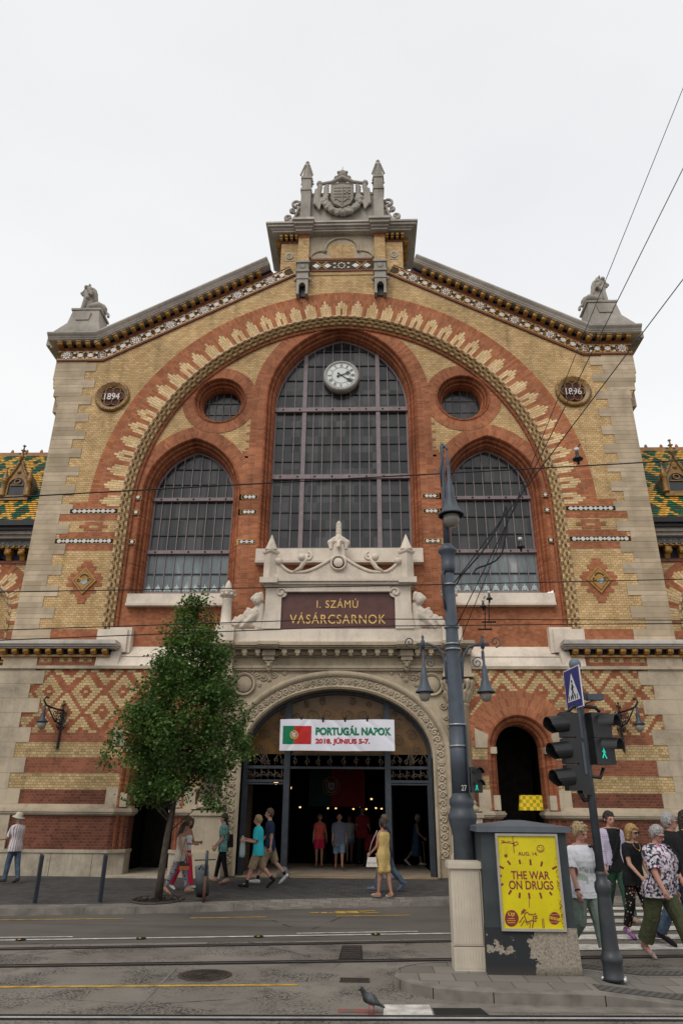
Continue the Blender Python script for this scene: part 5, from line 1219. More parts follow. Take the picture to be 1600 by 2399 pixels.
# ================================================================ street
def ground_mats():
    g = G('asphalt', .9, .25); n1 = g.noise(.45, 6); n2 = g.noise(60, 3); n3 = g.noise(1.0, 4, g.scale(g.pos(), (.25, 2.2, 1)))
    c = g.ramp(n1, [(.3, (.066, .057, .049)), (.55, (.100, .088, .076)), (.75, (.125, .111, .097))]); c = g.mix(g.mul(g.rng(n2, .45, .7), .35), c, (.15, .14, .125)); c = g.mix(g.mul(g.rng(n3, .5, .7), .45), c, (.035, .031, .028))
    ce_ = g.vor(.3, None, 'DISTANCE_TO_EDGE'); wb = g.noise(2.2, 4); crk = g.mul(g.lt(g.add(ce_, g.mul(g.sub(wb, .5), .03)), .0022), g.rng(g.noise(.25, 2), .48, .56)); c = g.mix(g.mul(crk, .8), c, (.022, .02, .018))
    g.bump(n2, .5, .01); MT['asphalt'] = g.col(c)
    g = G('tram_bed_concrete', .9, .25); n1 = g.noise(.7, 6); n2 = g.noise(70, 3); n3 = g.noise(3.2, 6, None, .7)
    c = g.ramp(n1, [(.3, (.11, .097, .083)), (.55, (.165, .146, .124)), (.72, (.205, .184, .157))]); c = g.mix(g.mul(g.rng(n2, .4, .7), .4), c, (.24, .22, .19))
    c = g.mix(g.mul(g.mul(g.rng(n3, .5, .62), g.rng(g.noise(.55, 4), .48, .6)), .6), c, (.05, .045, .04)); spk = g.mul(g.gt(g.noise(26, 4), .56), g.rng(g.noise(.8, 4), .50, .58)); c = g.mix(g.mul(spk, .75), c, (.03, .027, .024)); ag = g.mul(g.gt(g.vor(38), .55), g.rng(g.noise(1.3, 3), .5, .62)); c = g.mix(g.mul(ag, .8), c, (.025, .023, .02))
    ce_ = g.vor(.42, None, 'DISTANCE_TO_EDGE'); wb = g.noise(3.0, 4); crk = g.mul(g.lt(g.add(ce_, g.mul(g.sub(wb, .5), .03)), .0022), g.rng(g.noise(.3, 2), .45, .55)); c = g.mix(g.mul(crk, .8), c, (.03, .027, .024))
    oil = g.mul(g.rng(g.noise(1.9, 3), .66, .74), .5); c = g.mix(oil, c, (.04, .036, .032))
    g.bump(n2, .6, .01); MT['bed'] = g.col(c)
    def paver(name, c0, c1, mo, bw, bh):
        g = G(name, .85, .3); p = g.sep(g.pos()); rnd, mort, cu, row, c = g.cells(p[0], p[1], bw, bh, .5, .014)
        n = g.noise(.9, 5); base = g.ramp(g.add(g.mul(rnd, .5), g.mul(n, .5)), [(.2, c0), (.8, c1)]); base = g.mix(g.mul(mort, .8), base, mo)
        sp = g.gt(g.noise(9, 4), .70); base = g.mix(g.mul(sp, .35), base, tuple(x*2.2 for x in c1)); g.bump(g.sub(g.mul(rnd, .3), mort), .4, .008); return g.col(base)
    MT['paver'] = paver('dark_pavers', (.040, .037, .036), (.082, .078, .074), (.022, .02, .018), .2, .1)
    MT['lightpaver'] = paver('light_pavers', (.125, .112, .098), (.21, .19, .165), (.06, .055, .05), .3, .2)
    MT['islandpaver'] = paver('island_slabs', (.13, .118, .103), (.205, .188, .163), (.055, .05, .045), .42, .42)
    MT['kerb'] = solid('kerb_stone', (.155, .14, .122), .9, .25, var=.35, sc=3.5)
    MT['paintw'] = solid('worn_white_paint', (.46, .44, .40), .8, .2, var=.35, sc=7)
    MT['painty'] = solid('worn_yellow_paint', (.40, .245, .04), .8, .2, var=.4, sc=7)
    MT['castiron'] = solid('rusty_cast_iron', (.055, .042, .033), .7, .4, .2, var=.35, sc=8)
    MT['groove'] = solid('rail_groove', (.012, .011, .010), .8, .3, var=.2)
ground_mats()
def struct(o): o['kind'] = 'structure'; return o
KP = [(-40, 14.2, .12), (-14, 14.4, .12), (-9.5, 14.85, .12), (-7.15, 15.31, .12), (-5.6, 15.62, .12), (-4.63, 15.85, .12), (-3.4, 16.22, .12), (-2.75, 16.46, .115), (-2.35, 16.62, .07), (-2.1, 16.72, .025), (-.5, 17.2, .02), (.75, 17.5, .02), (1.0, 17.56, .07), (1.3, 17.64, .11), (2.2, 17.85, .12), (3.2, 18.05, .05), (4.0, 18.15, .03), (9.5, 18.5, .03), (14, 18.8, .12), (40, 19.3, .12)]
def gz(x, y):
    """height of the far pavement / road / hall floor under a point"""
    for (x0, y0, h0), (x1, y1, h1) in zip(KP, KP[1:]):
        if x0 <= x <= x1:
            f = (x-x0)/(x1-x0); ky, kh = y0+f*(y1-y0), h0+f*(h1-h0); break
    else: return 0.0
    if y < ky: return 0.0
    if y > 21.25 and abs(x-XC) < 2.75: return .272
    if y < ky+.6: return kh+(.125-kh)*(y-ky)/.6
    return .125+.125*min(1, (y-ky-.6)/(20.9-ky-.6))
b = MB(); b.add([(-600, -300, 0), (600, -300, 0), (600, 900, 0), (-600, 900, 0)], [(0, 1, 2, 3)]); struct(b.build('road', MT['asphalt']))
b = MB(); D = Vector((1, .145)).normalized()
b.add([(-60, 3.2, .004), (60, 3.2, .004), (60, 13.15+60*.16, .004), (-60, 13.15-60*.16, .004)], [(0, 1, 2, 3)]); struct(b.build('tram_bed', MT['bed']))
b = MB(); n = len(KP)
for i in range(n-1):
    (x0, y0, h0), (x1, y1, h1) = KP[i], KP[i+1]
    b.add([(x0, y0+.14, h0), (x1, y1+.14, h1), (x1, y1+.62, .125), (x0, y0+.62, .125)], [(0, 1, 2, 3)], 1)
    b.add([(x0, y0+.62, .125), (x1, y1+.62, .125), (x1, 20.9, .25), (x0, 20.9, .25)], [(0, 1, 2, 3)], 0)
    b.add([(x0, 20.9, .25), (x1, 20.9, .25), (x1, 24, .25), (x0, 24, .25)], [(0, 1, 2, 3)], 0)
struct(b.build('far_pavement', [MT['paver'], MT['lightpaver']]))
b = MB()
for i in range(n-1):
    (x0, y0, h0), (x1, y1, h1) = KP[i], KP[i+1]; m = max(1, int((x1-x0)/1.0))
    for k in range(m):
        f0, f1 = k/m, (k+1)/m-.006/max(.1, (x1-x0)); P = lambda f, dy, z: (x0+(x1-x0)*f, y0+(y1-y0)*f+dy, z)
        H = lambda f: h0+(h1-h0)*f
        b.hexa([P(f0, 0, -.02), P(f1, 0, -.02), P(f1, .15, -.02), P(f0, .15, -.02), P(f0, .012, H(f0)+.006), P(f1, .012, H(f1)+.006), P(f1, .15, H(f1)+.006), P(f0, .15, H(f0)+.006)])
struct(b.build('kerb', MT['kerb']))
# refuge island
def isl_h(x): return .12 if x < 2.7 else .12-.09*min(1, (x-2.7)/.7)
near = [(.36, 10.1), (.34, 9.95), (.40, 9.75), (.53, 9.55), (.75, 9.36), (1.05, 9.24), (1.4, 9.19), (2.0, 9.15), (2.6, 9.13), (3.1, 9.15), (3.5, 9.17), (6, 9.3), (12, 9.6)]
far = [(.40, 10.3), (.45, 10.45), (.52, 10.6), (.62, 10.72), (.8, 10.83), (1.05, 10.90), (1.4, 10.95), (2.0, 11.0), (2.6, 11.05), (3.1, 11.08), (3.5, 11.1), (6, 11.3), (12, 11.7)]
b = MB()
for i in range(len(near)-1):
    P = [near[i], near[i+1], far[i+1], far[i]]
    ins = lambda p, q, f: (p[0]+(q[0]-p[0])*f, p[1]+(q[1]-p[1])*f)
    w = lambda i: min(.45, .15/max(.2, math.dist(near[i], far[i])))
    a0, a1 = ins(near[i], far[i], w(i)), ins(near[i+1], far[i+1], w(i+1)); c0, c1 = ins(far[i], near[i], w(i)), ins(far[i+1], near[i+1], w(i+1))
    if i == 0:
        pass
    z = lambda p: isl_h(p[0])
    b.add([(*a0, z(a0)), (*a1, z(a1)), (*c1, z(c1)), (*c0, z(c0))], [(0, 1, 2, 3)], 0)
    for u0, u1, v0, v1 in ((near[i], near[i+1], a0, a1), (far[i+1], far[i], c1, c0)):
        b.add([(*u0, -.01), (*u1, -.01), (*u1, z(u1)-.012), (*u0, z(u0)-.012), (*v1, z(v1)+.004), (*v0, z(v0)+.004)], [(0, 1, 2, 3), (3, 2, 4, 5)], 1)
for i in range(1, len(near)-1):
    (x, y) = near[i]; (u, v) = near[i+1]; dx_, dy_ = (u-x), (v-y); l_ = math.hypot(dx_, dy_); dx_, dy_ = dx_/l_*.006, dy_/l_*.006; h_ = isl_h(x)-.012
    if i % 2 == 0: b.add([(x-dx_, y-dy_-.002, -.01), (x+dx_, y+dy_-.002, -.01), (x+dx_, y+dy_-.002, h_), (x-dx_, y-dy_-.002, h_)], [(0, 1, 2, 3)], 2)
b.add([(near[0][0], near[0][1], -.01), (near[0][0], near[0][1], .108), (far[0][0], far[0][1], .108), (far[0][0], far[0][1], -.01)], [(0, 1, 2, 3)], 1)
struct(b.build('refuge_island', [MT['islandpaver'], MT['kerb'], MT['groove']]))
g = G('tactile_paving', .9, .25); p = g.sep(g.pos()); uu = g.sub(g.m('FRACT', g.mul(g.add(p[0], g.mul(g.m('FLOORED_MODULO', g.m('FLOOR', g.mul(p[1], 14)), 2.0), .045)), 11)), .5); vv = g.sub(g.m('FRACT', g.mul(p[1], 14)), .5)
d = g.lt(g.add(g.mul(uu, uu), g.mul(vv, vv)), .09); g.bump(d, 1.0, .02); MT['tactile'] = g.col(g.mix(d, (.055, .05, .045), (.13, .12, .105)))
def lerp_h(x):
    st_ = [(1.4, .12), (2.0, .12), (2.6, .12), (3.1, isl_h(3.1)), (3.5, isl_h(3.5)), (6, .03), (12, .03)]
    for (a, h0), (c, h1) in zip(st_, st_[1:]):
        if a <= x <= c: return h0+(h1-h0)*(x-a)/(c-a)
b = MB()
for y0, y1 in ((9.29, 9.60), (10.58, 10.86)):
    xs_ = [2.6, 3.1, 3.5, 6.0]
    for x0, x1 in zip(xs_, xs_[1:]): q = lambda x, y: (x, y+(x-2.6)*.045, lerp_h(x)+.006); b.add([q(x0, y0), q(x1, y0), q(x1, y1), q(x0, y1)], [(0, 1, 2, 3)])
struct(b.build('tactile_paving', MT['tactile']))
# rails
def rail(a, c, label, group='tram rails', top=None):
    a = Vector((*a, 0)); c = Vector((*c, 0)); d = (c-a).normalized(); n = Vector((-d.y, d.x, 0)); a = a-d*30; c = c+d*30; b = MB()
    def st(o, w, z, m): b.add([tuple(a+n*(o-w/2)+Vector((0, 0, z))), tuple(c+n*(o-w/2)+Vector((0, 0, z))), tuple(c+n*(o+w/2)+Vector((0, 0, z))), tuple(a+n*(o+w/2)+Vector((0, 0, z)))], [(0, 1, 2, 3)], m)
    st(.015, .20, .008, 1); st(0, .065, .013, 0); st(.10, .03, .012, 2)
    return tag(struct(b.build('tram_rail', [top or MT['steel'], MT['groove'], MT['castiron']])), label, 'rail', group)
DKR = solid('dull_rail_steel', (.075, .068, .062), .5, .4, .2, var=.3, sc=3)
rail((-5.44, 11.89), (.68, 13.0), 'tram rail farthest from the camera, just beyond the pale concrete bed', top=DKR)
rail((-4.86, 10.70), (.59, 11.51), 'middle tram rail, between the round manhole cover and the farthest rail', top=DKR)
rail((-3.68, 8.30), (.61, 8.54), 'shiny tram rail along the bottom edge of the picture, beside the pigeon')
def sheet(name, pts, m, z=.009, kind=True):
    b = MB(); b.add([(x, y, z) for x, y in pts], [tuple(range(len(pts)))]); o = b.build(name, m); 
    return struct(o) if kind else o
def line(name, a, c, w, m, z=.009):
    a = Vector(a); c = Vector(c); d = (c-a).normalized(); n = Vector((-d.y, d.x))*w/2
    k = max(2, int((c-a).length/.35)); b = MB(); vs = []
    for i in range(k+1):
        p = a+(c-a)*i/k; j = 1+.12*(random.random()-.5); vs += [(*(p-n*j), z), (*(p+n*j), z)]
    b.add(vs, [(2*i, 2*i+2, 2*i+3, 2*i+1) for i in range(k)]); return struct(b.build(name, m))
line('lane_line', (-40, 6.6), (16, 16.5), .085, MT['paintw']); line('lane_line', (-6.2, 12.86), (-4.8, 13.05), .07, MT['paintw']); line('lane_line', (-1.18, 13.70), (.9, 14.09), .07, MT['paintw'])
for a, c in (((-9, 14.42), (-4.64, 15.17)), ((-3.4, 15.35), (-1.96, 15.63)), ((-.59, 15.87), (.91, 16.16))): line('kerbside_line', a, c, .07, MT['painty'], .006)
line('yellow_line', (-8, 9.2), (-.82, 9.92), .085, MT['painty'])
line('bed_joint', (-2.52, 10.8), (-2.41, 8.45), .03, MT['kerb'], .0085)
b = MB()
for pts in ([(-.62, .02), (-.48, .1), (-.34, .1), (-.36, .02)], [(-.32, 0), (-.3, .1), (-.18, .1), (-.17, 0)], [(-.15, -.01), (-.15, .05), (-.03, .06), (-.03, -.01)], [(0, -.04), (0, .12), (.10, .18), (.24, .18), (.24, -.04)], [(.26, -.04), (.26, .18), (.52, .18), (.52, -.04)], [(.54, -.04), (.54, .0), (.95, .02), (.95, -.05)], [(.54, .05), (.54, .09), (.70, .09), (.70, .05)], [(.54, .14), (.54, .18), (.92, .2), (.92, .13)]):
    b.add([(x*.95, y*1.6, 0) for x, y in pts], [(3, 2, 1, 0)] if len(pts) == 4 else [(4, 3, 2, 1, 0)])
o = b.build('road_pictogram', MT['painty'], None, (-.62, 16.32, .006)); o.rotation_euler = (0, 0, .2); struct(o)
for k in range(7):
    y0 = 12.45+k*.94; y1 = y0+.50*(1 if k < 4 else .9); x0 = 3.05+.17*k
    sheet('zebra_stripe', [(x0, y0-.0), (9.8, y0+.75), (9.8, y1+.75), (x0+.12, y1)], MT['paintw'], .014)
sheet('white_patch', [(.17, 8.60), (.69, 8.63), (.68, 9.08), (.19, 9.06)], MT['paintw']); sheet('black_patch', [(.71, 8.62), (1.28, 8.66), (1.22, 8.98), (.70, 8.95)], MT['groove'])
sheet('bed_repair', [(.1, 8.75), (5, 9.0), (5, 9.15), (.5, 9.2)], MT['kerb'], .0065)
g = G('red_spray', .9); g.col(g.ramp(g.noise(9, 5), [(.5, (.12, .1, .085)), (.58, (.28, .06, .05))])); sheet('spray_mark', [(-.30, 8.72), (.12, 8.72), (.12, 8.86), (-.3, 8.86)], g.mat, .0075)
def metal_cover(name, label, cat, loc, build):
    b = MB(); build(b); o = b.build(name, [MT['castiron'], MT['groove']], None, loc); return tag(o, label, cat)
def mh(b):
    b.lathe([(.34, 0), (.34, .006), (.30, .006)], n=36); b.lathe([(0, .004), (.30, .004)], n=36, m=1)
    for r in (.05, .11, .17, .23, .28): b.lathe([(r, .008), (r+.03, .008)], n=36)
    for k in range(24): a = k*PI/12; b.bar((.05*math.cos(a), .05*math.sin(a), .007), (.3*math.cos(a), .3*math.sin(a), .007), .012, .006)
metal_cover('manhole_cover', 'round rusty manhole cover in the pale concrete tram bed', 'manhole cover', (-2.05, 10.37, .006), mh)
def gr_(b):
    b.box(-.18, .18, -.10, .10, 0, .006, 1)
    for i in range(12): b.box(-.175+.031*i, -.16+.031*i, -.09, .09, .006, .012)
    b.box(-.185, .185, -.105, -.09, .0, .012); b.box(-.185, .185, .09, .105, 0, .012)
metal_cover('drain_grate', 'small rectangular drain grate near the rounded tip of the refuge', 'drain grate', (-.145, 10.2, .006), gr_)
def dp(b):
    b.hexa([(-.17, -.55, 0), (.17, -.52, 0), (.15, .55, 0), (-.15, .52, 0), (-.17, -.55, .007), (.17, -.52, .007), (.15, .55, .007), (-.15, .52, .007)], 1)
    for k in range(6): b.box(-.14, .14, -.45+.16*k, -.40+.16*k, .007, .012)
metal_cover('track_drain', 'dark iron drain plate lying across between the two far tram rails', 'drain', (-.22, 12.05, .008), dp)
bm = MB(); bm.lathe([(.085, 0), (.075, .010), (.03, .02), (0, .022)], n=14); bm.box(-.018, .018, -.078, -.02, .010, .02, 1); me = bm.mesh('road_stud', [MT['groove'], MT['painty']])
for i, (x, y) in enumerate(((-5.5, 12.7), (-3.65, 12.98), (-1.78, 13.31), (.16, 13.70))):
    tag(link('road_stud', me, None, (x, y, .008)), ['black and yellow road stud on the white line, nearest the left picture edge', 'black and yellow road stud on the white line in front of the tree', 'black and yellow road stud on the white line below the entrance', 'black and yellow road stud on the white line nearest the white cabinet'][i], 'road stud', 'road studs on the white line')
# tree pit
b = MB(); b.lathe([(0, .0), (.50, .0)], n=32, m=0); b.lathe([(.50, -.02), (.50, .02), (.56, .02), (.57, -.02)], n=32, m=1)
for k in range(60):
    a, r = random.random()*6.28, .48*math.sqrt(random.random()); b.ball((r*math.cos(a), r*math.sin(a), .005), .02+.02*random.random(), 0, 5)
o = b.build('tree_grate', [solid('dark_soil', (.022, .019, .016), .95, .1, var=.4, sc=14), MT['castiron']], None, (-4.5, 16.98, .14)); o.scale = (1.0, 1.35, 1); tag(o, 'round dark tree pit with an iron rim at the foot of the street tree', 'tree grate')
# bollards
bm = MB(); bm.lathe([(.05, .0), (.05, .88), (.044, .90)], n=4, smooth=False); bm.hexa([(-.036, -.036, .88), (.036, -.036, .88), (.036, .036, .88), (-.036, .036, .88), (-.03, -.03, .93), (.03, -.03, .90), (.03, .03, .90), (-.03, .03, .93)]); bm.lathe([(.075, 0), (.075, .012), (.05, .014)], n=14)
me = bm.mesh('bollard', solid('bollard_paint', (.014, .018, .026), .45, .4, var=.2))
tag(link('bollard', me, None, (-6.85, 16.19, .12)), 'slim dark bollard on the pavement edge nearest the man in the hat', 'bollard', 'bollards along the kerb')
tag(link('bollard', me, None, (-5.58, 16.46, .12)), 'slim dark bollard on the pavement edge, the one nearer the tree', 'bollard', 'bollards along the kerb')
# litter bin
r = empty('litter_bin', (-3.44, 16.70, .125)); tag(r, 'grey drum litter bin hanging tilted from a thin post by the tree', 'litter bin')
b = MB(); b.lathe([(.035, 0), (.033, .5)], n=10, m=1); b.lathe([(.034, .5), (.032, .98), (.0, 1.0)], n=10, m=0); b.build('post', [MT['iron'], solid('rusty_post', (.10, .045, .03), .7, .3, var=.3)], r)
b = MB(); b.tube([(-.26, -.02, .80), (.20, -.02, .82)], .015, 6); b.tube([(-.05, -.05, .62), (-.10, -.02, .70), (-.16, 0, .62)], .02, 6); b.build('hanger', MT['iron'], r)
b = MB(); b.lathe([(.155, .02), (.16, .0), (.172, .56), (.178, .60), (.165, .60), (.15, .06), (0, .05)], n=22); o = b.build('drum', solid('galvanised_grey', (.12, .13, .14), .6, .4, .0, var=.3, sc=5), r, (-.075, .19, .12)); o.scale = (.86, .86, .95); o.rotation_euler = (math.radians(-12), math.radians(-9), 0)
b = MB(); b.lathe([(0, .0), (.15, .0)], n=20); o2 = b.build('drum_bottom', MT['black'], r, (-.075, .16, .115)); o2.scale = (.86, .86, 1); o2.rotation_euler = (math.radians(-24), math.radians(-9), 0)
# ================================================================ refuge furniture
# ribbed cabinet
r = empty('control_cabinet', (1.30, 10.38, .12)); tag(r, 'cream ribbed plastic control cabinet beside the poster column', 'cabinet')
CB = solid('cream_plastic', (.50, .44, .35), .6, .35, var=.14, sc=2.5)
b = MB(); b.box(-.20, .20, -.17, .15, 0, .26); b.box(-.195, .195, -.165, .15, .26, 1.14); b.box(-.225, .225, -.20, .17, 1.14, 1.20); b.box(-.215, .215, -.19, .16, 1.20, 1.22); b.build('body', CB, r)
b = MB()
for i in range(10): x = -.17+.0378*i; b.box(x-.010, x+.010, -.178, -.16, .03, .25); b.box(x-.010, x+.010, -.174, -.16, .29, 1.10)
b.build('ribs', CB, r)
b = MB(); b.box(-.2, .2, -.172, -.16, .262, .272); b.box(.168, .178, -.175, -.16, .29, 1.1); b.build('door_gap', solid('dirt_line', (.13, .11, .085), .8, .2, var=.2), r)
# poster column
r = empty('poster_column', (2.05, 10.45, .12)); tag(r, 'dark squat poster column with peeling base, grey cap and yellow poster', 'advertising column')
g = G('peeling_black_paint', .75, .3); n = g.noise(2.6, 6, g.obj(), .68); n2 = g.noise(45, 3, g.obj()); conc = g.ramp(n2, [(.3, (.16, .135, .105)), (.7, (.34, .30, .24))]); t = g.sep(g.obj())
m_ = g.gt(g.add(n, g.mul(g.rng(t[0], -.3, .5), .16)), .565); m2 = g.m('MULTIPLY', m_, g.gt(t[2], -.1)); dirt = g.rng(t[2], .0, .10); c = g.mix(m2, (.020, .022, .024), conc); c = g.mix(g.mul(g.sub(1.0, dirt), .7), c, (.05, .042, .034)); g.bump(m_, .6, .01); PEEL = g.col(c)
GD = solid('column_grey_paint', (.030, .038, .042), .55, .4, var=.3, sc=3, obj=True)
b = MB(); b.hexa([(-.57, -.42, 0), (.57, -.42, 0), (.57, .42, 0), (-.57, .42, 0), (-.56, -.41, .50), (.56, -.41, .50), (.56, .41, .50), (-.56, .41, .50)]); b.build('concrete_base', PEEL, r)
b = MB(); b.box(-.55, .55, -.40, .40, .50, 1.58); b.box(-.56, .56, -.405, .40, .50, .52); b.build('panel', GD, r)
b = MB(); b.box(-.61, .61, -.46, .46, 1.58, 1.65); b.hexa([(-.60, -.45, 1.65), (.60, -.45, 1.65), (.60, .45, 1.65), (-.60, .45, 1.65), (-.08, -.06, 1.72), (.08, -.06, 1.72), (.08, .06, 1.72), (-.08, .06, 1.72)]); b.build('cap', solid('cap_grey_paint', (.085, .10, .115), .55, .4, var=.2, sc=3), r)
pf = empty('poster', (2.05+.03, 10.45-.415, .12)); tag(pf, 'yellow poster in a silver frame reading THE WAR ON DRUGS', 'poster')
PW, PH, PZ0 = .80, 1.10, .465
b = MB(); fw = .028
for x0, x1, z0, z1 in ((-PW/2, PW/2, PZ0, PZ0+fw), (-PW/2, PW/2, PZ0+PH-fw, PZ0+PH), (-PW/2, -PW/2+fw, PZ0+fw, PZ0+PH-fw), (PW/2-fw, PW/2, PZ0+fw, PZ0+PH-fw)): b.box(x0, x1, -.03, .012, z0, z1)
b.build('frame', solid('silver_frame', (.36, .33, .29), .45, .5, .3, var=.12), pf)
YP = G('yellow_poster_paper', .22, .5); sp2_ = YP.gt(YP.noise(55, 2, YP.obj()), .70); YP.col(YP.mix(YP.mul(sp2_, .7), YP.ramp(YP.noise(2.5, 3, YP.obj()), [(.3, (.52, .43, .004)), (.7, (.64, .54, .008))]), (.22, .13, .02)))
b = MB(); b.box(-PW/2+fw*.8, PW/2-fw*.8, -.008, .01, PZ0+fw*.8, PZ0+PH-fw*.8); b.build('paper', YP.mat, pf)
MR = solid('maroon_ink', (.20, .022, .030), .6, .3, var=.1)
IW, IH = PW-2*fw, PH-2*fw
def tp(x, y):
    xl, xr = 110+(y-135)*.0819, 1195+(y-135)*.110; return (-IW/2+IW*(x-xl)/(xr-xl), PZ0+fw+IH*(1-(y-135)/1770))
b = MB()
def stk(pts, w=.010): b.ribbon([tp(*p) for p in pts], w, -.0105)
for p in ([(315, 630), (370, 705)], [(535, 605), (555, 690)], [(740, 595), (752, 710)], [(965, 635), (945, 730)], [(1235, 735), (1155, 780)], [(160, 740), (245, 778)], [(168, 920), (212, 925)], [(190, 1100), (240, 1075)], [(390, 1195), (345, 1275)], [(550, 1240), (545, 1340)], [(720, 1240), (738, 1350)], [(930, 1235), (960, 1345)], [(1110, 1220), (1155, 1280)]): stk(p, .024)
stk([(405, 140), (415, 290), (440, 470)], .009); stk([(245, 265), (430, 290)], .010); stk([(300, 240), (380, 255)], .007)
for d in (0, 22, 44): stk([(190+d, 225), (222+d, 262), (185+d, 285)], .007)
stk([(440, 340), (432, 280), (445, 255), (462, 270), (480, 250), (505, 268), (510, 295), (440, 340)], .010)
stk([(728, 1350), (730, 1520)], .007)
ck_ = [(930+66*math.cos(a), 385+70*math.sin(a)) for a in np.linspace(0, 2*PI, 22)]; stk(ck_, .009); stk([(890+80*t, 400+30*math.sin(PI*t)) for t in np.linspace(0, 1, 9)], .008); stk([(900, 365), (912, 352), (924, 366)], .007); stk([(944, 372), (957, 362), (970, 378)], .007)
for a in (.3, 1.35, 2.4): stk([(282+40*math.cos(a), 530+44*math.sin(a)), (282-40*math.cos(a), 530-44*math.sin(a))], .009)
stk([(690, 1790), (640, 1680), (650, 1625), (690, 1605), (740, 1650), (790, 1640), (815, 1690), (800, 1750), (690, 1790)], .013)
stk([(545, 1800), (620, 1690)], .010); stk([(580, 1860), (640, 1755), (680, 1800), (690, 1830), (760, 1795), (740, 1895)], .010); stk([(815, 1750), (790, 1890)], .012)
for q in ((590, 1600, 640, 1545), (610, 1625, 665, 1560), (585, 1650, 600, 1590), (820, 1650, 855, 1625), (830, 1690, 880, 1665), (830, 1730, 885, 1705), (825, 1770, 870, 1760)): stk([(q[0], q[1]), (q[2], q[3])], .014)
for x in (975, 1000): stk([(x, 1720), (x+15, 1895)], .008)
b.add([(p[0], -.0102, p[1]) for p in [tp(400+130*math.cos(a)*(1+.03*math.cos(3*a)), 1720+155*math.sin(a)) for a in np.linspace(0, 2*PI, 28)[:-1]]], [tuple(range(27))])
b.add([(p[0], -.0102, p[1]) for p in [tp(1205+105*math.cos(a), 1710+118*math.sin(a)) for a in np.linspace(0, 2*PI, 28)[:-1]]], [tuple(range(27))])
for k in range(70):
    y = random.uniform(500, 1880); x = 1195+(y-135)*.110-12-abs(random.gauss(0, 22)); q = random.uniform(4, 14); stk([(x, y), (x+q*.3, y+q*2.2)], random.uniform(.004, .012))
for k in range(14): x = random.uniform(120, 330); stk([(x, random.uniform(200, 620)), (x+6, random.uniform(200, 620))], .001)
b.build('doodles', MR, pf)
def ptext(s_, x0, x1, y0, y1, m=MR, bold=.02):
    a, c = tp(x0, (y0+y1)/2), tp(x1, (y0+y1)/2); t, bt = tp((x0+x1)/2, y0), tp((x0+x1)/2, y1); text('poster_lettering', s_, c[0]-a[0], t[1]-bt[1], ((a[0]+c[0])/2, -.0095, (t[1]+bt[1])/2), m, pf, .0015, bold)
ptext('AUG. 14.', 510, 880, 450, 525); ptext('THE WAR', 385, 1110, 825, 985); ptext('ON DRUGS', 345, 1180, 1010, 1180)
YI = solid('yellow_ink', (.58, .48, .01), .6, .3, var=0)
for s_, x0, x1, y0, y1 in (('ÚJ!', 335, 460, 1600, 1690),):
    a, c = tp(x0, (y0+y1)/2), tp(x1, (y0+y1)/2); t, bt = tp(400, y0), tp(400, y1); text('poster_lettering', s_, c[0]-a[0], t[1]-bt[1], ((a[0]+c[0])/2, -.0112, (t[1]+bt[1])/2), YI, pf, .0015, .015)
b = MB()
for y, w in ((1725, 60), (1762, 85), (1800, 75)):
    for k in range(7): x = 400-w+2*w*k/7; b.ribbon([tp(x, y), tp(x+w*.2, y)], .007, -.0112)
b.ribbon([tp(1110, 1700), tp(1300, 1730)], .03, -.0112)
for k in range(6): x = 1130+26*k; b.ribbon([tp(x, 1640+5*(k % 2)), tp(x+14, 1644)], .006, -.0112); b.ribbon([tp(x, 1775), tp(x+12, 1780)], .006, -.0112)
b.build('small_print', YI, pf)
b = MB()
for k in range(6): x = 1125+28*k; p0, p1 = tp(x, 1695+2*k), tp(x+4, 1735+2*k); b.ribbon([p0, p1], .008, -.0122); b.ribbon([p0, tp(x+16, 1698+2*k)], .006, -.0122)
b.build('badge_marks', MR, pf)
# tram pole with hanging lamps
r = empty('lamp_post', (1.365, 10.75, .12)); tag(r, 'tall grey tram pole with one high lamp and two hanging lamps on curved arms', 'lamp post')
b = MB(); b.lathe([(.24, 0), (.24, .06), (.20, .10), (.185, .55), (.17, .60), (.165, .66), (.15, .70), (.148, 1.50), (.16, 1.54), (.165, 1.60), (.20, 1.72), (.205, 1.78), (.17, 1.82), (.16, 1.88), (.175, 1.92), (.172, 1.98), (.14, 2.02), (.13, 2.06)], n=28); b.build('cast_base', solid('base_paint', (.040, .048, .058), .5, .4, var=.3, sc=4), r)
b = MB(); b.lathe([(.128, 2.06), (.122, 3.0), (.118, 3.0), (.108, 4.2), (.10, 4.2), (.082, 5.36)], n=24); b.build('pole', MT['post'], r)
b = MB(); b.lathe([(.09, 5.36), (.11, 5.42), (.115, 5.5), (.105, 5.52), (.11, 5.68), (.15, 5.72), (.155, 5.76), (.10, 5.82), (.07, 5.86)], n=24); b.build('collar', MT['post'], r)
b = MB(); b.lathe([(.055, 5.86), (.045, 6.5), (.034, 7.2), (.026, 7.6), (.035, 7.66), (.0, 7.78)], n=14); b.tube([(-.03, 0, 6.9), (-.05, -.03, 7.2), (.0, -.05, 7.5), (.02, -.04, 7.72)], .02, 6); b.build('top_pole', MT['post'], r)
for z, rr in ((5.16, .10), (4.47, .112), (4.12, .118), (4.20, .118), (3.0, .13), (2.7, .132)):
    b = MB(); b.lathe([(rr, z-.012), (rr+.006, z-.012), (rr+.006, z+.012), (rr, z+.012)], n=22); b.build('steel_band', solid('band_steel', (.30, .31, .32), .4, .5, .5, var=.1), r)
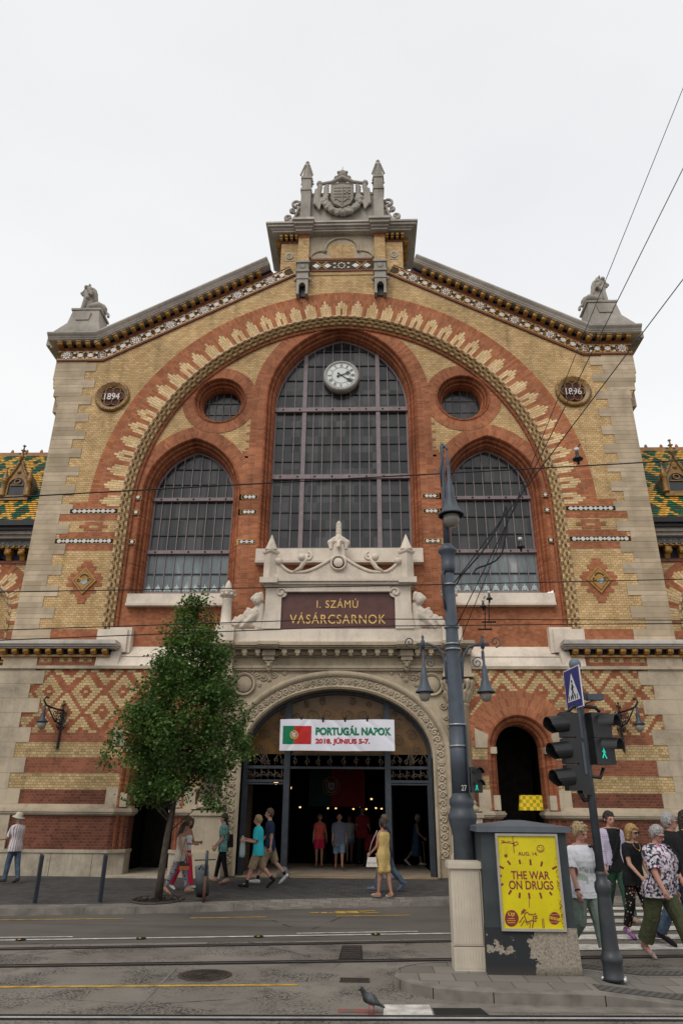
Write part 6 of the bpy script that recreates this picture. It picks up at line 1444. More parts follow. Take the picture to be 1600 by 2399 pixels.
def pendant(x, z, k, arm):
    """lamp hanging with its rim at (x, z)"""
    y = -.12 if k > 1 else 0
    b = MB(); b.lathe([(.018*k, .62*k), (.02*k, .42*k), (.03*k, .40*k), (.032*k, .36*k), (.045*k, .34*k), (.05*k, .22*k), (.075*k, .12*k), (.10*k, .055*k), (.135*k, .02*k), (.14*k, .0), (.125*k, .0)], (x, y, z), 22); sh = b.build('lamp_shade', MT['post'], r)
    b = MB(); b.lathe([(.088*k, -.002), (.085*k, -.06*k), (.06*k, -.12*k), (0, -.135*k)], (x, y, z), 18); b.build('lamp_glass', MT['lampglass'], sh)
for s in (-1, 1):
    b = MB(); x = s*.46
    b.tube([(s*.115, 0, 3.62), (s*.13, 0, 3.9), (s*.16, 0, 4.04), (s*.24, 0, 4.16), (s*.36, 0, 4.20), (s*.56, 0, 4.205)], .022, 8); b.bar((s*.10, 0, 3.64), (s*.14, 0, 3.64), .05, .05); b.bar((s*.10, 0, 3.95), (s*.15, 0, 3.95), .04, .04)
    b.lathe([(.03, 4.14), (.03, 4.26), (.015, 4.28), (.025, 4.32), (.0, 4.36)], (x, 0, 0), 10); b.bar((x-.06, 0, 4.205), (x+.09, 0, 4.205), .045, .04); b.lathe([(.012, 3.62), (.012, 4.14)], (x, 0, 0), 8); b.ball((x, 0, 3.80), .022, 0, 8)
    b.tube([(s*(p[0]+.0), 0, p[1]) for p in spiral((.66, 4.24), .085, 1.4, -PI/2, 1, 20)], .010, 5)
    b.tube([(s*(.44), 0, 4.1)]+[(s*p[0], 0, p[1]) for p in spiral((.36, 3.92), .09, 1.5, .6, 1, 20)], .009, 5)
    b.build('lamp_arm', MT['post'], r); pendant(x, 3.47, 1.0, 1)
b = MB(); b.lathe([(.018, 7.02), (.028, 7.06), (.026, 7.12), (.014, 7.2), (.034, 7.28), (.026, 7.36), (.014, 7.45), (.01, 7.6)], (.08, -.12, 0), 12); b.tube([(.08, -.12, 7.55), (.05, -.08, 7.66), (0, 0, 7.6)], .018, 6); b.build('lamp_arm', MT['post'], r); pendant(.08, 6.32, 1.55, 0)
b = MB(); b.tube([(-.07, -.06, 5.4), (-.12, -.06, 5.3), (-.11, -.06, 4.95), (-.09, -.06, 4.75)], .022, 6); b.build('cable_conduit', MT['iron'], r)
text('pole_number', '27', .075, .075, (.03, -.134, 2.13), MT['paintw'], r, .002, .01)
ps = empty('pedestrian_signal', (1.585, 10.66, 2.36)); tag(ps, 'small pedestrian signal showing a green man, fixed to the tall tram pole', 'traffic light', 'pedestrian signals')
g = G('green_man', .5); g.col((.02, .5, .38)); g.b.inputs['Emission Color'].default_value = (.02, .80, .55, 1); g.b.inputs['Emission Strength'].default_value = .5; GM = g.mat
SB = solid('signal_black_plastic', (.012, .013, .014), .38, .5, var=.2)
def visor(b, c, rad, ln, d, m=0, op=1.05):
    """open cylinder hood pointing along d"""
    d = Vector(d).normalized(); u = d.cross(Vector((0, 0, 1))).normalized(); w = u.cross(d); n = 20; vs = []; fs = []
    for j, t in enumerate((0, 1)):
        for i in range(n+1):
            a = -op+i/n*(PI+2*op)
            L = ln*(1 if t else 0)*(1-.35*max(0, -math.sin(a))) if t else 0
            for q in (rad, rad*.95): vs.append(Vector(c)+u*math.cos(a)*q+w*math.sin(a)*q+d*L)
    k = 2*(n+1)
    for i in range(n): fs += [(2*i, 2*i+2, k+2*i+2, k+2*i), (2*i+1, k+2*i+1, k+2*i+3, 2*i+3), (k+2*i, k+2*i+2, k+2*i+3, k+2*i+1)]
    b.add(vs, fs, m, smooth=False)
def greenman(b, c, s, d):
    d = Vector(d).normalized(); u = Vector((0, 0, 1)).cross(-d).normalized()
    def P(x, z): return Vector(c)+u*x*s+Vector((0, 0, z*s))+d*.004
    def seg(x0, z0, x1, z1, w):
        a, e = P(x0, z0), P(x1, z1); t = (e-a).normalized(); n = t.cross(d).normalized()*w*s/2; b.add([a-n, a+n, e+n, e-n], [(0, 1, 2, 3)])
    seg(0, .38, .02, .0, .16); seg(.02, .02, -.2, -.5, .12); seg(.02, .02, .24, -.46, .12); seg(0, .32, -.16, .02, .08); seg(.02, .32, .2, .1, .08)
    q = [P(.02+.09*math.cos(a), .52+.09*math.sin(a)) for a in np.linspace(0, 2*PI, 9)[:-1]]; b.add(q, [tuple(range(8))])
b = MB(); b.box(-.09, .07, -.05, .10, -.17, .17); b.box(-.12, -.09, -.02, .04, -.12, -.09); b.box(-.12, -.09, -.02, .04, .09, .12); b.build('housing', SB, ps)
b = MB(); visor(b, (.0, -.05, .095), .07, .11, (.35, -1, -.05), 0, .1); visor(b, (.0, -.05, -.065), .07, .11, (.35, -1, -.05), 0, .1); b.build('visor', SB, ps)
b = MB(); greenman(b, (-.01, -.056, -.10), .085, (0, -1, 0)); b.build('green_man', GM, ps)
b = MB(); b.box(-.125, -.10, -.03, .02, -.2, .75); b.build('cable_duct', MT['iron'], ps)
# traffic light post at the crossing
r = empty('traffic_light', (2.955, 9.92, .105)); tag(r, 'black traffic light post at the crossing with three hooded lamps and a green man', 'traffic light')
b = MB(); b.lathe([(.13, 0), (.13, .03), (.118, .05), (.116, .17), (.125, .19), (.13, .22), (.118, .26), (.105, .28), (.10, .32), (.09, .72), (.082, .86), (.08, .90), (.092, .93), (.10, .98), (.095, 1.03), (.07, 1.06), (.065, 1.12), (.07, 1.14), (.055, 1.16)], n=26); b.box(-.14, .14, -.035, .035, 0, .025); b.build('cast_base', solid('traffic_post_paint', (.028, .032, .037), .45, .45, var=.25, sc=5), r)
b = MB()
for x in (-.13, .13, .10): b.lathe([(.022, 0), (.022, .03), (.0, .045)], (x, -.09 if x == .10 else -.0, 0), 8)
b.build('bolt', MT['steel'], r)
b = MB(); b.lathe([(.052, 1.14), (.048, 3.60)], n=18); b.build('pole', solid('grey_post', (.045, .053, .062), .5, .4, var=.2), r)
b = MB(); b.lathe([(.045, 3.60), (.05, 3.63), (.04, 3.66), (.035, 3.68)], n=16); b.ball((0, 0, 3.755), .082, 0, 20); b.build('ball_finial', solid('ball_grey', (.12, .14, .16), .5, .4, var=.1), r)
b = MB(); d = Vector((-.95, -.32, -.12))
for k in range(3):
    z = 2.93-.335*k; b.box(-.30, -.13, -.10, .12, z-.16, z+.16)
b.box(-.13, -.02, -.09, .03, 2.05, 3.08); b.build('housing', SB, r)
b = MB()
for k in range(3): z = 2.94-.335*k; visor(b, (-.25, -.06, z), .115, .27, d)
b.build('visor', SB, r)
b = MB()
for k in range(3): b.lathe([(0, .0), (.10, .0)], (0, 0, 0), 16); 
b.xform(Matrix.Identity(4)); b = MB()
for k in range(3):
    z = 2.94-.335*k; n_ = 16; dd = d.normalized(); u = dd.cross(Vector((0, 0, 1))).normalized(); w = u.cross(dd); b.add([Vector((-.27, -.065, z))+(u*math.cos(a)+w*math.sin(a))*.105 for a in np.linspace(0, 2*PI, 17)[:-1]], [tuple(range(16))])
b.build('lens', solid('dark_lens', (.02, .012, .012), .2, .6, var=.1), r)
b = MB(); b.box(-.07, -.035, -.10, -.08, 2.75, 3.3); b.box(-.075, -.04, -.105, -.085, 2.3, 2.7); b.build('cover_strip', MT['post'], r)
b = MB(); b.tube([(-.25, -.02, 3.05), (-.12, -.04, 3.16), (0, 0, 3.18), (.2, -.02, 3.16), (.25, -.02, 3.1)], .025, 6); b.tube([(0, 0, 2.02), (-.1, -.02, 1.98), (-.16, -.02, 2.1)], .03, 6); b.tube([(0, 0, 2.28), (.14, -.02, 2.26), (.2, -.02, 2.38)], .025, 6); b.build('bracket', MT['black'], r)
ph = empty('pedestrian_head', (.21, -.05, 2.75)); ph.parent = r; ph.rotation_euler = (0, 0, math.radians(18))
b = MB(); b.box(-.16, .13, -.08, .12, -.33, .0); b.box(-.16, .13, -.08, .12, .005, .33); b.build('housing', SB, ph)
b = MB(); visor(b, (-.01, -.08, .185), .125, .21, (.45, -.8, -.05), 0, .12); visor(b, (-.01, -.08, -.115), .125, .21, (.45, -.8, -.05), 0, .12); b.build('visor', SB, ph)
b = MB(); greenman(b, (-.045, -.088, -.19), .135, (0, -1, 0)); b.build('green_man', GM, ph)
b = MB(); b.box(.10, .32, -.06, .05, 3.26, 3.34); b.box(.06, .12, -.03, .03, 3.27, 3.36); b.tube([(.05, 0, 3.2), (.15, -.02, 3.24), (.2, 0, 3.27)], .008, 5); b.build('detector', MT['post'], r)
# crossing sign
sg = empty('crossing_sign', (2.955-.068, 9.92-.02, 3.525)); tag(sg, 'blue square pedestrian crossing sign seen at a slant on the traffic light post', 'road sign')
sg.rotation_euler = (0, 0, math.atan2(-.99, .12))
SBL = solid('sign_blue', (.022, .025, .16), .35, .5, var=.05); SWH = solid('sign_white', (.62, .62, .64), .4, .4, var=.04)
b = MB(); S = .275; b.box(-S, S, -.006, .006, -S, S, 0); b.box(-S+.014, S-.014, -.009, -.006, -S+.014, S-.014, 1); b.box(-S, S, .0065, .009, -S, S, 2); b.build('plate', [SWH, SBL, MT['post']], sg)
b = MB(); b.prism([(-.21, -.17), (.21, -.17), (0, .20)], -.012, -.009); b.build('triangle', SWH, sg)
b = MB()
for x0 in (-.16, -.09, -.02, .05, .12): b.prism([(x0, -.155), (x0+.028, -.155), (x0+.024, -.09), (x0+.004, -.09)], -.014, -.012)
b.ribbon([(.0, .06), (.0, -.03)], .04, -.0145); b.ribbon([(.0, -.03), (-.05, -.13)], .024, -.0145); b.ribbon([(.0, -.03), (.06, -.12)], .024, -.0145); b.ribbon([(0, .05), (-.045, -.02)], .018, -.0145); b.ribbon([(0, .05), (.05, .0)], .018, -.0145); b.prism([(.022*math.cos(a), .092+.022*math.sin(a)) for a in np.linspace(0, 2*PI, 9)[:-1]], -.015, -.012)
b.build('pictogram', MT['black'], sg)
b = MB()
for z in (-.2, .2): b.box(-.05, .05, .009, .05, z-.02, z+.02)
b.build('clamp', MT['steel'], sg)
# ================================================================ overhead wires
def wire(name, pts, rad, label, group=None, sag=0.0, n=24):
    b = MB(); P = []; rad *= .85
    for a, c in zip(pts, pts[1:]):
        a, c = Vector(a), Vector(c)
        for i in range(n+1):
            f = i/n; p = a+(c-a)*f; p.z -= sag*4*f*(1-f); P.append(p)
    b.tube(P, rad, 5); o = b.build(name, MT['cable']); tag(o, label, 'wire', group); return o
WG = 'overhead tram wires'
def at(px, py, Y):
    """point of the photograph's sight line through pixel (px, py) at distance Y: used to measure where the slack wires run"""
    d = _r2*((px-800)/F_PX)+_u2*((1199.5-py)/F_PX)+_f; t = Y/d.y; return Vector((d.x*t, d.y*t, CAMH+d.z*t))
k_ = 1.0204
def ends(x0, y0, Ya, x1, y1, Yb, ext=.5):
    a, c = at(x0*k_, y0*k_, Ya), at(x1*k_, y1*k_, Yb); d = c-a; return a-d*ext, c+d*ext
a, c = ends(0, 1143, 11.3, 1568, 1057, 13.3); wire('contact_wire', [a, c], .016, 'thick black wire crossing the facade at the height of the upper window panes', WG)
a, c = ends(0, 1357, 9.6, 1568, 1328, 11.2); wire('contact_wire', [a, (a+c)/2+Vector((0, 0, -.03)), c], .010, 'black wire passing just above the obelisks of the portal', WG)
a, c = ends(0, 1463, 9.6, 1568, 1437, 11.4, .5); a2 = at(790*k_, 1421*k_, 10.5); wire('contact_wire', [a, a2, c], .009, 'upper of the two close wires crossing the plaque lettering', WG)
a, c = ends(0, 1483, 9.3, 1568, 1442, 11.0); a2 = at(820*k_, 1438*k_, 10.2); wire('contact_wire', [a, a2, c], .009, 'lower of the two close wires, crossing just below the plaque', WG)
pole = lambda z: Vector((1.42, 10.7, z))
a = pole(5.28); e = at(1568*k_, 640*k_, 8.6); wire('span_wire', [a, e+(e-a)*.6], .010, 'slanting wire from the tram pole, lowest of the three at the right edge', 'slanting span wires')
wire('span_wire', [pole(4.58), at(1568*k_, 385*k_, 8.2)+(at(1568*k_, 385*k_, 8.2)-pole(4.58))*.5], .009, 'slanting wire from the tram pole, middle of the three at the right edge', 'slanting span wires')
wire('span_wire', [pole(4.24), at(1568*k_, 200*k_, 7.8)+(at(1568*k_, 200*k_, 7.8)-pole(4.24))*.5], .007, 'slanting wire from the tram pole, highest of the three at the right edge', 'slanting span wires')
def cable(pix, Y, rad, label):
    P = [at(x*k_, y*k_, Y) for x, y in pix]; cu = []
    for i in range(len(P)-1):
        p0, p1, p2, p3 = P[max(i-1, 0)], P[i], P[i+1], P[min(i+2, len(P)-1)]
        for j in range(6):
            t = j/6; cu.append(.5*((2*p1)+(p2-p0)*t+(2*p0-5*p1+4*p2-p3)*t*t+(3*p1-p0-3*p2+p3)*t**3))
    cu.append(P[-1]); b = MB(); b.tube(cu, rad, 6); return tag(b.build('feeder_cable', MT['cable']), label, 'cable', 'loose feeder cables')
cable([(1048, 1342), (1060, 1320), (1110, 1262), (1150, 1195), (1160, 1163)], 10.65, .014, 'straight black feeder cable rising from the tram pole')
cable([(1087, 1316), (1095, 1305), (1120, 1296), (1142, 1283), (1155, 1258), (1163, 1200), (1162, 1163)], 10.6, .014, 'curved black feeder cable drooping beside the tram pole')
def insul(px, py, Y, k, label, kind=0):
    p = at(px*k_, py*k_, Y); b = MB()
    b.lathe([(.012*k, .11*k), (.03*k, .09*k), (.02*k, .06*k), (.075*k, .0), (.07*k, -.012*k), (.02*k, -.01*k), (.018*k, -.08*k), (.0, -.09*k)], n=12, m=0); b.lathe([(.03*k, .12*k), (.035*k, .17*k), (.0, .18*k)], n=10, m=1); b.tube([(0, 0, .15*k), (.06*k, 0, .24*k)], .012*k, 5, 0)
    return tag(b.build('insulator', [MT['black'], MT['porcelain']], None, p), label, 'insulator', 'insulators on the span wires')
insul(1326, 1054, 9.6, 1.1, 'bell shaped insulator where a slanting wire meets the thick upper wire'); insul(1195, 1256, 10.1, .9, 'bell shaped insulator in front of the right side window'); insul(1123, 1375, 10.45, .7, 'small insulator with two hangers above the lower pair of wires'); insul(1109, 1393, 10.5, .7, 'small insulator left of its twin above the lower wires')
b = MB()
for x, y0, y1 in ((1113, 1394, 1445), (1122, 1378, 1428)): b.tube([at(x*k_, y0*k_, 10.5), at(x*k_, y1*k_, 10.5)], .008, 5); b.tube([at((x-16)*k_, y1*k_, 10.5), at((x+16)*k_, y1*k_, 10.5)], .014, 6)
tag(b.build('wire_clamp', MT['cable']), 'pair of clamps and hangers gripping the lower tram wires', 'clamp')
# ================================================================ street tree
tr = empty('street_tree', (-4.47, 16.89, .13)); tag(tr, 'leafy young street tree with a conical crown in front of the portal', 'tree')
rt = random.Random(11)
BARK = solid('bark', (.060, .047, .037), .9, .2, var=.35, sc=12)
b = MB(); tp_ = [(0, 0, 0), (.02, 0, .6), (.06, 0, 1.2), (.13, 0, 1.8), (.18, 0, 2.8), (.22, 0, 4.0), (.26, 0, 5.2), (.27, 0, 6.3)]
b.tube(tp_, [.09, .076, .07, .065, .056, .042, .026, .01], 9); b.build('trunk', BARK, tr)
env = [(1.5, -.35, .75), (1.75, -.62, 1.1), (2.1, -1.02, 1.36), (2.6, -1.24, 1.66), (3.0, -1.36, 1.80), (3.45, -1.42, 1.92), (4.0, -1.16, 1.70), (4.5, -.95, 1.50), (5.1, -.76, 1.32), (5.6, -.58, 1.10), (6.1, -.32, .74), (6.45, -.08, .42), (6.75, .15, .3)]
def lim(z):
    for (z0, a0, c0), (z1, a1, c1) in zip(env, env[1:]):
        if z0 <= z <= z1: f = (z-z0)/(z1-z0); return a0+(a1-a0)*f, c0+(c1-c0)*f
    return 0, 0
cl = []
while len(cl) < 300:
    z = rt.uniform(1.9, 6.7); a, c = lim(z); w = (c-a)/2; m = (a+c)/2
    if rt.random() > (w/1.6)**1.0: continue
    th = rt.random()*2*PI; q = math.sqrt(rt.uniform(.12, 1.0))*.90
    p = Vector((m+w*q*math.cos(th), w*.95*q*math.sin(th), z))
    if p.z < 1.95+.25*rt.random(): continue
    if .45 < p.x < .95 and p.z < 2.6 and p.z > 1.7 and rt.random() < .6: continue
    cl.append((p, rt.uniform(.19, .34)))
for k in range(5): cl.append((Vector((-1.38-.08*k, -.1+.1*k, 3.4-.16*k)), .16)); cl.append((Vector((.20+.02*k, 0, 6.3+.09*k)), .13-.015*k)); cl.append((Vector((1.5+.08*k, -.2, 3.35-.1*k+.2*(k % 2))), .15)); cl.append((Vector((.9+.1*k, -.15, 1.95-.03*k)), .15)); cl.append((Vector((-.2-.12*k, -.1, 1.92+.05*k)), .15))
b = MB()
for i, (p, r) in enumerate(cl):
    if i % 4: continue
    zt = max(1.4, p.z-.35-.35*math.hypot(p.x-.2, p.y)); s0 = Vector((.13+.03*zt, 0, zt)); mid = s0.lerp(p, .55)+Vector((0, 0, .1)); b.tube([s0, mid, p], [.016, .010, .004], 5)
b.build('branch', BARK, tr)
b = MB()
for p, r in cl:
    nl = int(84*(r/.27)**2)+16; tone = rt.random()
    for k in range(nl):
        d = Vector((rt.gauss(0, 1), rt.gauss(0, 1), rt.gauss(0, .85))); d = d.normalized()*r*rt.uniform(.25, 1.28)**.8; q = p+d
        L = rt.uniform(.060, .102); ax = Vector((rt.gauss(0, 1), rt.gauss(0, 1), rt.gauss(-.45, .6))).normalized(); sd = ax.cross(Vector((rt.gauss(0, .5), rt.gauss(0, .5), 1))).normalized()*L*.40; nn = sd.cross(ax).normalized()*L*.10
        u = (.5*tone+.5*rt.random(), rt.random())
        b.add([q, q+ax*L*.45+sd+nn, q+ax*L, q+ax*L*.45-sd+nn], [(0, 1, 2, 3)], 0, [[u]*4])
g = G('leaf', .5, .35); t = g.sep(g.uv()); c = g.ramp(t[0], [(0, (.019, .048, .013)), (.4, (.048, .105, .022)), (.75, (.095, .165, .036)), (1, (.15, .20, .05))]); g.col(c)
ts = g.n('ShaderNodeBsdfTranslucent'); g.put(ts.inputs['Color'], g.mix(.5, c, (.14, .26, .04))); mxs = g.n('ShaderNodeMixShader'); mxs.inputs[0].default_value = .28
g.nt.links.new(g.b.outputs[0], mxs.inputs[1]); g.nt.links.new(ts.outputs[0], mxs.inputs[2]); g.nt.links.new(mxs.outputs[0], g.nt.nodes['Material Output'].inputs['Surface'])
b.build('crown', g.mat, tr)
# ================================================================ pigeon
pg = empty('pigeon', (.045, 8.66, .006)); pg.scale = (.74, .74, .84); tag(pg, 'dark grey pigeon standing on the rail bed beside the white road patch', 'pigeon')
caps = [((.03, 0, .150), (-.06, 0, .175), .062, .060), ((-.06, 0, .175), (-.10, 0, .225), .050, .034), ((-.10, 0, .225), (-.125, 0, .262), .032, .029), ((-.125, 0, .264), (-.148, 0, .258), .027, .016), ((.03, 0, .150), (.10, 0, .115), .052, .028), ((.10, 0, .115), (.19, 0, .075), .024, .012)]
caps += [((-.02, s*.045, .165), (.10, s*.035, .120), .038, .018) for s in (-1, 1)]
g = G('pigeon_feather', .6, .3); t = g.sep(g.obj()); c = g.mix(g.rng(t[0], -.08, -.02), (.018, .022, .024), (.075, .078, .085)); bar_ = g.m('MAXIMUM', g.lt(g.m('ABSOLUTE', g.sub(g.add(t[0], g.mul(t[2], .6)), .155)), .008), g.lt(g.m('ABSOLUTE', g.sub(g.add(t[0], g.mul(t[2], .6)), .185)), .008)); c = g.mix(g.mul(bar_, .85), c, (.012, .012, .013)); g.col(g.mix(g.gt(t[0], .13), c, (.04, .042, .046)))
link('body', blob_mesh('body', caps, .007, g.mat, 3), pg)
b = MB(); b.tube([(-.148, 0, .258), (-.170, 0, .246), (-.176, 0, .240)], [.008, .006, .002], 6); b.build('beak', MT['black'], pg)
PK = solid('pigeon_leg', (.36, .07, .07), .6, .3, var=.1)
for x, y in ((-.03, -.03), (.035, .03)):
    b = MB(); b.tube([(x, y, .105), (x+.01, y, .05), (x, y, .008)], [.012, .007, .006], 6)
    for a in (-2.6, PI, 2.6, 0): b.tube([(x, y, .008), (x+.035*math.cos(a), y+.035*math.sin(a), .004)], [.006, .004], 5)
    b.build('leg', PK, pg)
# ================================================================ people
def wrinkle(g, st=.55):
    w = g.noise(1.0, 3, g.scale(g.obj(), (9, 9, 5)), .5, 1.6); g.bump(w, st, .05); return w
def fabric(name, c, var=.2, sc=14):
    g = G(name, .9, .15); w = wrinkle(g); g.col(g.ramp(w, [(.3, tuple(x*(1-var) for x in c)), (.7, tuple(min(1, x*(1+var*.6)) for x in c))])); return g.mat
SKIN = {}
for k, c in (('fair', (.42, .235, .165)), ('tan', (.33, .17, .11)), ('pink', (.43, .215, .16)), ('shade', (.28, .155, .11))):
    g = G('skin_'+k, .55, .35); n = g.noise(9, 3, g.obj()); g.col(g.ramp(n, [(.3, tuple(x*.88 for x in c)), (.7, c)])); g.b.inputs['Subsurface Weight'].default_value = .0; SKIN[k] = g.mat
EYE = solid('eye_dark', (.03, .022, .02), .3, .5, var=0); LIP = solid('lip', (.30, .11, .095), .5, .3, var=0)
def hairm(name, a, c):
    g = G(name, .6, .35); p = g.scale(g.obj(), (60, 60, 14)); g.col(g.ramp(g.noise(1.0, 4, p), [(.3, a), (.7, c)])); g.bump(g.noise(1.0, 4, p), .6, .01); return g.mat
H_BLOND, H_BROWN, H_DARK = hairm('blond_hair', (.20, .14, .065), (.50, .39, .22)), hairm('brown_hair', (.045, .028, .018), (.11, .07, .042)), hairm('dark_hair', (.014, .010, .009), (.04, .028, .022))
H_GREY, H_BOB, H_SAND = hairm('grey_hair', (.16, .155, .15), (.42, .41, .40)), hairm('golden_bob_hair', (.20, .11, .035), (.42, .27, .10)), hairm('sandy_hair', (.20, .13, .06), (.36, .25, .12))
def person(label, x, y, H, face, z=None, w=1.0, skin='fair', pose=None, hair=('short', H_BROWN), wear=(), vox=.013, extra=None, group=None, bust=0.0, belly=0.0):
    """a walking or standing figure: one continuous body, clothes and hair as children.  face: 0 towards the camera, 90 to the right"""
    P = dict(legL=(12, 8), legR=(-14, 12), armL=(-10, 15, 6), armR=(12, 18, 6), lean=2, head=(0, 0), twist=0, tip=(0, 0)); P.update(pose or {})
    rz = math.radians(face); z = gz(x, y) if z is None else z
    lean = math.radians(P['lean']); up = Vector((0, -math.sin(lean), math.cos(lean))); X = Vector((1, 0, 0)); F = Vector((0, -1, 0)); UZ = Vector((0, 0, 1))
    hp = Vector((0, 0, .525*H)); J = {}
    def sag(a): a = math.radians(a); return Vector((0, -math.sin(a), -math.cos(a)))
    for s, k in ((1, 'L'), (-1, 'R')):
        th, kn = P['leg'+k]; h = hp+X*s*.052*H*w**.5; kn_ = h+sag(th)*.245*H+X*s*.004*H; an = kn_+sag(th-kn)*.235*H; J['hip'+k], J['knee'+k], J['ank'+k] = h, kn_, an
        pitch = math.radians((th-kn)*.9 if (th-kn) < 0 else (th-kn)*.35); fd = Vector((s*.12, -math.cos(pitch), math.sin(pitch))).normalized(); J['foot'+k] = (an-fd*.022*H-UZ*.022*H*math.cos(pitch), an+fd*.085*H-UZ*.030*H, an+fd*.118*H-UZ*.031*H)
    low = min(min(J['foot'+k][1].z, J['foot'+k][2].z, J['foot'+k][0].z) for k in 'LR')-.018*H
    sh = hp+up*.292*H; nk = hp+up*.318*H; tw = math.radians(P['twist']); SX_ = Vector((math.cos(tw), math.sin(tw), 0))
    yw, pt = (math.radians(a) for a in P['head']); hd = nk+up*.035*H+UZ*.070*H+Vector((0, -.012*H-.03*H*math.sin(-pt if pt < 0 else pt), 0)); hf = Vector((math.sin(yw)*math.cos(pt), -math.cos(yw)*math.cos(pt), math.sin(pt))); hx = Vector((math.cos(yw), math.sin(yw), 0)); hu = hx.cross(hf)*-1; hu = hu if hu.z > 0 else -hu
    for s, k in ((1, 'L'), (-1, 'R')):
        sa, el, ab = P['arm'+k]; S = sh+SX_*s*.098*H*w**.35-up*.008*H; a_ = math.radians(ab)
        d1 = (sag(sa)*math.cos(a_)+X*s*math.sin(a_)).normalized(); inw = P.get('in'+k, 0); d2 = (sag(sa+el)*math.cos(a_*.5)+X*s*math.sin(a_*.5-math.radians(inw))).normalized(); J['sh'+k], J['el'+k] = S, S+d1*.168*H; J['wr'+k] = J['el'+k]+d2*.142*H; J['hd'+k] = d2
    q = w**.75
    torso = []
    for i in range(25):
        t = i/24; ip = lambda A_: float(np.interp(t*8, range(9), A_)); c = hp+up*(-.03+.335*t)*H; hwid = ip([.050, .050, .043, .036, .034, .040, .050, .056, .048])*H*q; rad = ip([.062, .064, .060, .056, .056, .060, .062, .058, .040])*H*q
        by = Vector((0, -1, 0))*(belly*H*ip([.2, .5, .9, 1, .9, .5, .2, 0, 0])*.05+bust*H*ip([0, 0, 0, .1, .3, .8, .9, .3, 0])*.03); torso.append((t, c-SX_*hwid+by, c+SX_*hwid+by, rad))
    def Tc(t0, t1, g): return [(a, c, r+g) for t, a, c, r in torso if t0-.01 <= t <= t1+.01]
    def limb(k, part, f0, f1, g, r0, r1):
        A, B_ = {'ua': ('sh', 'el'), 'fa': ('el', 'wr'), 'th': ('hip', 'knee'), 'ca': ('knee', 'ank')}[part]; a, c = J[A+k], J[B_+k]; R0, R1 = r0+(r1-r0)*f0, r0+(r1-r0)*f1; return (a.lerp(c, f0), a.lerp(c, f1), R0*H*q+g, R1*H*q+g)
    RAD = {'ua': (.0275, .0215), 'fa': (.0215, .0145), 'th': (.052, .034), 'ca': (.033, .0205)}
    def lb(k, part, f0=0, f1=1, g=0.0): return limb(k, part, f0, f1, g, *RAD[part])
    body = Tc(0, 1, 0)+[(sh-SX_*.085*H*q, sh+SX_*.085*H*q, .032*H*q), (nk-up*.02*H, nk+up*.045*H, .031*H*q**.5)]
    for k in 'LR':
        s = 1 if k == 'L' else -1
        body += [lb(k, 'ua'), lb(k, 'fa'), lb(k, 'th'), lb(k, 'ca'), (J['knee'+k].lerp(J['ank'+k], .25)+Vector((0, .008*H, 0)), J['knee'+k].lerp(J['ank'+k], .5)+Vector((0, .006*H, 0)), .029*H*q, .022*H*q)]
        f0, f1, f2 = J['foot'+k]; body += [(J['ank'+k], f0, .021*H, .019*H), (f0, f1, .020*H, .018*H), (f1, f2, .018*H, .011*H), (J['ank'+k], f1, .02*H, .016*H)]
        d = J['hd'+k]; wv = J['wr'+k]; sd = X*(-1 if False else 1); sd = (sd-d*sd.dot(d)).normalized(); ft = d.cross(sd).normalized(); ft = ft if ft.y < 0 else -ft
        # palm lies in the plane of d and ft; four unequal fingers, thumb from the side of the palm
        body.append((wv, wv+d*.040*H, .0125*H, .0155*H)); body.append((wv+d*.02*H-ft*.009*H, wv+d*.045*H-ft*.014*H, .0105*H)); body.append((wv+d*.02*H+ft*.009*H, wv+d*.045*H+ft*.014*H, .0105*H))
        inw_ = -X*s
        for i, L in enumerate((.034, .040, .042, .036)):
            o = wv+d*.048*H+ft*(-.018+.012*i)*H; m_ = o+d*L*.55*H+inw_*.004*H; e = m_+d*L*.40*H+inw_*.014*H; body += [(o, m_, .0062*H, .0056*H), (m_, e, .0056*H, .0048*H)]
        o = wv+d*.016*H+ft*.013*H; m_ = o+(d*.6+ft*.75).normalized()*.026*H; body += [(o, m_, .0075*H, .0066*H), (m_, m_+(d*.9+ft*.15+inw_*.2).normalized()*.022*H, .0064*H, .005*H)]
    r = .050*H
    body += [(hd+hu*.018*H-hf*.008*H, hd+hu*.018*H-hf*.008*H, .0545*H), (hd+hf*.012*H, hd+hf*.016*H-hu*.028*H, .041*H, .033*H), (hd+hf*.022*H-hu*.044*H, hd+hf*.028*H-hu*.046*H, .021*H, .019*H), (hd-hu*.02*H-hf*.01*H, hd-hu*.055*H, .036*H, .028*H),
             (hd+hf*.052*H-hu*.000*H, hd+hf*.062*H-hu*.018*H, .0065*H, .0095*H), (hd+hf*.046*H+hu*.012*H-hx*.020*H, hd+hf*.046*H+hu*.012*H+hx*.020*H, .009*H), (hd+hf*.046*H-hu*.034*H-hx*.008*H, hd+hf*.046*H-hu*.034*H+hx*.008*H, .0085*H)]
    for s in (-1, 1): body.append((hd+hx*s*.052*H+hu*.002*H-hf*.006*H, hd+hx*s*.054*H-hu*.016*H-hf*.004*H, .0095*H, .007*H))
    me = blob_mesh('body', body, vox, [SKIN[skin], EYE, LIP], 2 if vox > .01 else 3)
    n = len(me.polygons); ce = np.empty(n*3, 'f'); me.polygons.foreach_get('center', ce); ce = ce.reshape(-1, 3); mi = np.zeros(n, 'i')
    for s in (-1, 1):
        for dx in (-.003, .003):
            ep = np.array(hd+hx*(s*.0195+dx)*H+hf*.048*H+hu*.002*H); mi[((ce-ep)**2).sum(1) < (.0068*H)**2] = 1
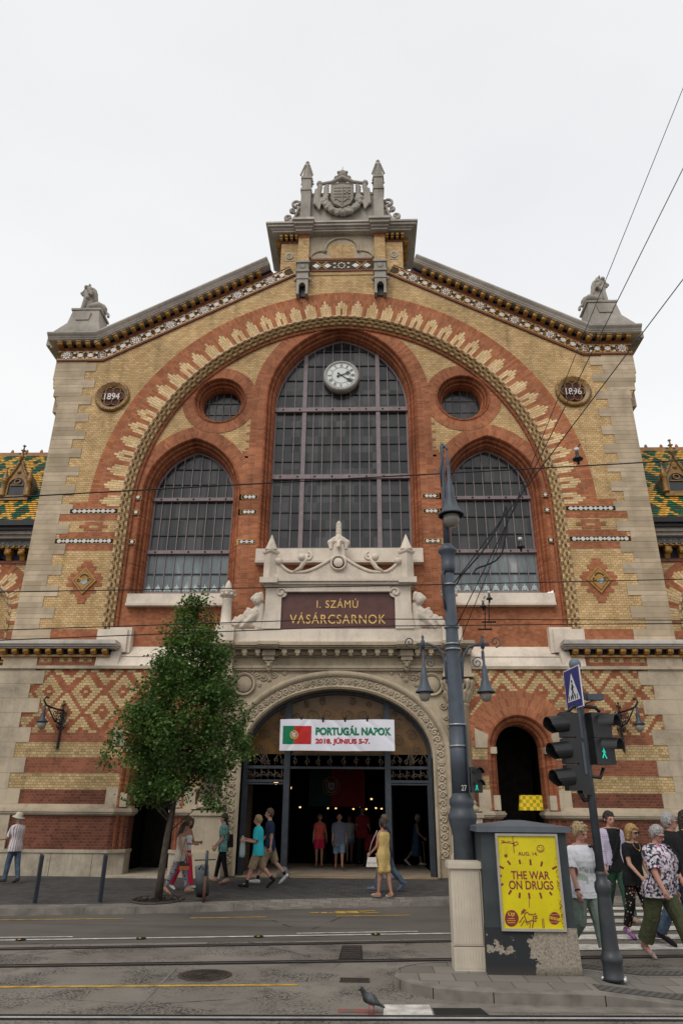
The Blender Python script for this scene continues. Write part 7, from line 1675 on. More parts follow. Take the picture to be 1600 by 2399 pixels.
    for dx in (-.012, -.006, 0, .006, .012): lp = np.array(hd+hf*.054*H-hu*.0335*H+hx*dx*H); mi[((ce-lp)**2).sum(1) < (.0065*H)**2] = 2
    me.polygons.foreach_set('material_index', mi)
    root = empty('person', (x, y, z-low)); root.rotation_euler = (math.radians(P['tip'][0]), math.radians(P['tip'][1]), rz); tag(root, label, 'person', group)
    link('body', me, root)
    def part(name, caps, mat, v=None, sm=2, trims=()):
        pm = blob_mesh(name, caps, v or vox, mat, sm)
        if trims:   # cut hems and cuffs open
            bm_ = bmesh.new(); bm_.from_mesh(pm); dead = []
            for fc in bm_.faces:
                cc = fc.calc_center_median()
                for tr4 in trims:
                    pt_, d_, rr_ = tr4[:3]; w_ = cc-pt_; h_ = w_.dot(d_)
                    if h_ > 0 and w_.length < rr_ and (len(tr4) < 4 or (w_-d_*h_).length < tr4[3]): dead.append(fc); break
            bmesh.ops.delete(bm_, geom=dead, context='FACES'); bm_.to_mesh(pm); bm_.free()
        return link(name, pm, root)
    # hair
    hk, hm = hair[0], hair[1]
    top = [(hd+hu*.026*H-hf*.012*H, hd+hu*.022*H-hf*.014*H, .0590*H), (hd+hu*.012*H-hf*.026*H, hd-hu*.012*H-hf*.024*H, .050*H, .044*H), (hd+hu*.050*H+hf*.012*H-hx*.018*H, hd+hu*.050*H+hf*.012*H+hx*.018*H, .026*H)]
    for s in (-1, 1): top.append((hd+hx*s*.038*H+hu*.025*H-hf*.004*H, hd+hx*s*.042*H-hu*.002*H-hf*.014*H, .024*H, .018*H))
    if hk == 'bald': top = [(hd+hu*.004*H-hf*.024*H, hd-hu*.016*H-hf*.022*H, .047*H, .042*H)]+[(hd+hx*s*.042*H+hu*.010*H-hf*.012*H, hd+hx*s*.044*H-hu*.006*H-hf*.016*H, .015*H) for s in (-1, 1)]
    if hk == 'tousled':
        rr = random.Random(3)
        for i in range(26): a, e = rr.uniform(0, 6.28), rr.uniform(.1, 1.3); dd = (hx*math.cos(a)*math.cos(e)-hf*math.sin(a)*math.cos(e)+hu*math.sin(e)); top.append((hd+hu*.02*H+dd*.052*H-hf*.012*H, hd+hu*.022*H+dd*.070*H-hf*.012*H, .014*H, .008*H))
    if hk == 'bob': top += [(hd+hx*s*.044*H+hu*.02*H-hf*.006*H, hd+hx*s*.050*H-hu*.062*H-hf*.008*H, .026*H, .020*H) for s in (-1, 1)]+[(hd-hf*.035*H, hd-hf*.032*H-hu*.062*H, .046*H, .036*H), (hd+hu*.045*H+hf*.030*H-hx*.022*H, hd+hu*.036*H+hf*.036*H+hx*.024*H, .018*H)]
    if hk == 'long': top += [(hd+hx*s*.04*H-hf*.02*H, hd+hx*s*.045*H-hu*.11*H-hf*.025*H, .03*H, .024*H) for s in (-1, 1)]+[(hd-hf*.04*H, hd-hf*.062*H-hu*.20*H, .045*H, .028*H)]
    if hk == 'curly':
        rr = random.Random(5); top += [(hd-hf*.03*H, hd-hf*.035*H-hu*.08*H, .05*H, .045*H)]
        for i in range(30): a = rr.uniform(-2.2, 2.2); top.append((hd+hx*.062*H*math.sin(a)-hf*.05*H*math.cos(a)+hu*rr.uniform(-.10, .06)*H, hd+hx*.07*H*math.sin(a)-hf*.055*H*math.cos(a)+hu*rr.uniform(-.1, .05)*H, .018*H))
    if hk == 'plait': top += [(hd-hf*.045*H-hu*.02*H, hd-hf*.058*H-hu*.09*H, .026*H, .02*H), (hd-hf*.058*H-hu*.09*H, hd-hf*.07*H-hu*.26*H, .02*H, .010*H)]
    if hk == 'bun': top += [(hd-hf*.058*H-hu*.03*H, hd-hf*.062*H-hu*.04*H, .034*H)]
    ho = part('hair', top, hm, min(vox, .011), 1 if hk in ('tousled', 'curly') else 2); hmesh = ho.data; nv = len(hmesh.vertices); co = np.empty(nv*3, 'f'); no_ = np.empty(nv*3, 'f'); hmesh.vertices.foreach_get('co', co); hmesh.vertices.foreach_get('normal', no_); co = co.reshape(-1, 3); no_ = no_.reshape(-1, 3)
    rg = np.random.default_rng(int(H*1000)); ph = co[:, 0]*210+co[:, 1]*170; am = (.0016*np.sin(ph+4*np.sin(co[:, 2]*40))+rg.normal(0, .0016, nv))*H; co += no_*am[:, None]; hmesh.vertices.foreach_set('co', co.ravel()); hmesh.update()
    g_ = .0085*H
    for it in wear:
        nm, kind, mat = it[0], it[1], it[2]; o = it[3] if len(it) > 3 else {}
        if kind == 'top':
            t0, t1 = o.get('t', (.12, .93)); sl = o.get('sleeve', .62); gg = g_*o.get('loose', 1.0); c = Tc(t0, t1, gg)
            if sl >= 0: c.append((sh-SX_*.082*H*q-up*.010*H, sh+SX_*.082*H*q-up*.010*H, .034*H*q+gg*.4))
            hem = None
            if t0 < .1:
                hz_ = .075 if o.get('long') else .045; tr_ = []
                for f in (0, .5, 1, 1.6): c.append((hp-X*.050*H*q-UZ*(hz_*f)*H-up*.01*H, hp+X*.050*H*q-UZ*(hz_*f)*H-up*.01*H, .064*H*q+gg*1.25))
                hem = (hp-UZ*hz_*1.5*H, -UZ, .155*H*q)
            if t1 > .86 and not o.get('vneck'): c.append((nk-up*.030*H, nk-up*.006*H, .046*H*q**.5, .036*H*q**.5+gg*.3))
            trims = [hem] if hem else []
            for k in 'LR':
                if sl > 0:
                    c.append(lb(k, 'ua', 0, min(1, sl+.12), gg*1.35))
                    if sl < 1: d_ = (J['el'+k]-J['sh'+k]).normalized(); trims.append((J['sh'+k].lerp(J['el'+k], sl+.04), d_, .075*H, .036*H*q+gg*.3))
                if sl > 1: c.append(lb(k, 'fa', 0, sl-1, gg*1.2))
            part(nm, c, mat, None, 5, trims)
        elif kind == 'legs':
            ln = o.get('len', 2); gg = g_*o.get('loose', 1.0); c = Tc(0, o.get('waist', .15), g_*.35)+[(hp-X*.035*H*q-UZ*.02*H, hp+X*.035*H*q-UZ*.02*H, .058*H*q+g_*.5)]; trims = []
            for k in 'LR':
                c.append(limb(k, 'th', 0, min(1, ln+.1), gg*.75, .052, .038+.004*(gg/g_-1)))
                if ln <= 1: d_ = (J['knee'+k]-J['hip'+k]).normalized(); trims.append((J['hip'+k].lerp(J['knee'+k], min(ln, .97)), d_, .10*H))
                if ln > 1:
                    c.append(limb(k, 'ca', 0, min(1.02, ln-1+.1), gg*1.0, .036, .026+.006*o.get('flare', 0))); d_ = (J['ank'+k]-J['knee'+k]).normalized(); trims.append((J['knee'+k].lerp(J['ank'+k], ln-1), d_, .10*H))
            part(nm, c, mat, None, 4, trims)
        elif kind == 'skirt':
            c = Tc(0, o.get('waist', .3), g_); hem = o.get('hem', .30); gg = o.get('w', .075)
            for i in range(6):
                f = i/5; zc = hp.z-(hp.z-hem*H)*f; mid = (J['kneeL']+J['kneeR'])/2; sp_w = .04+o.get('flare', .02)*f; c.append((Vector((-sp_w*H, mid.y*f*.8, zc)), Vector((sp_w*H, mid.y*f*.8, zc)), gg*H*(1-.12*f)))
                for k in 'LR':
                    if f > .1: p = J['hip'+k].lerp(J['knee'+k], min(1, f)); c.append((Vector((p.x*.8, p.y, zc)), Vector((p.x*.8, p.y, zc)), .055*H*q))
            part(nm, c, mat, None, 6)
        elif kind == 'shoe':
            for k in 'LR':
                f0, f1, f2 = J['foot'+k]; e = .006*H; u_ = UZ*o.get('heel', 0)*H; c = [(f0, f1, .0215*H+e*.6, .020*H+e*.5), (f1, f2, .0195*H+e*.5, .013*H+e*.4)]+([(J['ank'+k]-UZ*.004*H, f0, .021*H+e, .021*H+e), (J['ank'+k]-UZ*.01*H, f1, .02*H+e*.5, .017*H+e*.4)] if not o.get('low') else [])
                if o.get('low'): c = [(f0-UZ*.012*H, f1-UZ*.010*H, .016*H, .017*H), (f1-UZ*.009*H, f2-UZ*.006*H, .017*H, .011*H), (f1+UZ*.006*H-X*.012*H, f1+UZ*.006*H+X*.012*H, .0165*H)]
                part(nm, c, mat)
        elif kind == 'sock':
            for k in 'LR': part(nm, [lb(k, 'ca', .78, 1, .003*H), (J['ank'+k], J['foot'+k][0], .023*H, .022*H)], mat)
        elif kind == 'strap':
            s = o.get('s', 1); p0 = sh+SX_*s*.055*H+up*.028*H; b = MB(); pts = []
            for i in range(11):
                f = i/10; p = p0.lerp(hp-SX_*s*.07*H+up*.03*H, f) if not o.get('straight') else p0.lerp(p0-up*.2*H, f); side = -1 if o.get('back') else 1
                pts.append(p+Vector((0, -side*(.072*H*q+.014*H+.012*H*math.sin(PI*f)+bust*.03*H*math.sin(PI*f)+belly*.05*H*f), 0)))
            b.tube([p0+Vector((0, .04*H, 0))]+pts, .011*H, 6); b.build(nm, mat, root)
        elif kind == 'glasses':
            b = MB(); n0 = 10
            for s in (-1, 1):
                c = hd+hx*s*.021*H+hf*(.060*H)+hu*.002*H; ring = [c+(hx*math.cos(a)*.0165+hu*math.sin(a)*.0125)*H for a in np.linspace(0, 2*PI, n0+1)]; b.tube(ring, .0022*H, 4)
                if o.get('dark'): b.add(ring[:-1], [tuple(range(n0))])
                b.tube([c+hx*s*.016*H, hd+hx*s*.056*H-hf*.004*H+hu*.006*H], .0018*H, 4)
            b.tube([hd+hx*.006*H+hf*.062*H, hd-hx*.006*H+hf*.062*H], .0018*H, 4); b.build(nm, mat, root)
        elif kind == 'watch':
            k = o.get('k', 'R'); p = J['el'+k].lerp(J['wr'+k], .93); d = J['hd'+k]; b = MB(); u = d.orthogonal().normalized(); v_ = d.cross(u); b.tube([p+(u*math.cos(a)+v_*math.sin(a))*.0175*H*q for a in np.linspace(0, 2*PI, 13)], .006*H, 6); b.build(nm, mat, root)
        elif kind == 'hat':
            b = MB(); c = hd+hu*.035*H; b.lathe([(.105*H, -.012*H), (.10*H, -.004*H), (.064*H, .008*H), (.060*H, .045*H), (.045*H, .068*H), (0, .072*H)], (0, 0, 0), 22); b.xform(Matrix.Translation(c) @ Matrix.Rotation(math.radians(-14), 4, 'X')); b.build(nm, mat, root)
        elif kind == 'necklace':
            b = MB(); b.tube([nk+up*.0*H+SX_*.045*H*math.cos(a)+Vector((0, -.05*H-.03*H*math.sin(a), -.06*H*math.sin(a))) for a in np.linspace(0, PI, 10)], .002*H, 4); b.ball(nk+Vector((0, -.085*H, -.066*H)), .007*H, 0, 6); b.build(nm, mat, root)
        elif kind == 'cargo':
            for k in 'LR':
                s = 1 if k == 'L' else -1; p = J['hip'+k].lerp(J['knee'+k], .62)+X*s*.052*H*q; b = MB(); b.box(p.x-.010*H, p.x+.010*H, p.y-.028*H, p.y+.028*H, p.z-.04*H, p.z+.035*H); b.box(p.x-.013*H, p.x+.013*H, p.y-.030*H, p.y+.030*H, p.z+.018*H, p.z+.038*H); b.build(nm, mat, root)
        elif kind == 'open_front':
            gg = g_*2.0; hz = hp-UZ*.055*H
            for s in (-1, 1):
                c = []; kk = 'L' if s > 0 else 'R'
                for t, a, e, r_ in torso:
                    if t <= .92:
                        ctr = (a+e)/2; side = e if s > 0 else a; c.append((side+SX_*s*.012*H, side+SX_*s*.016*H+Vector((0, .02*H, 0)), r_*.90+gg*.8))
                c += [(torso[0][2 if s > 0 else 1]+SX_*s*.012*H-UZ*z_*H, torso[0][2 if s > 0 else 1]+SX_*s*.012*H-UZ*(z_+.02)*H, .058*H*q+gg*.6) for z_ in (.02, .04, .07)]
                c += [lb(kk, 'ua', 0, 1, gg), lb(kk, 'fa', 0, .8, gg*.8)]
                part(nm, c, mat, None, 5, [(hz, -UZ, .15*H)])
    root['_'] = 0; del root['_']
    def world(v): return Matrix.Translation((x, y, z-low)) @ Matrix.Rotation(rz, 4, 'Z') @ Vector(v)
    return root, J, world, H
def near_mats():
    d = {}
    def pat(name, fn, rough=.9):
        g = G(name, rough, .15); wrinkle(g); d[name] = g.col(fn(g)); return d[name]
    def vn(g, s, k='Color'): return g.vor(s, g.obj(), 'F1', k)
    pat('striped_shirt', lambda g: g.mix(g.lt(g.m('FRACT', g.mul(g.m('ARCTAN2', g.sep(g.obj())[0], g.sep(g.obj())[1]), 3.0)), .36), g.mix(g.lt(g.m('FRACT', g.mul(g.m('ARCTAN2', g.sep(g.obj())[0], g.sep(g.obj())[1]), 1.5)), .5), (.58, .50, .50), (.60, .57, .54)), (.22, .17, .20)))
    pat('floral_blouse', lambda g: g.ramp(g.sep(vn(g, 34))[0], [(0, (.035, .035, .042)), (.34, (.05, .05, .06)), (.36, (.62, .56, .62)), (.66, (.50, .46, .52)), (.68, (.52, .20, .34)), (.78, (.12, .12, .14)), (1, (.70, .66, .70))]))
    pat('floral_trousers', lambda g: g.mix(g.lt(vn(g, 20, 'Distance'), .27), (.010, .010, .011), g.ramp(g.sep(vn(g, 20))[0], [(0, (.40, .35, .28)), (.45, (.45, .38, .30)), (.5, (.42, .13, .04)), (.72, (.36, .10, .05)), (.75, (.16, .18, .08)), (1, (.5, .45, .4))])))
    pat('patterned_trousers', lambda g: g.ramp(g.noise(26, 3, g.obj()), [(.42, (.05, .048, .06)), (.5, (.30, .27, .31)), (.58, (.08, .075, .09)), (.66, (.36, .33, .36))]))
    pat('teal_print', lambda g: g.ramp(g.noise(22, 3, g.obj()), [(.38, (.05, .16, .16)), (.5, (.10, .27, .26)), (.62, (.25, .28, .19)), (.7, (.07, .20, .20))]))
    pat('white_tee', lambda g: g.mix(g.mul(g.mul(g.gt(g.noise(9, 2, g.obj()), .58), g.lt(g.sep(g.obj())[1], -.03)), g.mul(g.gt(g.sep(g.obj())[2], .92), g.lt(g.sep(g.obj())[2], 1.2))), (.62, .62, .66), (.36, .42, .36)))
    pat('lilac_check', lambda g: g.mix(g.m('MAXIMUM', g.lt(g.m('FRACT', g.mul(g.sep(g.obj())[0], 30)), .16), g.lt(g.m('FRACT', g.mul(g.sep(g.obj())[2], 30)), .16)), (.44, .40, .50), (.27, .24, .34)))
    pat('denim', lambda g: g.ramp(g.noise(7, 4, g.obj()), [(.35, (.035, .055, .085)), (.65, (.085, .12, .165))]))
    pat('pale_denim', lambda g: g.ramp(g.noise(7, 4, g.obj()), [(.35, (.07, .13, .19)), (.65, (.17, .26, .34))]))
    pat('purple_sneaker', lambda g: g.ramp(g.noise(25, 2, g.obj()), [(.4, (.09, .05, .15)), (.55, (.22, .12, .28)), (.65, (.40, .08, .14))]))
    pat('chambray', lambda g: g.ramp(g.noise(30, 3, g.obj()), [(.35, (.075, .085, .115)), (.65, (.13, .145, .185))]))
    return d
PM = near_mats()
FBK, FWH, KHA = fabric('black_cloth', (.013, .013, .014)), fabric('white_cloth', (.60, .60, .62), .08), fabric('khaki_cloth', (.24, .18, .115))
NAVY, CORAL, REDS, YELD = fabric('navy_cloth', (.018, .026, .055)), fabric('coral_cloth', (.55, .085, .065)), fabric('red_cloth', (.46, .022, .062)), fabric('yellow_linen', (.50, .355, .135), .14, 6)
TURQ, CREAM, SAGE, OLIVE, DKGR = fabric('turquoise_cloth', (.03, .40, .45), .1), fabric('cream_cloth', (.46, .40, .33)), fabric('sage_cloth', (.175, .22, .19), .16, 7), fabric('olive_cloth', (.062, .068, .036), .2, 7), fabric('dark_green_cloth', (.032, .075, .048), .25, 7)
DRED, BLUED = fabric('dark_red_cloth', (.17, .015, .02)), fabric('blue_cloth', (.03, .075, .14))
SHW, SHB, SAND, SANG = fabric('white_shoe', (.50, .50, .50), .1), fabric('black_shoe', (.014, .014, .015)), fabric('brown_sandal', (.05, .035, .025)), fabric('grey_sandal', (.22, .22, .23))
# --- on the far pavement
person('person in a pale hat and striped shirt with blue jeans at the far left', -8.84, 19.2, 1.52, -112, skin='tan', hair=('short', H_GREY), pose=dict(legL=(10, 5), legR=(-10, 6), armL=(20, 62, 10), armR=(16, 60, 8), lean=4, head=(0, -8)),
       wear=(('shirt', 'top', PM['striped_shirt'], dict(sleeve=.75, loose=1.8, t=(0, .93))), ('jeans', 'legs', PM['denim'], dict(loose=1.3)), ('shoe', 'shoe', SAND), ('hat', 'hat', fabric('straw', (.46, .42, .32)))))
r_, J, wd, H = person('person in a cream vest and patterned trousers with long dark hair by the tree', -4.29, 17.76, 1.44, 78, skin='tan', hair=('long', H_DARK), pose=dict(legL=(20, 6), legR=(-16, 12), armL=(2, 16, 4), armR=(14, 46, 4), lean=4, head=(8, -12)),
       wear=(('vest', 'top', CREAM, dict(sleeve=-1, t=(.0, .85), loose=.9)), ('trousers', 'legs', PM['patterned_trousers'], dict(len=1.85, loose=1.2)), ('sandal', 'shoe', fabric('tan_sandal', (.30, .17, .10)), dict(low=1))))
b = MB(); p = wd(J['wrR']+Vector((0, .0, -.12))); 
b.box(-.11, .11, -.03, .03, -.13, .0); b.box(-.113, .113, -.033, .033, -.05, .003, 1); b.tube([(-.10, 0, 0), (-.08, -.01, .25), (-.02, 0, .52)], .006, 5, 1); b.tube([(.10, 0, 0), (.06, -.01, .25), (-.02, 0, .52)], .006, 5, 1)
o = b.build('handbag', [fabric('orange_leather', (.36, .12, .045)), fabric('dark_leather', (.05, .03, .025))], None, (-4.13, 17.62, .80)); o.rotation_euler = (0, 0, .2); tag(o, 'orange shoulder bag at the hip of the person in patterned trousers', 'handbag')
person('person in a white top and long red trousers with curly brown hair by the tree', -4.35, 18.46, 1.52, 68, skin='tan', hair=('curly', H_BROWN), pose=dict(legL=(14, 4), legR=(-18, 10), armL=(22, 72, 6), armR=(18, 70, 6), lean=3, head=(-12, -10), inL=20, inR=20),
       wear=(('top', 'top', FWH, dict(sleeve=-1, t=(.2, .72))), ('trousers', 'legs', REDS, dict(len=1.98, loose=3.0, flare=2.5, waist=.28)), ('shoe', 'shoe', SHW)))
person('person in a teal print top and black leggings walking towards the left pedestal', -3.65, 19.67, 1.56, -86, skin='fair', hair=('plait', H_DARK), pose=dict(legL=(-9, 6), legR=(15, 6), armL=(2, 34, 6), armR=(16, 24, 8), lean=1, head=(0, 0)),
       wear=(('top', 'top', PM['teal_print'], dict(sleeve=.55, loose=1.7, t=(.05, .93))), ('leggings', 'legs', FBK, dict(len=1.9, loose=.6)), ('sandal', 'shoe', fabric('nude_sandal', (.25, .15, .10)), dict(low=1))))
b = MB(); b.hexa([(-.05, -.11, 0), (.07, -.11, 0), (.07, .11, 0), (-.05, .11, 0), (-.02, -.09, .30), (.05, -.09, .30), (.05, .09, .30), (-.02, .09, .30)]); b.tube([(-.03, -.08, .28), (-.08, -.07, .36), (-.16, -.07, .34)], .012, 5); b.tube([(-.03, .08, .28), (-.08, .07, .36), (-.16, .07, .34)], .012, 5)
tag(b.build('backpack', FBK, None, (-3.48, 19.67, 1.05)), 'small black backpack on the back of the person in black leggings', 'backpack')
r_, J, wd, H = person('person in a turquoise T-shirt and khaki cargo shorts with sandy hair', -2.63, 18.88, 1.60, -84, skin='pink', w=1.12, hair=('short', H_SAND), pose=dict(legL=(20, 2), legR=(-18, 26), armL=(14, 82, 6), armR=(16, 86, 6), lean=3, head=(4, -2)),
       wear=(('shirt', 'top', TURQ, dict(sleeve=.72, loose=1.9, t=(0, .93))), ('shorts', 'legs', KHA, dict(len=1.08, loose=2.6)), ('pocket', 'cargo', KHA), ('sock', 'sock', SHB), ('shoe', 'shoe', SHB), ('glasses', 'glasses', MT['black'])))
g = G('plastic_bag', .3, .5); g.col((.50, .60, .60)); g.b.inputs['Alpha'].default_value = .55; BAGM = g.mat
b = MB(); b.lathe([(0, -.44), (.06, -.42), (.075, -.34), (.07, -.2), (.05, -.08), (.02, 0)], n=12); b.tube([(0, 0, -.02), (0, 0, .05)], .02, 6)
o = b.build('carrier_bag', BAGM, None, (-3.02, 18.84, 1.30)); tag(o, 'pale see-through carrier bag held by the person in the turquoise T-shirt', 'bag')
person('person in a navy T-shirt and khaki shorts walking left behind the turquoise shirt', -2.44, 19.62, 1.73, -84, skin='fair', hair=('short', H_BROWN), pose=dict(legL=(22, 4), legR=(-20, 24), armL=(-12, 16, 5), armR=(14, 28, 5), lean=3, head=(0, -2)),
       wear=(('shirt', 'top', NAVY, dict(sleeve=.72, loose=1.4, t=(0, .93))), ('shorts', 'legs', KHA, dict(len=.98, loose=2.4)), ('sock', 'sock', SHB), ('shoe', 'shoe', SHW)))
person('person in a coral vest and pink shorts walking out of the entrance', -1.47, 24.43, 1.49, 2, skin='tan', hair=('short', H_BROWN), pose=dict(legL=(6, 4), legR=(-5, 6), armL=(-8, 34, 14), armR=(4, 12, 8), lean=0),
       wear=(('vest', 'top', CORAL, dict(sleeve=-1, t=(.16, .9), loose=1.1)), ('shorts', 'legs', REDS, dict(len=.72, loose=2.4, waist=.25)), ('sandal', 'shoe', SAND, dict(low=1))), vox=.014)
person('person in a grey blue shirt and denim shorts walking out of the entrance', -.81, 23.56, 1.50, 4, skin='tan', w=1.14, hair=('bald', H_GREY), belly=.7, pose=dict(legL=(16, 3), legR=(-12, 20), armL=(2, 14, 9), armR=(8, 18, 9), lean=0),
       wear=(('shirt', 'top', PM['chambray'], dict(sleeve=.8, loose=1.9, t=(0, .93), long=1)), ('shorts', 'legs', PM['pale_denim'], dict(len=1.0, loose=2.4)), ('sandal', 'shoe', SAND, dict(low=1))), vox=.014)
person('person in a white T-shirt and denim shorts half hidden behind the grey blue shirt', -.56, 26.5, 1.45, 6, skin='shade', hair=('long', H_DARK), pose=dict(legL=(-8, 8), legR=(12, 4)), wear=(('shirt', 'top', fabric('grey_white_cloth', (.36, .36, .38)), dict(sleeve=.6)), ('shorts', 'legs', PM['pale_denim'], dict(len=.55, loose=1.8)), ('sandal', 'shoe', SAND, dict(low=1))), vox=.016)
person('person in a dark red T-shirt standing behind a red pushchair in the hall', -.11, 25.9, 1.74, 4, skin='shade', hair=('short', H_DARK), pose=dict(legL=(2, 3), legR=(-4, 4), armL=(22, 50, 8), armR=(22, 50, 8)), wear=(('shirt', 'top', DRED, dict(sleeve=.7, loose=1.4, t=(0, .93))), ('trousers', 'legs', FBK, {}), ('shoe', 'shoe', SHB)), vox=.016)
pc = empty('pushchair', (.20, 25.45, .272)); tag(pc, 'red hooded pushchair pushed by the person in the dark red T-shirt', 'pushchair')
b = MB(); b.lathe([(.0, .96), (.14, .93), (.22, .82), (.25, .66)], (0, 0, 0), 14); b.hexa([(-.2, -.1, .45), (.2, -.1, .45), (.2, .2, .5), (-.2, .2, .5), (-.24, -.18, .70), (.24, -.18, .70), (.24, .2, .74), (-.24, .2, .74)]); b.build('hood_and_seat', DRED, pc)
b = MB()
for s in (-1, 1):
    b.tube([(s*.22, .45, .98), (s*.22, .1, .5), (s*.24, -.3, .1)], .013, 6); b.tube([(s*.22, -.1, .5), (s*.25, .3, .1)], .013, 6)
b.tube([(-.22, .45, .98), (.22, .45, .98)], .016, 6); b.build('frame', MT['black'], pc)
for s in (-1, 1):
    for y in (-.3, .3): b = MB(); b.lathe([(.05, -.02), (.09, -.02), (.09, .02), (.05, .02)], (s*.26, y, .09), 16, 0, 'x'); b.build('wheel', MT['black'], pc)
r_, J, wd, H = person('person in a sleeveless yellow dress with dark hair in a bun, strolling left', .41, 17.94, 1.60, -128, skin='tan', hair=('bun', H_DARK), pose=dict(legL=(8, 3), legR=(-8, 5), armL=(12, 38, 5), armR=(-4, 16, 5), lean=0, head=(-14, 0)),
       wear=(('dress', 'top', YELD, dict(sleeve=-1, t=(.14, .88), loose=1.0)), ('dress_skirt', 'skirt', YELD, dict(hem=.345, w=.072, flare=.014)), ('sandal', 'shoe', fabric('beige_wedge', (.38, .31, .25)), dict(low=1)), ('collar', 'necklace', MT['black'])))
b = MB(); b.hexa([(-.13, -.05, -.10), (.13, -.05, -.10), (.13, .05, -.10), (-.13, .05, -.10), (-.10, -.035, .09), (.10, -.035, .09), (.10, .035, .09), (-.10, .035, .09)]); b.hexa([(-.115, -.056, -.01), (.115, -.056, -.01), (.115, .0, -.01), (-.115, .0, -.01), (-.10, -.04, .095), (.10, -.04, .095), (.10, .0, .095), (-.10, .0, .095)]); b.tube([(-.09, 0, .09), (.0, .0, .40), (.13, .02, .66)], .006, 5)
o = b.build('handbag', fabric('white_leather', (.50, .46, .42), .06), None, (.14, 17.80, .86)); tag(o, 'white flap handbag on a thin strap beside the yellow dress', 'handbag')
person('person in a navy shirt and blue jeans walking left behind the yellow dress', .50, 18.72, 1.66, -88, skin='tan', w=1.08, hair=('short', H_BROWN), pose=dict(legL=(22, 4), legR=(-20, 22), armL=(10, 20, 5), armR=(-8, 20, 5), lean=3),
       wear=(('shirt', 'top', NAVY, dict(sleeve=.75, loose=1.7, t=(0, .93))), ('jeans', 'legs', PM['denim'], dict(loose=1.4)), ('shoe', 'shoe', fabric('blue_sneaker', (.10, .12, .18)))))
person('person in a blue dress with grey hair walking with a stick inside the entrance', 1.67, 25.6, 1.52, 84, skin='shade', hair=('short', H_GREY), pose=dict(legL=(14, 6), legR=(-16, 26), armL=(14, 30, 4), armR=(10, 40, 4), lean=6, head=(0, -14)),
       wear=(('dress', 'top', BLUED, dict(sleeve=-1, t=(.14, .9))), ('dress_skirt', 'skirt', BLUED, dict(hem=.24, w=.085, flare=.02)), ('shoe', 'shoe', SHW)), vox=.016)
b = MB(); b.tube([(0, 0, 0), (-.02, 0, .70), (-.06, 0, .73), (-.1, 0, .71)], .011, 6); tag(b.build('walking_stick', fabric('pale_wood', (.35, .27, .17)), None, (1.93, 25.5, .272)), 'thin pale walking stick held by the person in the blue dress', 'walking stick')
person('person in a pale shirt with dark straps half hidden behind the lamp post', 2.38, 17.2, 1.62, 60, skin='tan', hair=('short', H_DARK), wear=(('shirt', 'top', fabric('pale_blue_cloth', (.30, .32, .38)), dict(sleeve=.8, loose=1.5)), ('trousers', 'legs', PM['denim'], {}), ('strap', 'strap', FBK, dict(s=1)), ('shoe', 'shoe', SHB)))
# --- on the crossing
NV = .0085
person('person in a white T-shirt and sage cropped trousers with tousled blond hair on the crossing', 3.17, 11.55, 1.73, 26, z=.006, skin='pink', w=1.12, bust=.8, hair=('tousled', H_BLOND), vox=NV, pose=dict(legL=(16, 6), legR=(-6, 40), armL=(-6, 14, 8), armR=(8, 14, 10), lean=2, head=(10, -16)),
       wear=(('shirt', 'top', PM['white_tee'], dict(sleeve=.72, loose=1.5, t=(.0, .90), vneck=1)), ('trousers', 'legs', SAGE, dict(len=1.78, loose=1.7, flare=1.4)), ('shoe', 'shoe', SHW), ('watch', 'watch', MT['black'], dict(k='R')), ('strap', 'strap', FBK, dict(s=1, straight=1))))
person('person in an open lilac shirt over black with dark green trousers, tallest on the crossing', 4.84, 15.3, 1.88, 12, z=.006, skin='pink', w=1.08, hair=('short', H_DARK), vox=.010, pose=dict(legL=(14, 6), legR=(-14, 16), armL=(-4, 10, 8), armR=(6, 10, 10), lean=0, head=(6, -4)),
       wear=(('tee', 'top', FBK, dict(sleeve=.3, loose=1.2, t=(0, .93))), ('shirt', 'open_front', PM['lilac_check']), ('trousers', 'legs', DKGR, dict(len=1.95, loose=2.3, flare=1.5)), ('strap', 'strap', FBK, dict(s=1)), ('shoe', 'shoe', fabric('tan_trainer', (.26, .20, .14)))))
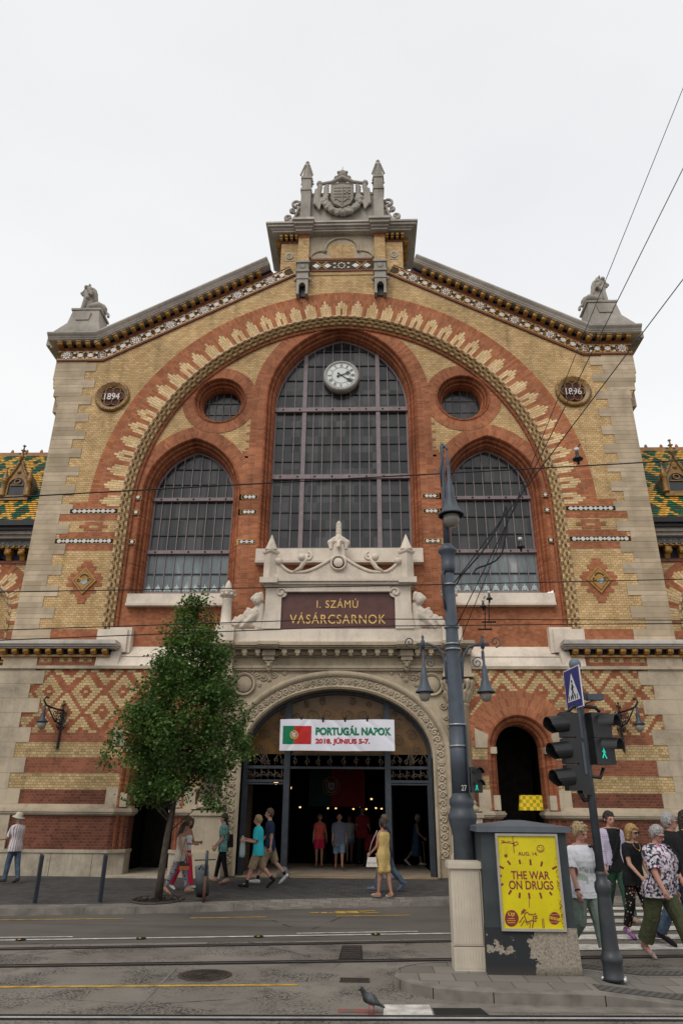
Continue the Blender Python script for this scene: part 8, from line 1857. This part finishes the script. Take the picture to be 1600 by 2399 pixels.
person('person in a black T-shirt and flowered black trousers with a golden bob and sunglasses', 4.56, 13.5, 1.68, 28, z=.006, skin='fair', hair=('bob', H_BOB), vox=NV, pose=dict(legL=(16, 6), legR=(-8, 14), armL=(6, 20, 6), armR=(20, 24, 10), lean=8, head=(10, -8), inR=14),
       wear=(('shirt', 'top', FBK, dict(sleeve=.55, loose=1.1, t=(0, .93))), ('trousers', 'legs', PM['floral_trousers'], dict(len=1.86, loose=1.5)), ('shoe', 'shoe', PM['purple_sneaker']), ('sunglasses', 'glasses', MT['black'], dict(dark=1)), ('pendant', 'necklace', MT['gold'])))
person('person in a flowered blouse and olive trousers with short grey hair, nearest on the right', 4.33, 11.78, 1.70, 34, z=.006, skin='pink', w=1.42, bust=1.2, belly=1.0, hair=('short', H_GREY), vox=NV, pose=dict(legL=(26, 4), legR=(-16, 12), armL=(-6, 16, 12), armR=(22, 8, 16), lean=7, head=(2, -20)),
       wear=(('blouse', 'top', PM['floral_blouse'], dict(sleeve=.85, loose=2.2, t=(0, .90))), ('trousers', 'legs', OLIVE, dict(len=1.84, loose=2.0, flare=2.0)), ('sandal', 'shoe', SANG, dict(low=1)), ('glasses', 'glasses', MT['black']), ('watch', 'watch', MT['black'], dict(k='L')), ('strap', 'strap', FBK, dict(s=1, straight=1))))
person('person in a black shirt with thick grey hair and glasses looking right', 5.02, 12.85, 1.86, 48, z=.006, skin='pink', w=1.15, hair=('short', H_GREY), vox=NV, pose=dict(legL=(14, 6), legR=(-14, 14), armL=(-4, 18, 8), armR=(8, 18, 10), lean=2, head=(30, -2)),
       wear=(('shirt', 'top', FBK, dict(sleeve=.8, loose=1.7, t=(0, .95))), ('jeans', 'legs', PM['denim'], dict(loose=1.5)), ('glasses', 'glasses', MT['black']), ('shoe', 'shoe', SHB)))
person('person with dark hair in a black top and blue jeans at the right picture edge', 5.62, 13.6, 1.90, 30, z=.006, skin='fair', hair=('long', H_DARK), vox=.011, wear=(('top', 'top', FBK, dict(sleeve=.8, loose=1.5, t=(0, .93))), ('jeans', 'legs', PM['denim'], dict(loose=1.3)), ('shoe', 'shoe', SHB)))
